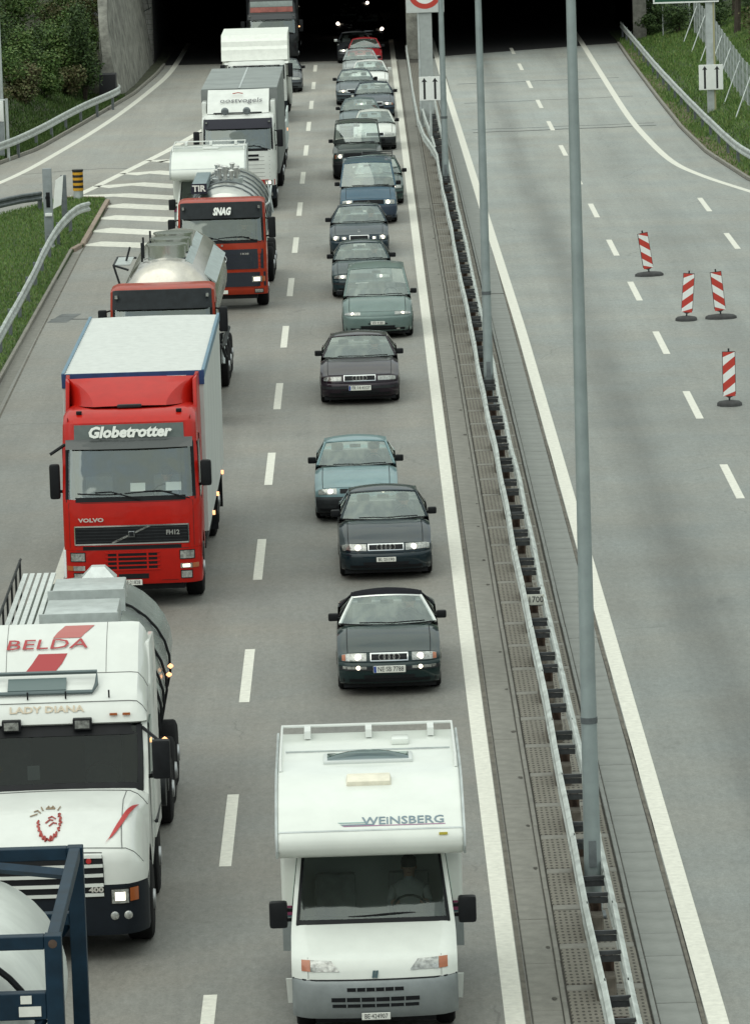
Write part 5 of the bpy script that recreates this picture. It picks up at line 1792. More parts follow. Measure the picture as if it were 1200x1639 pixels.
MB().grid([[slp(-.42, 3.04), slp(-.02, 3.04)], [slp(-.33, 3.16), slp(.08, 3.16)], [slp(-.24, 3.30), slp(.15, 3.30)]]).build('roof_flash', RL, t, smooth=0)
MB().grid([[slp(-.06, 3.62), slp(.32, 3.62)], [slp(.0, 3.75), slp(.40, 3.75)], [slp(.1, 3.93), slp(.5, 3.93)]]).build('roof_flash', mat('letter_red_faded', (.42, .13, .12), .5), t, smooth=0)
for sg in (-1, 1):
    MB().loft([[(sg * 1.24, 3.3, .9), (sg * 1.27, 4.5, .9), (sg * 1.18, 4.5, .9), (sg * 1.16, 3.3, .9)], [(sg * 1.24, 3.3, 3.0), (sg * 1.27, 4.5, 3.0), (sg * 1.18, 4.5, 3.0), (sg * 1.16, 3.3, 3.0)], [(sg * 1.22, 3.7, 3.5), (sg * 1.25, 4.5, 3.5), (sg * 1.17, 4.5, 3.5), (sg * 1.15, 3.7, 3.5)]]).build('side_deflector', WT, t, bevel=.02)
# tank semi-trailer
TKM = mat('silver_tank', (.52, .56, .55), .26, .8, var=.25, vscale=1.5)
tk = MB().lathe([(5.0, .2), (5.02, .8), (5.15, 1.08), (5.4, 1.2), (12.1, 1.2), (12.4, 1.05), (12.5, .2)], 'y', 30, (0, 0, 0))
tk.v = [(x * 1.02, y, z * .88 + 1.98) for x, y, z in tk.v]
tk.build('tank', TKM, t)
for y in (5.6, 6.4, 7.4, 8.6, 10.2):
    MB().tube([(1.25 * math.cos(a), y, 1.98 + 1.08 * math.sin(a)) for a in [lerp(-.9, math.pi * .5, i / 12) for i in range(13)]], .022, 6).build('tank_hoop', BLACK, t)
for y0, y1, z in ((5.3, 6.6, 3.22), (7.2, 8.8, 3.24), (9.4, 10.9, 3.2)):
    bx_ = MB().box(-.42, .62, y0, y1, 2.9, z).build('manhole_box', ALU, t, bevel=.02)
    MB().box(-.46, .66, y0 - .02, y0 + .03, 2.95, z + .07).build('box_rim', ALU, bx_, smooth=0)
for k in range(5):
    MB().box(-1.0 + k * .105, -.93 + k * .105, 5.0, 12.4, 3.02, 3.05).build('catwalk_plank', mat('catwalk_alu', (.66, .69, .67), .45, .4, var=.15), t, smooth=0)
rl = MB().tube([(-1.02, 5.0, 3.3), (-1.02, 12.2, 3.3)], .02, 6)
for k in range(8):
    rl.tube([(-1.02, 5 + k, 2.6), (-1.02, 5 + k, 3.32)], .018, 5)
rl.build('handrail', BLACK, t)
MB().tube([(-.35, 12.2, 3.0), (-.35, 12.2, 3.42)], .02, 5).build('aerial', mat('white_rod', (.8, .8, .78), .5), t)
MB().loft([[(-.12, 11.9, 3.0), (.42, 11.9, 3.0), (.42, 12.3, 3.0), (-.12, 12.3, 3.0)], [(.05, 12.0, 3.18), (.25, 12.0, 3.18), (.25, 12.2, 3.18), (.05, 12.2, 3.18)]]).build('hose_rest', ALU, t)
chassis(t, 4.2, 12.3, [3.9], 2.5, .52)
for y in (8.4, 9.7, 11.0):
    for sg in (-1, 1):
        wheel(t, sg * 1.1, y, .5, .36, sg, hub=True)
for y in (5.6, 6.6):
    MB().cyl((.98, y, 1.12), (1.3, y, 1.12), .28, n=16).build('air_tank', TRIM, t)
for sg in (-1, 1):
    MB().box(sg * 1.0, sg * 1.27, 3.3, 4.6, 1.10, 1.16).build('mudguard', TRIM, t, bevel=.02)
for p in ((1.29, 8.5, 2.15), (1.30, 8.9, 2.2), (1.33, 5.0, 1.9)):
    MB().lathe([(-.04, .01), (0, .04), (.04, .01)], 'x', 8, p).build('marker_lamp', AMBER_LIT, t)

# ---- red tankers with dark visors
ORNG = mat('tanker_red', (0.32, 0.030, 0.010), .45, coat=.3, spec=.15, var=.2, vscale=3)
NAVY = mat('navy_panel', (.008, .012, .022), .35, coat=.3)
VIS = mat('dark_visor', (.014, .018, .021), .6, spec=.2, var=.35)


def mercedes(label, X, Y, brand, dz=0.0):
    t = thing('tanker_lorry', label, 'truck', (X, Y, 0), -.006)
    sh = cab(t, ORNG, W_=2.4, zb=.42, zbt=.62, zw=1.9 + dz, zt=2.62 + dz, roofz=3.0 + dz, head=[(.21, 2.62 + dz), (.24, 2.68 + dz), (.30, 2.94 + dz), (.42, 2.985 + dz)], depth=1.45, slope=.16, corner=.12, visor=(VIS, 2.54 + dz, 2.955 + dz, .17))
    sh.patch(-.97, .97, .66, 1.05, .02, .06, nx=10).build('front_bumper', NAVY, t)
    gr = sh.patch(-.93, .93, 1.14, 1.68 + dz, .015, .05, nx=10).build('grille', NAVY, t)
    for k in range(4):
        sh.patch(-.9, .9, 1.2 + .11 * k, 1.21 + .11 * k, .02, .03, nx=6, nz=1).build('grille_slat', TRIM, gr)
    b = MB().tube([(-.02 + .13 * math.cos(a), -.035, 1.42 + .13 * math.sin(a)) for a in [2 * math.pi * i / 18 for i in range(19)]], .012, 6)
    for k in range(3):
        a = math.pi / 2 + k * 2.094
        b.tube([(-.02, -.035, 1.42), (-.02 + .13 * math.cos(a), -.035, 1.42 + .13 * math.sin(a))], .01, 5)
    b.build('badge', CHROME, gr)
    MB().lathe([(-.02, .03), (.02, .03)], 'y', 10, (0, .0, 1.80 + dz)).build('front_lamp', LENS, t)
    for sg in (-1, 1):
        lamp_box(sh, t, sg * .66, sg * .88, .78, .94, LENS, LIT if sg > 0 else None, rim=None, off=.028)
        sh.patch(sg * .89, sg * .955, .79, .93, .028, .03, nx=2).build('indicator', AMBER, t)
        lamp_box(sh, t, sg * .72, sg * .90, .49, .58, nm='fog_lamp')
    plate(t, -.05, -.02, .52, .34, .1, '')
    if brand:
        text('lettering', brand, .27, mat('letter_white', (.8, .82, .78), .5), t, (.02, -.02, 2.73 + dz), rot=(R(75), 0, 0), shear=.25, bold=.016, width=.5)
        text('lettering', '1838', .07, mat('letter_silver', (.62, .6, .56), .35, .5), t, (.60, -.045, 1.56), width=.22)
    chassis(t, 1.6, 11.2, [7.4, 8.7, 10.0], 2.45)
    return t, sh


# nearer one: smooth domed tank with hatch collars
t, sh = mercedes('red tanker with blank dark visor and domed polished tank right behind the box lorry', -4.72, 113.3, None, .20)
DOME = mat('brushed_tank_steel', (.55, .52, .47), .26, .95, var=.25, vscale=1.5, stretch=(1, .3, 1))
tk = MB().lathe([(2.35, .05), (2.38, .5), (2.48, .85), (2.68, 1.06), (2.95, 1.14), (10.6, 1.14), (10.9, .9), (11.0, .1)], 'y', 34, (.0, 0, 2.42))
tk.build('tank', DOME, t)
for k, y in enumerate((3.9, 5.3, 6.7)):
    h = MB().lathe([(3.40, .44), (3.80, .44), (3.80, .48), (3.84, .48), (3.85, .1)], 'z', 22, (-.02 + .02 * k, y, 0)).build('hatch_collar', STEEL, t)
    MB().box(.30, .40, y - .1, y + .1, 3.62, 3.74).build('hatch_lock', TRIM, h, smooth=0)
for sg, y in ((1, 4.0),):
    MB().loft([[(.42, 3.4, 3.48), (1.12, 3.4, 2.92), (1.13, 3.4, 2.95), (.43, 3.4, 3.52)], [(.42, 10.2, 3.48), (1.12, 10.2, 2.92), (1.13, 10.2, 2.95), (.43, 10.2, 3.52)]]).build('tread_plate', mat('tread_alu', (.44, .50, .50), .45, .5, var=.25, bump=.5, bscale=30), t, smooth=0)
st = MB()
for a, b_ in (((-.9, 3.4, 3.3), (-1.25, 3.4, 3.42)), ((-1.25, 3.4, 3.42), (-1.25, 5.2, 3.42)), ((-1.25, 5.2, 3.42), (-.8, 5.2, 3.4)), ((-1.1, 3.4, 2.9), (-1.25, 3.4, 3.42)), ((-.62, 4.2, 3.4), (-.62, 4.2, 3.85)), ((-.62, 5.0, 3.4), (-.62, 5.0, 3.9)), ((-.5, 6, 3.5), (-.5, 6, 3.95)), ((-1.0, 4.3, 3.42), (-.9, 4.3, 3.75))):
    st.tube([a, b_], .028, 6)
st.build('side_platform', TRIM, t)
MB().box(-1.22, -.86, 3.45, 5.15, 3.40, 3.43).build('platform_plate', ALU, t, smooth=0)
pp = MB().tube([(1.18, 3.0, 1.5), (1.2, 5, 1.3), (1.2, 8.5, 1.3)], .05, 6).tube([(1.1, 4, 1.7), (1.25, 4.3, 1.1), (1.2, 6, .9)], .04, 6)
pp.build('pipework', TRIM, t)
for sg in (-1, 1):
    for y in (7.4, 8.7, 10.0):
        MB().tube([(sg * 1.1, y + .58 * math.cos(a), .5 + .6 * math.sin(a)) for a in [lerp(.2, math.pi - .2, i / 8) for i in range(9)]], .05, 5).build('mudguard', GALV, t)
# farther one: hooped tank with TIR board
t, sh = mercedes('red tanker with white scrawl on its visor and a TIR board', -4.0, 136.9, 'SNAG')
tk = MB().lathe([(2.3, .1), (2.35, .7), (2.5, 1.0), (2.8, 1.12), (9.6, 1.12), (9.8, .9), (9.85, .1)], 'y', 30, (.02, 0, 2.02))
tk.build('tank', mat('pale_tank_steel', (.56, .57, .54), .28, .9, var=.25, vscale=1.5), t)
for k in range(5):
    MB().tube([(.02 + 1.15 * math.cos(a), 3.1 + 1.3 * k, 2.02 + 1.15 * math.sin(a)) for a in [lerp(-.6, math.pi + .6, i / 20) for i in range(21)]], .024, 6).build('tank_hoop', GALV_DARK, t)
tb = MB().box(-.88, -.44, 2.2, 2.24, 3.04, 3.32).build('route_board', mat('board_navy', (.01, .012, .03), .5), t, smooth=0)
text('lettering', 'TIR', .24, mat('letter_white', (.8, .82, .78), .5), tb, (-.66, 2.19, 3.18), bold=.008, width=.38)
MB().box(-.86, -.46, 2.26, 6.2, 3.05, 3.30).build('hose_tray', mat('hose_tray_grey', (.20, .26, .28), .5, .3, var=.2), t, bevel=.02)
mf = MB().lathe([(3.08, .44), (3.22, .44), (3.24, .38), (3.3, .38)], 'z', 20, (.05, 5.0, 0)).build('manhole', GALV, t)
for k in range(11):
    a = k * .571
    MB().lathe([(3.22, .05), (3.42 + .06 * (k % 3), .06), (3.46 + .06 * (k % 3), .09), (3.5 + .06 * (k % 3), .03)], 'z', 8, (.05 + .3 * math.cos(a), 5.0 + .55 * math.sin(a), 0)).build('valve', mat('bright_fittings', (.62, .62, .6), .35, .7, var=.3), mf)
MB().tube([(1.14, 3, 2.6), (1.17, 6, 2.4), (1.17, 9, 2.6)], .03, 6).tube([(1.17, 5, 3.1), (1.3, 5, 2.2)], .03, 6).build('pipework', GALV, t)

# ---- white lorry with grey box
t = thing('box_lorry', 'white lorry with dark visor, lettered roof deflector and dull grey box', 'truck', (-4.2, 166.0, 0), -.006)
sh = cab(t, WHITE, W_=2.42, zb=.40, zbt=.86, zw=2.06, zt=2.80, roofz=3.2, slope=.18, bump=DGREY, visor=(mat('purple_visor', (.022, .022, .032), .6, spec=.2), 2.76, 3.06, .14))
REDP = paint('signal_red', (.38, .02, .015))
sh.patch(-.97, .97, .88, 1.06, .015, .04, nx=10).build('red_band', REDP, t)
for sg in (-1, 1):
    lamp_box(sh, t, sg * .70, sg * .90, .89, 1.04, LENS, LIT if sg > 0 else LIT_DIM, rim=None, off=.025)
    lamp_box(sh, t, sg * .74, sg * .90, .52, .62, nm='fog_lamp')
for k in range(6):
    z = 1.18 + .13 * k
    for x0, x1 in ((-.30, -.08), (.25, .55)) if k > 3 else ((-.42, -.12),):
        sh.patch(x0, x1, z, z + .07, .006, .03, nx=2, nz=1).build('grille_slot', BLACK, t)
    sh.patch(-.05, .85, z - .02, z - .008, .004, .02, nx=4, nz=1).build('panel_gap', mat('grey_panel_gap', (.2, .2, .2), .8), t)  # thin grey joint lines between the panels
rows = []
for i in range(9):
    s = -1 + i / 4
    rows.append([(s * 1.02, lerp(.85, 2.3, k / 5) + .18 * s * s, lerp(3.2, 3.9, (k / 5) ** .75)) for k in range(6)])
df = MB().grid(rows)
df.grid([[r_[-1] for r_ in rows], [(r_[-1][0], 2.32, 3.1) for r_ in rows]])
for r_ in (rows[0], rows[-1]):
    df.poly(r_ + [(r_[0][0], 2.48, 3.15)])
df.build('roof_deflector', WHITE, t, smooth=40)
text('lettering', 'oostvogels', .42, mat('letter_grey', (.10, .10, .11), .5), t, (.1, 1.45, 3.60), rot=(R(25), 0, 0), width=1.4, shear=.1)
MB().tube([(-.18, 1.85, 3.80), (.0, 1.82, 3.83), (.16, 1.86, 3.80)], .018, 5).build('roof_emblem', mat('emblem_red', (.4, .1, .08), .5), t)
for x in (-.42, .30):
    MB().lathe([(-.02, .08), (.06, .13), (.10, .12)], 'y', 14, (x, .62, 3.30)).build('roof_lamp', GALV_DARK, t)
MB().tube([(-.8, .7, 3.24), (.8, .7, 3.24)], .025, 6).build('lamp_bar', TRIM, t)
for sg in (-1, 1):
    MB().box(sg * 1.06, sg * 1.22, 1.5, 2.6, 1.2, 3.55).build('side_deflector', WHITE, t, bevel=.04)
GBX = mat('dull_grey_box', (.20, .215, .21), .6, .2, var=.2, vscale=1.2)
MB().box(-1.28, 1.28, 3.0, 13.6, 1.0, 3.86).build('box_body', GBX, t, bevel=.02)
MB().box(-1.27, 1.27, 3.02, 13.58, 3.862, 3.90).build('box_roof', mat('grey_tarpaulin', (.235, .26, .255), .65, var=.22, vscale=1.0), t, bevel=.015)
MB().box(-.02, .04, 3.0, 13.6, 3.9, 3.912).build('roof_seam', GALV, t, smooth=0)
chassis(t, 1.8, 17.6, [9.6, 10.9], 2.5)
# the trailer it draws
t = thing('lorry_trailer', 'low pale trailer end with hanging side panels showing right of the grey box', 'trailer', (-4.15, 181.0, 0), 0)
MB().box(-1.26, 1.26, 2.0, 7.0, 1.0, 1.5).build('load_bed', GALV_DARK, t, bevel=.02)
for sg in (-1, 1):
    MB().box(sg * 1.26, sg * 1.31, 1.2, 2.6, .75, 1.75).build('side_panel', mat('pale_panel', (.50, .56, .55), .5, var=.12), t, bevel=.01)
    MB().box(sg * 1.26, sg * 1.31, 3.4, 6.4, .75, 1.95).build('side_panel', MATS['pale_panel'], t, bevel=.01)
    MB().box(sg * 1.31, sg * 1.33, 2.7, 2.8, 1.3, 1.4).build('marker_lamp', AMBER_LIT, t, smooth=0)
chassis(t, .2, 7.0, [1.9, 5.6], 2.5, .45)

# ---- white lorry further back and the dark one in the tunnel mouth
t = thing('box_lorry', 'white lorry with ridged roof fairing near the tunnel', 'truck', (-4.33, 204.6, 0), 0)
sh = cab(t, WHITE, W_=2.4, zb=.40, zbt=.9, zw=1.8, zt=2.35, roofz=2.6, slope=.2, bump=DGREY)
prof = [(.55, 2.55), (.72, 2.80), (.78, 2.98), (.95, 3.10), (1.02, 3.30), (1.25, 3.42), (1.4, 3.55), (6.2, 3.55), (6.2, 1.0), (2.3, 1.0), (2.3, 2.5)]
MB().prism(prof, 'x', -1.42, 1.27).build('roof_fairing', mat('cream_white', (.74, .76, .71), .5, var=.08), t, smooth=20)
for sg in (-1, 1):
    MB().tube([(sg * 1.22, .5, 2.45), (sg * 1.27, .9, 1.9), (sg * 1.30, 1.2, 1.2), (sg * 1.33, 1.5, .7)], [.09, .11, .12, .06], 8).build('side_deflector', WHITE, t)
    lamp_box(sh, t, sg * .7, sg * .9, .65, .8, LENS, None)
chassis(t, 2.0, 10.5, [6.5, 9.0], 2.5)
t = thing('dark_lorry', 'dark lorry with red roof board standing in the left tunnel mouth', 'truck', (-4.3, 241.5, 0), 0)
DKP = paint('lorry_black', (.014, .016, .018), dirt=.1)
sh = cab(t, DKP, W_=2.45, zb=.4, zbt=.9, zw=1.52, zt=2.16, roofz=3.3, slope=.14, corner=.12, visor=(mat('visor_grey', (.05, .055, .06), .5), 2.20, 2.44, .1))
sh.patch(-.85, .85, 2.54, 2.78, .02, .05, nx=8).build('roof_board', mat('roof_board_red', (.33, .10, .08), .5, var=.4, vscale=2.5), t)
sh.patch(-.85, .85, 2.79, 3.05, .02, .05, nx=8).build('roof_board', mat('roof_board_grey', (.22, .26, .25), .5, var=.2), t)
MB().box(-1.25, 1.25, 2.4, 12, 1, 3.6).build('box_body', DKP, t, bevel=.02)
MB().lathe([(-.02, .02), (0, .06), (.03, .06)], 'y', 10, (1.33, .3, 1.82)).build('marker_lamp', AMBER_LIT, t)
chassis(t, 2.2, 12, [8.5, 9.8], 2.5)

# ---- tank container on its carrier at the lower left
t = thing('tank_container', 'white tank held in a dark blue steel frame at the lower left corner', 'tank container', (-4.55, 48.5, 0), 0)
FB = mat('frame_blue', (.007, .025, .046), .5, var=.35, vscale=4, spec=.25)
FT = FB
x1 = 1.22
for y in (0.0, 4.0):
    for sg in (-1, 1):
        MB().box(sg * x1 - .085, sg * x1 + .085, y - .085, y + .085, 1.25, 3.80).build('corner_post', FB, t, bevel=.008, seg=1)
    MB().box(-x1 + .086, x1 - .086, y - .07, y + .07, 3.66, 3.795).build('top_beam', FB, t, bevel=.008, seg=1)
    MB().box(-x1 + .086, x1 - .086, y - .07, y + .07, 2.95, 3.22 if y == 0 else 3.08).build('cross_beam', FB, t, bevel=.008, seg=1)
    MB().box(-x1 + .086, x1 - .086, y - .07, y + .07, 1.26, 1.42).build('bottom_beam', FB, t, bevel=.008, seg=1)
    for sg in (-1, 1):
        MB().tube([(sg * 1.1, y, 2.95), (0, y, 1.45)], .05, 4).build('brace', FB, t, smooth=0)
for sg in (-1, 1):
    MB().box(sg * x1 - .06, sg * x1 + .06, .086, 3.914, 3.67, 3.797).build('top_rail', FT, t, bevel=.008, seg=1)
    MB().box(sg * x1 - .06, sg * x1 + .06, .086, 3.914, 1.27, 1.42).build('bottom_rail', FB, t, bevel=.008, seg=1)
    MB().lathe([(-.088, .045), (-.09, .03)], 'y', 12, (sg * x1, 0, 3.72)).build('corner_casting', RUST, t)
MB().tube([(x1 - .05, 3.1, 3.70), (-.3, 3.9, 3.70)], .06, 4).build('diagonal_beam', FB, t, smooth=0)
TW = mat('tank_cladding', (.60, .63, .60), .5, var=.14, vscale=2.2, stretch=(1, 1, .4))
MB().lathe([(.18, .1), (.20, .5), (.32, .85), (.5, 1.03), (.62, 1.10), (.66, 1.12), (3.55, 1.12), (3.7, 1.05), (3.8, .3)], 'y', 40, (0, 0, 2.52)).build('tank', TW, t)
MB().tube([(1.06 * math.cos(a), .36, 2.52 + 1.06 * math.sin(a)) for a in [2 * math.pi * i / 40 for i in range(41)]], .035, 6).build('tank_ring', BLACK, t)
MB().box(.88, .99, -.09, -.075, 3.12, 3.2).build('data_plate', PLATE, t, smooth=0)
MB().box(.86, 1.08, -.09, -.075, 2.99, 3.09).build('data_plate', PLATE, t, smooth=0)
MB().box(-1.2, 1.2, -1.4, 5.0, 1.0, 1.24).build('carrier_bed', TRIM, t, bevel=.02)
chassis(t, -3.5, 5.2, [2.6, 3.9], 2.45, .5, zc=.98)
# ------------------------------------------------------------------ motorhomes
MHW = paint('motorhome_white', (.67, .70, .66), dirt=.05)
MHG = mat('silver_grey_bumper', (.24, .265, .27), .45, .3, var=.12)


def motorhome(label, X, Y, near, rz=0.0, W2=2.24):
    t = thing('motorhome', label, 'motorhome', (X, Y, 0), rz)
    W_ = 1.98

    def fn(s, y, z):
        a = abs(s)
        fw = max(0.0, 1 - y / 1.3)
        e = max(0.0, (a - .7) / .3)
        top = smooth01((z - .9) / .3)
        e2 = max(0.0, (a - .8) / .2)
        hw = W_ / 2 * (1 - .10 * max(0, z - 1.25) / .75)
        return (s * hw, y + fw * (.10 * a * a + .16 * e ** 2.2), z - top * smooth01((1.4 - z) / .2) * (.02 * a * a + .05 * e2 ** 2))
    segs = [('bumper', [(.3, .28), (.06, .30), (.01, .38), (0, .55), (.0, .72), (.03, .77)]),
            ('face', [(.035, .775), (.05, .86), (.09, .98), (.16, 1.04)]),
            ('hood', [(.16, 1.04), (.35, 1.13), (.6, 1.23), (.78, 1.29)]),
            ('screen', [(.78, 1.29), (1.05, 1.62), (1.38, 2.03)]),
            ('head', [(1.38, 2.03), (1.5, 2.10), (2.6, 2.12)])]
    sh = Shell(segs, fn)
    b = sh.surf(('face', 'hood', 'head'))
    for lo, hi in ((-1, -.93), (.93, 1)):
        b2 = sh.surf(('screen',), lo, hi)
        b.add(b2.v, b2.f)
    for sg in (-1, 1):
        out = []
        for lb, pts in segs[1:]:
            out += [fn(sg, y, z) for y, z in pts]
        out += [fn(sg, 2.6, .4), fn(sg, 1.35, .4)]
        out += [fn(sg, .92 + .42 * math.cos(a), .34 + .42 * math.sin(a)) for a in [lerp(.15, math.pi - .15, i / 10) for i in range(11)]]
        b.poly(out)
        pts = [(1.25, 1.36), (2.2, 1.36), (2.2, 1.95), (1.62, 1.95)]
        MB().loft([[(fn(sg, y, z)[0] + sg * o, fn(sg, y, z)[1], z) for y, z in pts] for o in (-.02, .006)]).build('door_window', GLASS_DARK, t, smooth=0)
    b.build('cab_body', MHW, t, smooth=38)
    bp = sh.surf(('bumper',))
    for sg in (-1, 1):
        bp.poly([fn(sg, y, z) for y, z in [(.3, .28), (.06, .30), (.01, .38), (0, .55), (0, .72), (.03, .77), (.5, .77), (.5, .28)]])
    bp.build('bumper', MHG, t, smooth=45)
    MB().box(-.72, .72, .3, 4.3, .2, .56).build('underbody_light_block', BLACK, t)  # box added to deepen the shade under the motorhome
    sh.surf(('screen',), -.93, .93).build('windscreen', glass_near if near else GLASS, t, smooth=60)
    scr = Shell([segs[3]], fn, ('screen',))
    scr.patch(-.94, .94, 1.29, 1.335, .007, .02, nx=12, nz=1).build('screen_frame', BLACK, t)
    for sg in (-1, 1):
        scr.patch(sg * .905, sg * .945, 1.30, 2.02, .008, .02, nx=2, nz=4).build('screen_frame', BLACK, t)
    ci = MB().box(-.86, .86, .92, 1.35, 1.0, 1.25)
    ci.poly([(-.9, .95, .75), (.9, .95, .75), (.9, 3.2, .75), (-.9, 3.2, .75)])
    ci.poly([(-.95, 3.2, .75), (.95, 3.2, .75), (.95, 3.2, 2.1), (-.95, 3.2, 2.1)])
    for sg in (-1, 1):
        ci.poly([(sg * .93, 1.2, .75), (sg * .93, 3.2, .75), (sg * .9, 3.2, 2.1), (sg * .9, 1.6, 2.1)])
    ci.build('cabin', mat('dark_lining', (.012, .014, .014), .9), t)
    MB().hexa([(-.84, .95, 1.255), (.84, .95, 1.255), (.84, 1.36, 1.255), (-.84, 1.36, 1.255)], [(-.8, 1.0, 1.275), (.8, 1.0, 1.275), (.8, 1.34, 1.275), (-.8, 1.34, 1.275)]).build('dashboard', mat('grey_dash', (.10, .115, .115), .8, var=.3), t, smooth=0)
    for sx in (-.45, .45):
        MB().box(sx - .25, sx + .25, 2.0, 2.18, .95, 1.62).box(sx - .25, sx + .25, 1.55, 2.15, .80, 1.0).build('seat', SEAT, t, bevel=.05)
    MB().tube([(.45 + .2 * math.cos(a), 1.38 + .12 * math.sin(a), 1.33 + .12 * math.sin(a)) for a in [2 * math.pi * i / 14 for i in range(15)]], .016, 5).build('steering_wheel', BLACK, t)
    # bonnet gap lines, lamps, badge, grilles
    sh.patch(-.99, .99, .765, .782, .003, .02, nx=14, nz=1).build('panel_gap', BLACK, t)
    for sg in (-1, 1):
        hl = sh.patch(sg * .52, sg * .77, .875, .995, .008, .04, z0b=.875, z1b=1.005, nx=5).build('headlight', LENS, t)
        sh.patch(sg * .43, sg * .52, .872, .885, .009, .04, z0b=.874, z1b=.995, nx=3).build('lens', LENS, hl)
        sh.patch(sg * .775, sg * .88, .875, 1.005, .009, .04, nx=4).build('indicator', AMBER, hl)
        MB().box(sg * 1.03, sg * 1.25, 1.02, 1.16, 1.19, 1.52).build('wing_mirror', BLACK, t, bevel=.04)
        MB().box(sg * .93, sg * 1.06, 1.1, 1.15, 1.26, 1.30).box(sg * .93, sg * 1.06, 1.1, 1.15, 1.38, 1.42).build('mirror_arm', BLACK, t, smooth=0)
        wheel(t, sg * .84, .92, .33, .22, sg)
        wheel(t, sg * .90, 3.5, .33, .22, sg)
    for z0, z1, hw in ((.64, .685, .34), (.515, .565, .53), (.445, .485, .52)):
        g_ = sh.patch(-hw, hw, z0, z1, .005, .04, nx=8, nz=1).build('grille', BLACK, t)
        for k in range(5):
            x = lerp(-hw, hw, (k + 1) / 6)
            sh.patch(x - .006, x + .006, z0, z1, .008, .02, nx=1, nz=1).build('grille_slat', MHG, g_)
    for k in range(2):
        MB().loft([[(-.035 + k * .035, .015, .80), (-.005 + k * .035, .015, .80), (.008 + k * .035, .05, .88), (-.022 + k * .035, .05, .88)], [(-.035 + k * .035, .03, .80), (-.005 + k * .035, .03, .80), (.008 + k * .035, .07, .88), (-.022 + k * .035, .07, .88)]]).build('badge', mat('badge_teal', (.01, .05, .06), .3), t, smooth=0)
    plate(t, .0, -.02, .34, .34, .085, 'BE·424907')
    for x0, x1 in ((-.70, .05), (.0, .68)):
        MB().tube([(lerp(x0, x1, k / 4), 0, 0) for k in range(5)], .01, 4)
        MB().tube([(x, scr.fy(1.37) - .01 + .12 * (x / .9) ** 2, 1.37 + .015 * math.sin(x * 5)) for x in [lerp(x0, x1, k / 5) for k in range(6)]], .011, 5).build('wiper', BLACK, t)
    # living box with the alcove over the cab
    w2 = W2 / 2
    prof = [(.62, 2.14), (.46, 2.20), (.42, 2.32), (.47, 2.50), (.60, 2.56)]
    prof = [(1.35, 2.10), (.80, 2.11), (.60, 2.16), (.52, 2.26), (.53, 2.38), (.60, 2.47), (1.1, 2.70), (1.55, 2.84), (2.0, 2.90), (4.4, 2.92), (4.45, 2.8), (4.45, .55), (2.55, .55), (2.55, 2.1)]
    MB().prism(prof, 'x', -w2, w2).build('living_box', MHW, t, bevel=.08, seg=4, smooth=50)
    MB().prism([(.595, 2.462), (.605, 2.478), (.60, 2.482), (.59, 2.466)], 'x', -w2 + .02, w2 - .02).build('seam', GALV, t, smooth=0)
    for sg in (-1, 1):
        MB().tube([(sg * (w2 + .004), y, z) for y, z in prof[2:12]], .016, 5).build('edge_trim', GALV, t)
        sh.patch(sg * .80, sg * .806, .79, 1.03, .003, .02, nx=1, nz=3).build('panel_gap', mat('white_panel_gap', (.25, .26, .25), .8), t)
    MB().box(-w2 + .1, w2 - .1, 3.2, 3.22, 2.915, 2.93).build('roof_seam', GALV, t, smooth=0)
    # skirt, stripes on the box shoulders
    for sg in (-1, 1):
        x0, x1 = sorted((sg * (w2 + .002), sg * (W_ / 2 + .01)))
        MB().box(sg * .99 if sg > 0 else -w2, w2 if sg > 0 else -.99, 2.53, 2.548, .55, .98).build('skirt', MHG, t, smooth=0)
        MB().box(sg * .99 if sg > 0 else -w2 + .005, w2 - .005 if sg > 0 else -.99, 2.535, 2.546, 1.0, 1.12).build('stripe', mat('stripe_purple', (.17, .02, .07), .5), t, smooth=0)
        MB().box(sg * .99 if sg > 0 else -w2 + .005, w2 - .005 if sg > 0 else -.99, 2.536, 2.547, .98, .997).build('stripe', mat('stripe_teal', (.01, .07, .08), .5), t, smooth=0)
        MB().box(sg * (w2 + .001), sg * (w2 + .004), 2.7, 4.3, 1.0, 1.12).build('stripe', MATS['stripe_purple'], t, smooth=0)
        MB().hexa([(sg * 1.0 - .06, 1.3, .2), (sg * 1.0 + .06, 1.3, .2), (sg * 1.0 + .06, 1.34, .2), (sg * 1.0 - .06, 1.34, .2)], [(sg * 1.0 - .08, 1.3, .5), (sg * 1.0 + .08, 1.3, .5), (sg * 1.0 + .08, 1.34, .5), (sg * 1.0 - .08, 1.34, .5)]).build('mud_flap', MHW, t, smooth=0)
    an = math.atan2(.23, .5)
    if near:
        BL = mat('letter_steel_blue', (.16, .22, .26), .5)
        tx = text('lettering', 'WEiNSBERG', .21, BL, t, (.40, .75, 2.545), rot=(an, 0, 0), width=.98, bold=.002)
        dv = Vector((0, math.cos(an), math.sin(an)))
        nv = Vector((0, -math.sin(an), math.cos(an)))

        def st(x0, x1, v0, v1, m_):
            o = Vector((0, .60, 2.472)) + nv * .004
            P_ = [o + dv * v0 + Vector((x0, 0, 0)), o + dv * v0 + Vector((x1, 0, 0)), o + dv * v1 + Vector((x1, 0, 0)), o + dv * v1 + Vector((x0 - .03, 0, 0))]
            MB().poly([tuple(p) for p in P_]).build('stripe', m_, t, smooth=0)
        st(-.31, .90, .072, .086, mat('stripe_plum', (.30, .12, .25), .5))
        st(-.33, .05, .095, .115, BL)
        st(-.36, -.02, .135, .155, mat('stripe_sage', (.25, .38, .36), .5))
        MB().box(.82, .92, .53, .545, 2.40, 2.43).build('sticker', mat('sticker_yellow', (.5, .42, .05), .5), t, smooth=0)
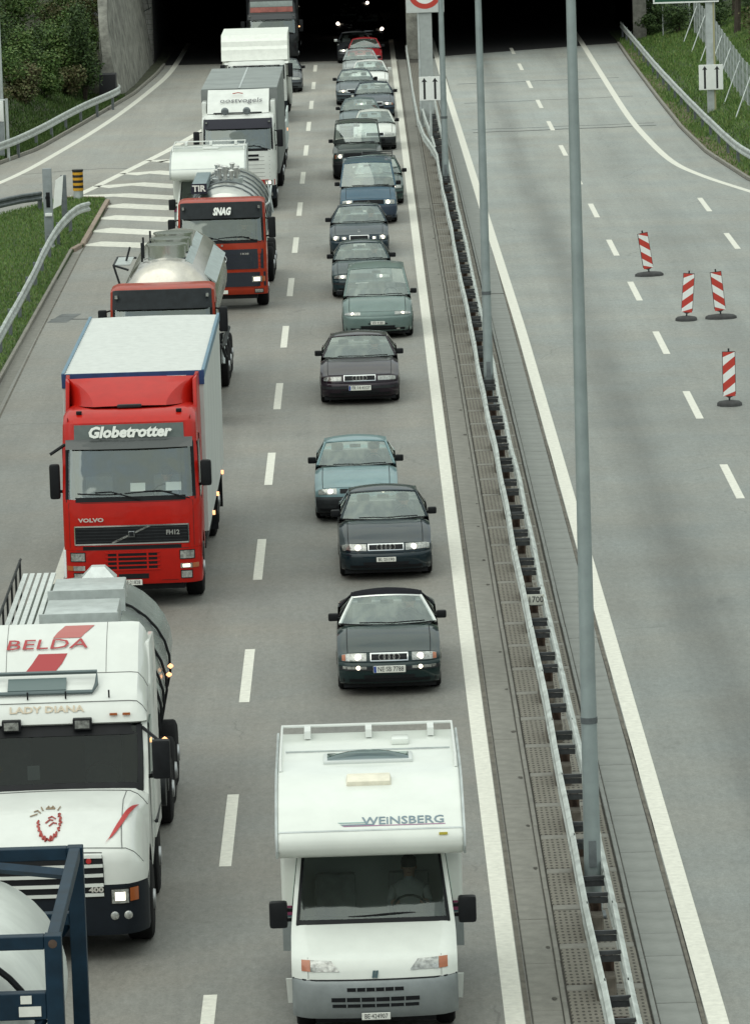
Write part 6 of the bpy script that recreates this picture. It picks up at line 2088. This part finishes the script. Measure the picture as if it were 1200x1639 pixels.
        # alcove hatch, roof light and rails
        MB().hexa([(-.28, 1.50, 2.80), (.28, 1.50, 2.80), (.28, 1.75, 2.85), (-.28, 1.75, 2.85)], [(-.26, 1.49, 2.88), (.26, 1.49, 2.88), (.26, 1.75, 2.93), (-.26, 1.75, 2.93)]).build('roof_vent', mat('cream_vent', (.72, .68, .56), .5, var=.15), t, bevel=.015)
        MB().box(-.55, .55, 2.45, 2.95, 2.90, 2.945).build('roof_light', mat('skylight_frame', (.55, .58, .57), .4), t, bevel=.02)
        rows = []
        for i in range(9):
            s = -1 + i / 4
            rows.append([(s * .5, lerp(2.49, 2.91, k / 4), 2.95 + .09 * (1 - s * s) * math.sin(math.pi * min(1, k / 4 + .15))) for k in range(5)])
        MB().grid(rows).build('skylight_dome', glass_mat('skylight_glass', (.30, .36, .38), ior=1.6), t, smooth=60)
        MB().box(.30, .52, 3.5, 3.8, 2.91, 2.99).build('roof_vent', MHW, t, bevel=.03)
    m_ = mat('white_rail', (.64, .66, .64), .4)
    rr = thing('roof_rack', '', '')
    bpy.data.objects.remove(rr)
    MB().tube([(-w2 + .05, 2.1, 2.9), (-w2 + .05, 2.2, 3.03), (-w2 + .05, 4.3, 3.03), (w2 - .05, 4.3, 3.03), (w2 - .05, 2.2, 3.03), (w2 - .05, 2.1, 2.9)], .02, 6).build('roof_rail', m_, t)
    if not near:
        MB().tube([(-w2 + .05, 2.2, 3.03), (w2 - .05, 2.2, 3.03)], .02, 6).build('roof_rail', m_, t)
        MB().box(-.2, .3, 2.5, 2.9, 2.91, 2.97).build('roof_light', m_, t, bevel=.02)
    for x in (-.75, 0.02, .8):
        MB().box(x - .04, x + .04, 3.95, 4.33, 2.93, 3.03).build('rail_foot', m_, t, smooth=0)
    return t


glass_near = glass_mat('motorhome_glass', (.50, .55, .54), ior=1.75)
motorhome('white motorhome with lettered alcove over the cab filling the lower middle', -.20, 58.3, True, 0.004)
motorhome('white motorhome with blank alcove wedged between the red tanker and white lorry', -4.86, 153.5, False, 0, 2.3)
driver('driver in a pale shirt with forearm raised behind the near motorhome windscreen', 'pale', (.35, .37, .36), .25, 60.22, .98)
driver('lorry driver in a light shirt at the wheel of the red box lorry', 'light', (.30, .32, .33), -3.80, 90.6, 1.52)
driver('lorry driver in dark clothing inside the red tanker with the scrawled visor', 'navy', (.015, .018, .03), -3.40, 138.1, 1.5)
# ------------------------------------------------------------------ the car lane, nearest first
QG = 'cars queueing in the inner lane'
DG = (0.006, 0.021, 0.022)
SOFT = mat('black_soft_top', (0.009, 0.009, 0.013), 0.95, var=0.3, bump=0.15, spec=0.1)
FR = mat('pale_metal_trim', (0.68, 0.70, 0.68), 0.3, 0.7)
car('convertible_car', 'dark green convertible with black soft top and lit fog lamps behind the motorhome', 'car', .12, 80.2, .004, QG, pname='bottle_green', col=DG, metal=.45,
    L=4.37, W=1.72, H=1.36, gz=.715, bz=.56, roof_mat=SOFT, frame_mat=FR, grille=(.36, .595, .70), rings=True, slats=3, light=(.45, .93, .585, .71), fog=(.45, .92, .46, .505, True),
    plate='NE·SB 7788', eu=True, yrf=2.02, yrr=2.9, yb=3.55, hooddrop=.05, light_lit=LIT_DIM, wroof=.64, amber=2)
car('saloon_car', 'dark green saloon with tapered lit headlights close behind the soft-top convertible', 'car', .14, 91.5, .01, QG, pname='dark_green', col=(0.006, 0.017, 0.024), metal=.45,
    L=4.48, W=1.75, H=1.42, grille=(.38, .58, .68), rings=True, gz=.695, light=(.43, .96, .565, .685, .59, .70), plate='BL·25190', light_lit=LIT, strip=False, wroof=.69, bow=.13, corner=.18)
car('saloon_car', 'light blue metallic saloon with square lit headlights and black bumper', 'car', -.40, 98.6, 0, QG, pname='light_blue', col=(0.17, 0.27, 0.29), metal=.45,
    L=4.5, W=1.69, H=1.40, grille=(.40, .59, .68), gframe=None, slats=3, light=(.48, .93, .575, .69), bump_mat=TRIM, plate='', light_lit=LIT, bow=.05, corner=.08, wroof=.70)
car('saloon_car', 'wide dark purple saloon with chrome grille and empty road behind the plate', 'car', -.31, 116.3, 0, QG, pname='aubergine', col=(0.014, 0.007, 0.014), metal=.45,
    L=4.95, W=1.88, H=1.43, grille=(.40, .585, .70), rings=True, gz=.715, light=(.47, .93, .58, .685), plate='FR·14·4107', eu=True, light_lit=None, fog=None, yc=1.5, yrf=2.2, yrr=3.4, yb=4.15, wb=2.88, wroof=.68, bow=.14, corner=.16)
car('minivan', 'grey green minivan with huge sloping windscreen and low nose', 'van', .17, 129.2, 0, QG, pname='grey_green', col=(0.13, 0.185, 0.175), metal=.35,
    L=4.6, W=1.86, H=1.69, bz=.60, gz=.72, hz=1.0, yc=1.0, yrf=2.05, yrr=4.1, yb=4.45, dz=1.0, grille=(.28, .43, .40), gframe=None, slats=2, light=(.50, .96, .635, .715), light_in=(.66, .80), plate='VD 4185', light_lit=LIT, pillars3=True,
    strip=False, wroof=.74, bow=.16, corner=.22, fog=(.55, .65, .25, .29, False), hooddrop=.07)
car('saloon_car', 'dark teal saloon tucked behind the grey green minivan', 'car', -.22, 138.9, 0, QG, pname='dark_teal', col=(0.013, 0.034, 0.042), metal=.35, L=4.4, W=1.70, H=1.40, light=(.5, .95, .57, .67), light_lit=LIT_DIM, plate='', gframe=None, detail=0)
car('saloon_car', 'dark blue saloon with four round headlights and upright chrome grille', 'car', -.28, 149.8, 0, QG, pname='ink_blue', col=(0.011, 0.027, 0.040), metal=.4, L=4.8, W=1.80, H=1.44, grille=(.32, .55, .69), slats=5, gz=.71,
    light=(.70, .93, .56, .69), light_in=(.72, .9), light_lit=LIT, fog=(.46, .60, .57, .66, True), plate='', amber=False, mark='star', strip=False, bow=.14, corner=.16, detail=0)
car('transporter_van', 'blue box-shaped passenger van with black grille in the inner queue', 'van', .03, 160.2, 0, QG, pname='van_blue', col=(0.035, 0.085, 0.13), metal=.3, L=4.75, W=1.86, H=1.92, bz=.62, gz=.84, hz=1.13, yc=.92, yrf=1.55, yrr=4.3, yb=4.62, dz=1.15,
    grille=(.55, .66, .80), gframe=None, slats=2, mark='disc', light=(.58, .95, .65, .80), light_lit=LIT, wroof=.80, pillars3=True, bow=.08, corner=.10, plate='', fa=.95, wb=2.9, wr=.33, strip=False, hooddrop=.03, detail=0, wbase=.93, bump_mat=mat('paint_dark_bumper', (.02, .035, .06), .5))
car('estate_car', 'dark green estate with roof bars peeking out behind the blue van', 'car', .38, 166.7, 0, QG, pname='moss_green', col=(0.032, 0.062, 0.056), metal=.3, L=4.5, W=1.70, H=1.46, yrr=4.0, yb=4.32, dz=.95, pillars3=True, roofrails=True, light_lit=LIT_DIM, plate='', detail=0)
car('off_road_car', 'tall dark green off-road car with upright windscreen and one bright headlight', 'car', -.30, 177.0, 0, QG, pname='off_road_green', col=(0.018, 0.030, 0.028), metal=.1, L=4.5, W=1.80, H=1.92, bz=.66, gz=.98, hz=1.16, yc=1.3, yrf=1.72, yrr=4.1, yb=4.38, dz=1.12,
    wroof=.80, pillars3=True, wr=.37, fa=.9, wb=2.54, light=(.62, .93, .76, .92), light_lit=LIT, amber=2, bow=.03, corner=.06, grille=(.55, .74, .94), slats=5, gframe=None, plate='', bump_mat=BLACK, hooddrop=.02, detail=0)
car('hatchback_car', 'white car half hidden behind the tall off-road car, beside the line', 'car', .36, 189.2, 0, QG, pname='grubby_white', col=(0.62, 0.64, 0.60), metal=0, L=4.0, W=1.64, H=1.40, yrr=3.3, yb=3.8, light_lit=None, plate='', bump_mat=TRIM, detail=0)
car('saloon_car', 'grey blue saloon glimpsed between the off-road car and the dark blue saloon', 'car', -.18, 196.0, 0, QG, pname='slate_blue', col=(0.10, 0.14, 0.15), metal=.3, L=4.3, W=1.66, H=1.40, plate='', light_lit=None, detail=0)
car('saloon_car', 'dark blue saloon with a glowing headlight touching the white edge line', 'car', .40, 205.2, 0, QG, pname='night_blue', col=(0.018, 0.035, 0.055), metal=.3, L=4.4, W=1.70, H=1.40, light_lit=LIT, amber=2, plate='', detail=0)
car('saloon_car', 'steel blue saloon with dipped headlights left of the dark blue one near the tunnel', 'car', -.36, 213.2, 0, QG, pname='steel_blue', col=(0.07, 0.095, 0.11), metal=.4, L=4.3, W=1.68, H=1.42, light_lit=LIT, plate='', detail=0)
car('saloon_car', 'white saloon with a dark driver shape just short of the tunnel', 'car', .28, 219.2, 0, QG, pname='clean_white', col=(0.70, 0.71, 0.68), metal=0, L=4.3, W=1.66, H=1.40, light_lit=None, plate='', mirror_mat=WHITE, detail=0)
car('saloon_car', 'silver grey saloon wedged behind the white one at the tunnel mouth', 'car', -.12, 227.3, 0, QG, pname='silver_grey', col=(0.34, 0.37, 0.37), metal=.4, L=4.4, W=1.68, H=1.40, light_lit=None, plate='', detail=0)
car('saloon_car', 'saloon with a bright red roof at the very tunnel mouth', 'car', .10, 236.0, 0, QG, pname='cherry_red', col=(0.30, 0.015, 0.02), metal=.1, L=4.2, W=1.64, H=1.40, light_lit=None, plate='', detail=0)
car('saloon_car', 'dark saloon with lit headlight emerging from the black tunnel on the left', 'car', -.40, 241.2, 0, QG, pname='charcoal', col=(0.03, 0.033, 0.037), metal=.3, L=4.4, W=1.68, H=1.42, light_lit=LIT, plate='', mirror_mat=FR, detail=0)
for n_, x, y, lb in (('saloon_car', -.55, 263.9, 'unlit-bodied car deep in the left tunnel, its left headlight glowing'), ('saloon_car', .32, 257.9, 'car in the left tunnel showing one reddish headlight by the pier'), ('saloon_car', -.35, 284.0, 'farthest car in the tunnel, a lone glowing lamp at the top edge')):
    c = car(n_, lb, 'car', x, y, 0, QG, pname='tunnel_dark', col=(0.012, 0.012, 0.014), metal=.1, light_lit=None, plate='', detail=0, amber=False)
    s_ = -1 if y == 263.9 else 1
    MB().lathe([(-.02, .03), (0, .085), (.03, .085)], 'y', 12, (s_ * .70, .02, .66)).build('lit_headlight', mat('lamp_glow', (1, .9, .8), .4, emit=(1, .85, .72), estr=4.0), c)
car('saloon_car', 'dark saloon in the lorry lane half hidden behind the white lorry near the tunnel', 'car', -3.53, 222.2, 0, None, pname='graphite', col=(0.06, 0.07, 0.08), metal=.4, L=4.3, W=1.68, H=1.40, light_lit=None, plate='', detail=0)

# drivers behind the windscreens
for lb, sn, sc_, X, Y, hz in (('dark-haired driver in a dark top behind the soft-top convertible windscreen', 'black', (.012, .012, .015), .49, 80.2 + 2.40, .42),
                          ('driver in a dark grey top in the dark green saloon', 'grey', (.05, .05, .055), .51, 91.5 + 2.45, .40),
                          ('driver in dark clothing in the light blue saloon', 'navy', (.015, .018, .03), -.03, 98.6 + 2.45, .40),
                          ('driver in black in the dark purple saloon', 'black', (.012, .012, .015), .06, 116.3 + 2.6, .40),
                          ('driver in dark clothing in the teal saloon behind the minivan', 'navy', (.015, .018, .03), .15, 138.9 + 2.45, .40),
                          ('driver in the saloon with four round headlights', 'grey', (.05, .05, .055), .09, 149.8 + 2.45, .40),
                          ('driver in the white saloon just short of the tunnel', 'black', (.012, .012, .015), .65, 219.2 + 2.45, .40),
                          ('driver in the saloon with the bright red roof', 'black', (.012, .012, .015), .47, 236.0 + 2.45, .40)):
    driver(lb, sn, sc_, X, Y, hz)
# ------------------------------------------------------------------ street lamps, signs and small things
POLE = mat('lamp_pole_grey', (.30, .35, .355), .45, .35, var=.18, vscale=2)
for y, lb in ((64.4, 'nearest and thickest grey lamp post rising from the median beside the motorhome lane'), (115.5, 'middle grey lamp post on the median level with the purple saloon'), (169.9, 'farthest grey lamp post on the median next to the arrow sign')):
    t = thing('street_lamp', lb, 'lamp post', (2.67, y, 0), 0, 'lamp posts on the median')
    MB().tube([(0, 0, .02), (0, 0, 1.2), (0, 0, 7), (0, 0, 14.0)], [.115, .11, .085, .052], 16).build('pole', POLE, t)
    MB().box(-.05, .05, -.125, -.09, .7, 1.05).build('service_door', GALV_DARK, t, smooth=0)
    MB().lathe([(2.6, .112), (2.68, .112)], 'z', 16).build('clamp_band', GALV_DARK, t)
    MB().box(-.16, .16, -.16, .16, .02, .06).build('base_plate', GALV_DARK, t, bevel=.01)
    for sg in (-1, 1):
        MB().tube([(0, 0, 13.9), (sg * .5, 0, 14.3), (sg * 1.6, 0, 14.45)], [.045, .04, .035], 8).build('arm', POLE, t)
        MB().box(sg * 1.6 - .32, sg * 1.6 + .32, -.16, .16, 14.38, 14.52).build('lamp_head', GALV, t, bevel=.04)

SIGNW = mat('sign_white', (.80, .82, .80), .45, var=.06)
SIGNB = mat('sign_black', (.012, .012, .014), .5)
SIGNR = mat('sign_red', (.50, .045, .03), .45, var=.1)


def arrow(par, x, y, z0, z1):
    w = .05
    MB().prism([(x - w * .8, z0), (x + w * .8, z0), (x + w * .8, z1 - .14), (x + w * 2.1, z1 - .16), (x, z1), (x - w * 2.1, z1 - .16), (x - w * .8, z1 - .14)], 'y', y - .003, y).build('arrow', SIGNB, par, smooth=0)


def arrow_sign(lb, X, Y, z0, z1, w, post_base, grp, post=True, px=0.0):
    t = thing('road_sign', lb, 'road sign', (X, Y, post_base), 0, grp)
    bd = MB().box(-w / 2, w / 2, -.02, 0, z0 - post_base, z1 - post_base).build('sign_board', SIGNW, t, bevel=.008, seg=1)
    h = z1 - z0
    for sx in (-.24, .24):
        arrow(bd, sx * w / .95, -.021, z0 - post_base + .05 * h, z1 - post_base - .05 * h)
    if post:
        MB().tube([(px, .05, -.1), (px, .05, z1 - post_base)], .05, 8).build('post', GALV, t)
    return t


arrow_sign('white sign with two black arrows on the median before the pier', 2.43, 186, 2.07, 2.95, .78, 0.02, 'two-arrow signs')
# right hand gantry post with green board and arrow sign
PB = z_right(13.75, 199.7)
t = arrow_sign('white sign with two black arrows on the right verge post below the green board', 13.75, 199.7, 1.16, 2.16, .96, PB, 'two-arrow signs', False)
t = thing('direction_sign', 'green direction board with white border, lower edge only, above the right verge', 'road sign', (13.78, 199.9, PB), 0)
MB().box(-.17, .17, 0, .26, -.2, 6.5).build('post', GALV, t, bevel=.01, seg=1)
MB().box(.10, .172, -.01, -.001, -.1, 6.4).build('post_edge', mat('faded_yellow', (.36, .34, .20), .6), t, smooth=0)
gb = MB().box(-2.25, .35, -.08, -.03, 4.62 - PB, 6.6 - PB).build('sign_board', mat('board_green', (.008, .07, .035), .45), t, smooth=0)
for a in ((-2.25, .35, 4.62, 4.68), (-2.25, -2.19, 4.69, 6.6), (.29, .35, 4.69, 6.6)):
    MB().box(a[0], a[1], -.084, -.0805, a[2] - PB, a[3] - PB).build('sign_border', SIGNW, gb, smooth=0)
# speed limit board on the wide post
t = thing('speed_sign', 'square white board with red ring, cut by the top edge, on a wide grey post', 'road sign', (2.52, 200, 0), 0)
MB().box(-.25, .25, 0.05, .35, 0, 6.0).build('post', mat('post_concrete', (.36, .39, .385), .6, var=.12), t, bevel=.01, seg=1)
MB().box(-.32, -.25, .04, .3, 0, 4.6).build('post_edge', GALV, t, smooth=0)
sb = MB().box(-.75, .75, -.03, .02, 4.55, 6.15).build('sign_board', mat('board_grey', (.52, .55, .54), .5, var=.06), t, bevel=.01, seg=1)
rg = MB()
rg.grid([[(.0 + r_ * math.cos(a), -.034, 5.36 + r_ * math.sin(a)) for a in [2 * math.pi * i / 40 for i in range(41)]] for r_ in (.46, .66)])
rg.build('red_ring', SIGNR, sb, smooth=0)
MB().poly([(.0 + .458 * math.cos(a), -.034, 5.36 + .458 * math.sin(a)) for a in [2 * math.pi * i / 40 for i in range(40)]]).build('disc', SIGNW, sb, smooth=0)
text('lettering', '80', .55, SIGNB, sb, (0, -.037, 5.40), bold=.01)
MB().box(-.5, .5, .35, .8, 0, .06).build('base', CONC, t, smooth=0)

# striped beacons
for x, y, rz, flip, lean, lb in ((7.95, 142.5, .25, -1, -.15, 'striped red and white beacon leaning left on an elongated foot, farthest of four'), (8.26, 131.3, -.12, 1, .08, 'striped beacon left of the close pair on the empty carriageway'),
                                 (9.19, 131.5, .12, -1, -.10, 'striped beacon right of the close pair, tilting left'), (8.14, 114.3, 0, 1, 0, 'nearest striped red and white beacon by the right edge')):
    t = thing('traffic_beacon', lb, 'traffic beacon', (x, y, 0), rz, 'striped beacons on the empty carriageway')
    ft = MB()
    wd = .42 if lean < -.08 else .29
    RUB = mat('rubber_foot', (.045, .046, .047), .85, var=.4, vscale=6)
    ft.loft([[(wd * math.cos(a) * k * (1 + .06 * math.sin(5 * a)), .26 * math.sin(a) * k, z) for a in [2 * math.pi * i / 16 for i in range(16)]] for k, z in ((1.0, 0.0), (.98, .06), (.8, .10), (.45, .12))])
    ft.build('foot', RUB, t, smooth=60)
    pv = bpy.data.objects.new('panel', None)
    bpy.data.objects.remove(pv)
    w, z0, z1 = .15, .22, 1.25
    rot = (0, lean, 0)
    pn = MB().prism([(-w, z0 + .05), (-w + .05, z0), (0, z0 - .05), (w - .05, z0), (w, z0 + .05), (w, z1), (-w, z1)], 'y', -.012, .012).build('panel', mat('beacon_black', (.02, .02, .022), .6), t, rot=rot)
    face = []
    iw = w - .012
    n = 5
    hh = (z1 - z0 - .02)
    for k in range(-1, 6):
        za = z0 + hh * k / 5 * 1.0
        d = .22 * flip
        lo = lambda zz: max(z0 + .0, min(z1 - .012, zz))
        p = [(-iw, za - d / 2), (iw, za + d / 2), (iw, za + d / 2 + hh / 5), (-iw, za - d / 2 + hh / 5)]
        p = [(x_, lo(zz)) for x_, zz in p]
        if p[3][1] - p[0][1] < .005 and p[2][1] - p[1][1] < .005:
            continue
        # thin triangles are fine: they are the cut ends of the stripes
        pp = []
        for q in p:
            if not pp or (abs(q[0] - pp[-1][0]) + abs(q[1] - pp[-1][1])) > .003:
                pp.append(q)
        if len(pp) > 2:
            MB().prism(pp, 'y', -.0155, -.0125).build('stripe', SIGNW if k % 2 == 0 else SIGNR, pn, smooth=0)
    MB().box(-.02, .02, -.01, .01, .08, z0).box(-.02, .02, -.012, .012, z1, z1 + .07).build('stem', TRIM, t, rot=rot, smooth=0)

# black and yellow bollard in the gore
t = thing('bollard', 'black and yellow banded bollard on a grey foot at the gore tip', 'bollard', (-9.87, 172.0, .09), 0)
MB().lathe([(0, .17), (.28, .165)], 'z', 18).build('foot', GALV, t)
for k in range(8):
    MB().lathe([(.28 + k * .09, .18), (.37 + k * .09, .18)] if k < 7 else [(.91, .18), (.97, .195), (1.0, .195), (1.01, .05)], 'z', 18).build('band', mat('band_black', (.015, .015, .016), .5) if k % 2 else mat('band_yellow', (.62, .32, .02), .5), t, smooth=50)

# emergency post and the second post with a slanting white board
t = thing('emergency_post', 'tall slim grey roadside post with dark oval and small shelf on the grass', 'post', (-9.86, 155.3, .09), 0)
MB().box(-.14, .14, -.12, .12, 0, 2.45).build('column', mat('post_grey', (.26, .29, .30), .5, .2, var=.15), t, bevel=.02)
MB().box(-.16, .16, -.15, .15, 0, .06).build('base_plate', GALV, t, smooth=0)
MB().lathe([(-.14, .02), (-.135, .075), (-.11, .08)], 'y', 14, (0, 0, 1.55)).build('speaker', BLACK, t)
MB().box(-.05, .07, -.14, -.115, 1.25, 1.72).build('recess', BLACK, t, bevel=.02)
MB().box(-.10, .12, -.2, -.11, .98, 1.08).build('shelf', SIGNW, t, bevel=.015)
t = thing('marker_post', 'grey post carrying a slanting white board behind the slim emergency post', 'post', (-9.75, 161.6, .09), 0)
MB().box(-.08, .10, -.06, .06, 0, 1.7).build('column', GALV_DARK, t, bevel=.01)
MB().hexa([(-.36, -.07, .62), (-.08, -.09, .75), (-.08, -.07, .75), (-.36, -.05, .62)], [(-.24, -.07, 1.55), (.02, -.09, 1.72), (.02, -.07, 1.72), (-.24, -.05, 1.55)]).build('board', SIGNW, t, smooth=0)

# roadside signs at the far left edge
zb_ = z_left(-14.2, 190)
t = thing('roadside_cabinet', 'white box and pipe post at the left edge above the ramp rail', 'cabinet', (-13.9, 190.0, zb_), 0)
MB().tube([(.42, 0, -.3), (.42, 0, 2.35 - zb_)], .06, 8).build('post', GALV, t)
MB().box(-.30, .30, -.1, .1, 1.5 - zb_, 2.28 - zb_).build('box', SIGNW, t, bevel=.02)
MB().box(-.30, .28, -.08, .08, .2 - zb_, 1.48 - zb_).build('pedestal', mat('post_grey', (.26, .29, .30), .5), t, smooth=0)
MB().tube([(-.30, 0, 2.32 - zb_), (.42, 0, 2.30 - zb_)], .03, 6).build('bracket', GALV, t)
t = thing('tall_post', 'tall pale post cut by the left edge in front of the shrubs', 'post', (-13.95, 194.0, z_left(-13.95, 194)), 0)
MB().tube([(0, 0, -.3), (0, 0, 9)], [.09, .06], 10).build('pole', GALV, t)
t = thing('fence_pole', 'thin grey pole at the far left beside the grass island', 'post', (-10.62, 141.0, .09), 0)
MB().tube([(0, 0, -.1), (0, 0, 3.4)], .05, 8).build('pole', GALV_DARK, t)

# wire fence on the right verge
def fence(label, pts, h, strut=-1):
    t = thing('wire_fence', label, 'fence', (pts[0][0], pts[0][1], z_right(*pts[0])), 0)
    FT_ = Root(t)
    FP = mat('fence_post', (.44, .48, .47), .5, .3, var=.2)
    P_ = [Vector(p) for p in pts]
    out = []
    for a, b_ in zip(P_, P_[1:]):
        n = max(1, round((b_ - a).length / 2.6))
        out += [a.lerp(b_, k / n) for k in range(n)]
    out.append(P_[-1])
    for i, p in enumerate(out):
        z = z_right(p.x, p.y)
        MB().tube([(p.x, p.y, z - .2), (p.x, p.y, z + h)], .038, 6).build('post', FP, FT_)
        if i % 3 == 1 and i < len(out) - 1:
            q = p + Vector((strut * .75, -.9))
            MB().tube([(p.x, p.y, z + h * .85), (q.x, q.y, z_right(q.x, q.y) - .05)], .028, 5).build('strut', FP, FT_)
    wires = MB()
    for a, b_ in zip(out, out[1:]):
        za, zb2 = z_right(a.x, a.y), z_right(b_.x, b_.y)
        for k in range(4):
            f = .08 + .9 * k / 3
            wires.tube([(a.x, a.y, za + h * f), (b_.x, b_.y, zb2 + h * f)], .004, 3, caps=False)
        nn = 14
        for k in range(nn):
            for d in (0, 1):
                p0 = a.lerp(b_, k / nn)
                p1 = a.lerp(b_, min(1, (k + 2) / nn))
                z0_, z1_ = lerp(za, zb2, k / nn), lerp(za, zb2, min(1, (k + 2) / nn))
                wires.tube([(p0.x, p0.y, z0_ + (h * .08 if d else h * .97)), (p1.x, p1.y, z1_ + (h * .97 if d else h * .08))], .0028, 3, caps=False)
    o = wires.build('wire_mesh', mat('fence_wire', (.40, .44, .44), .5, .4), FT_, smooth=0, weld=False)
    o['kind'] = 'stuff'
    return t


fence('pale wire mesh fence with slanting struts running down the right verge', [(16.0, 243), (15.75, 226), (15.3, 210), (15.05, 200), (14.95, 190), (15.1, 180), (16.2, 168)], 1.75)
fence('short wire fence between the right tunnel pillar and the green sign post', [(14.75, 247.5), (16.0, 246.6)], 1.9)
t = thing('tall_post', 'tall thin pale pole behind the wire mesh fence on the right verge', 'post', (15.9, 228, z_right(15.9, 228)), 0)
MB().tube([(0, 0, -.2), (0, 0, 4.5)], .045, 8).build('pole', GALV, t)
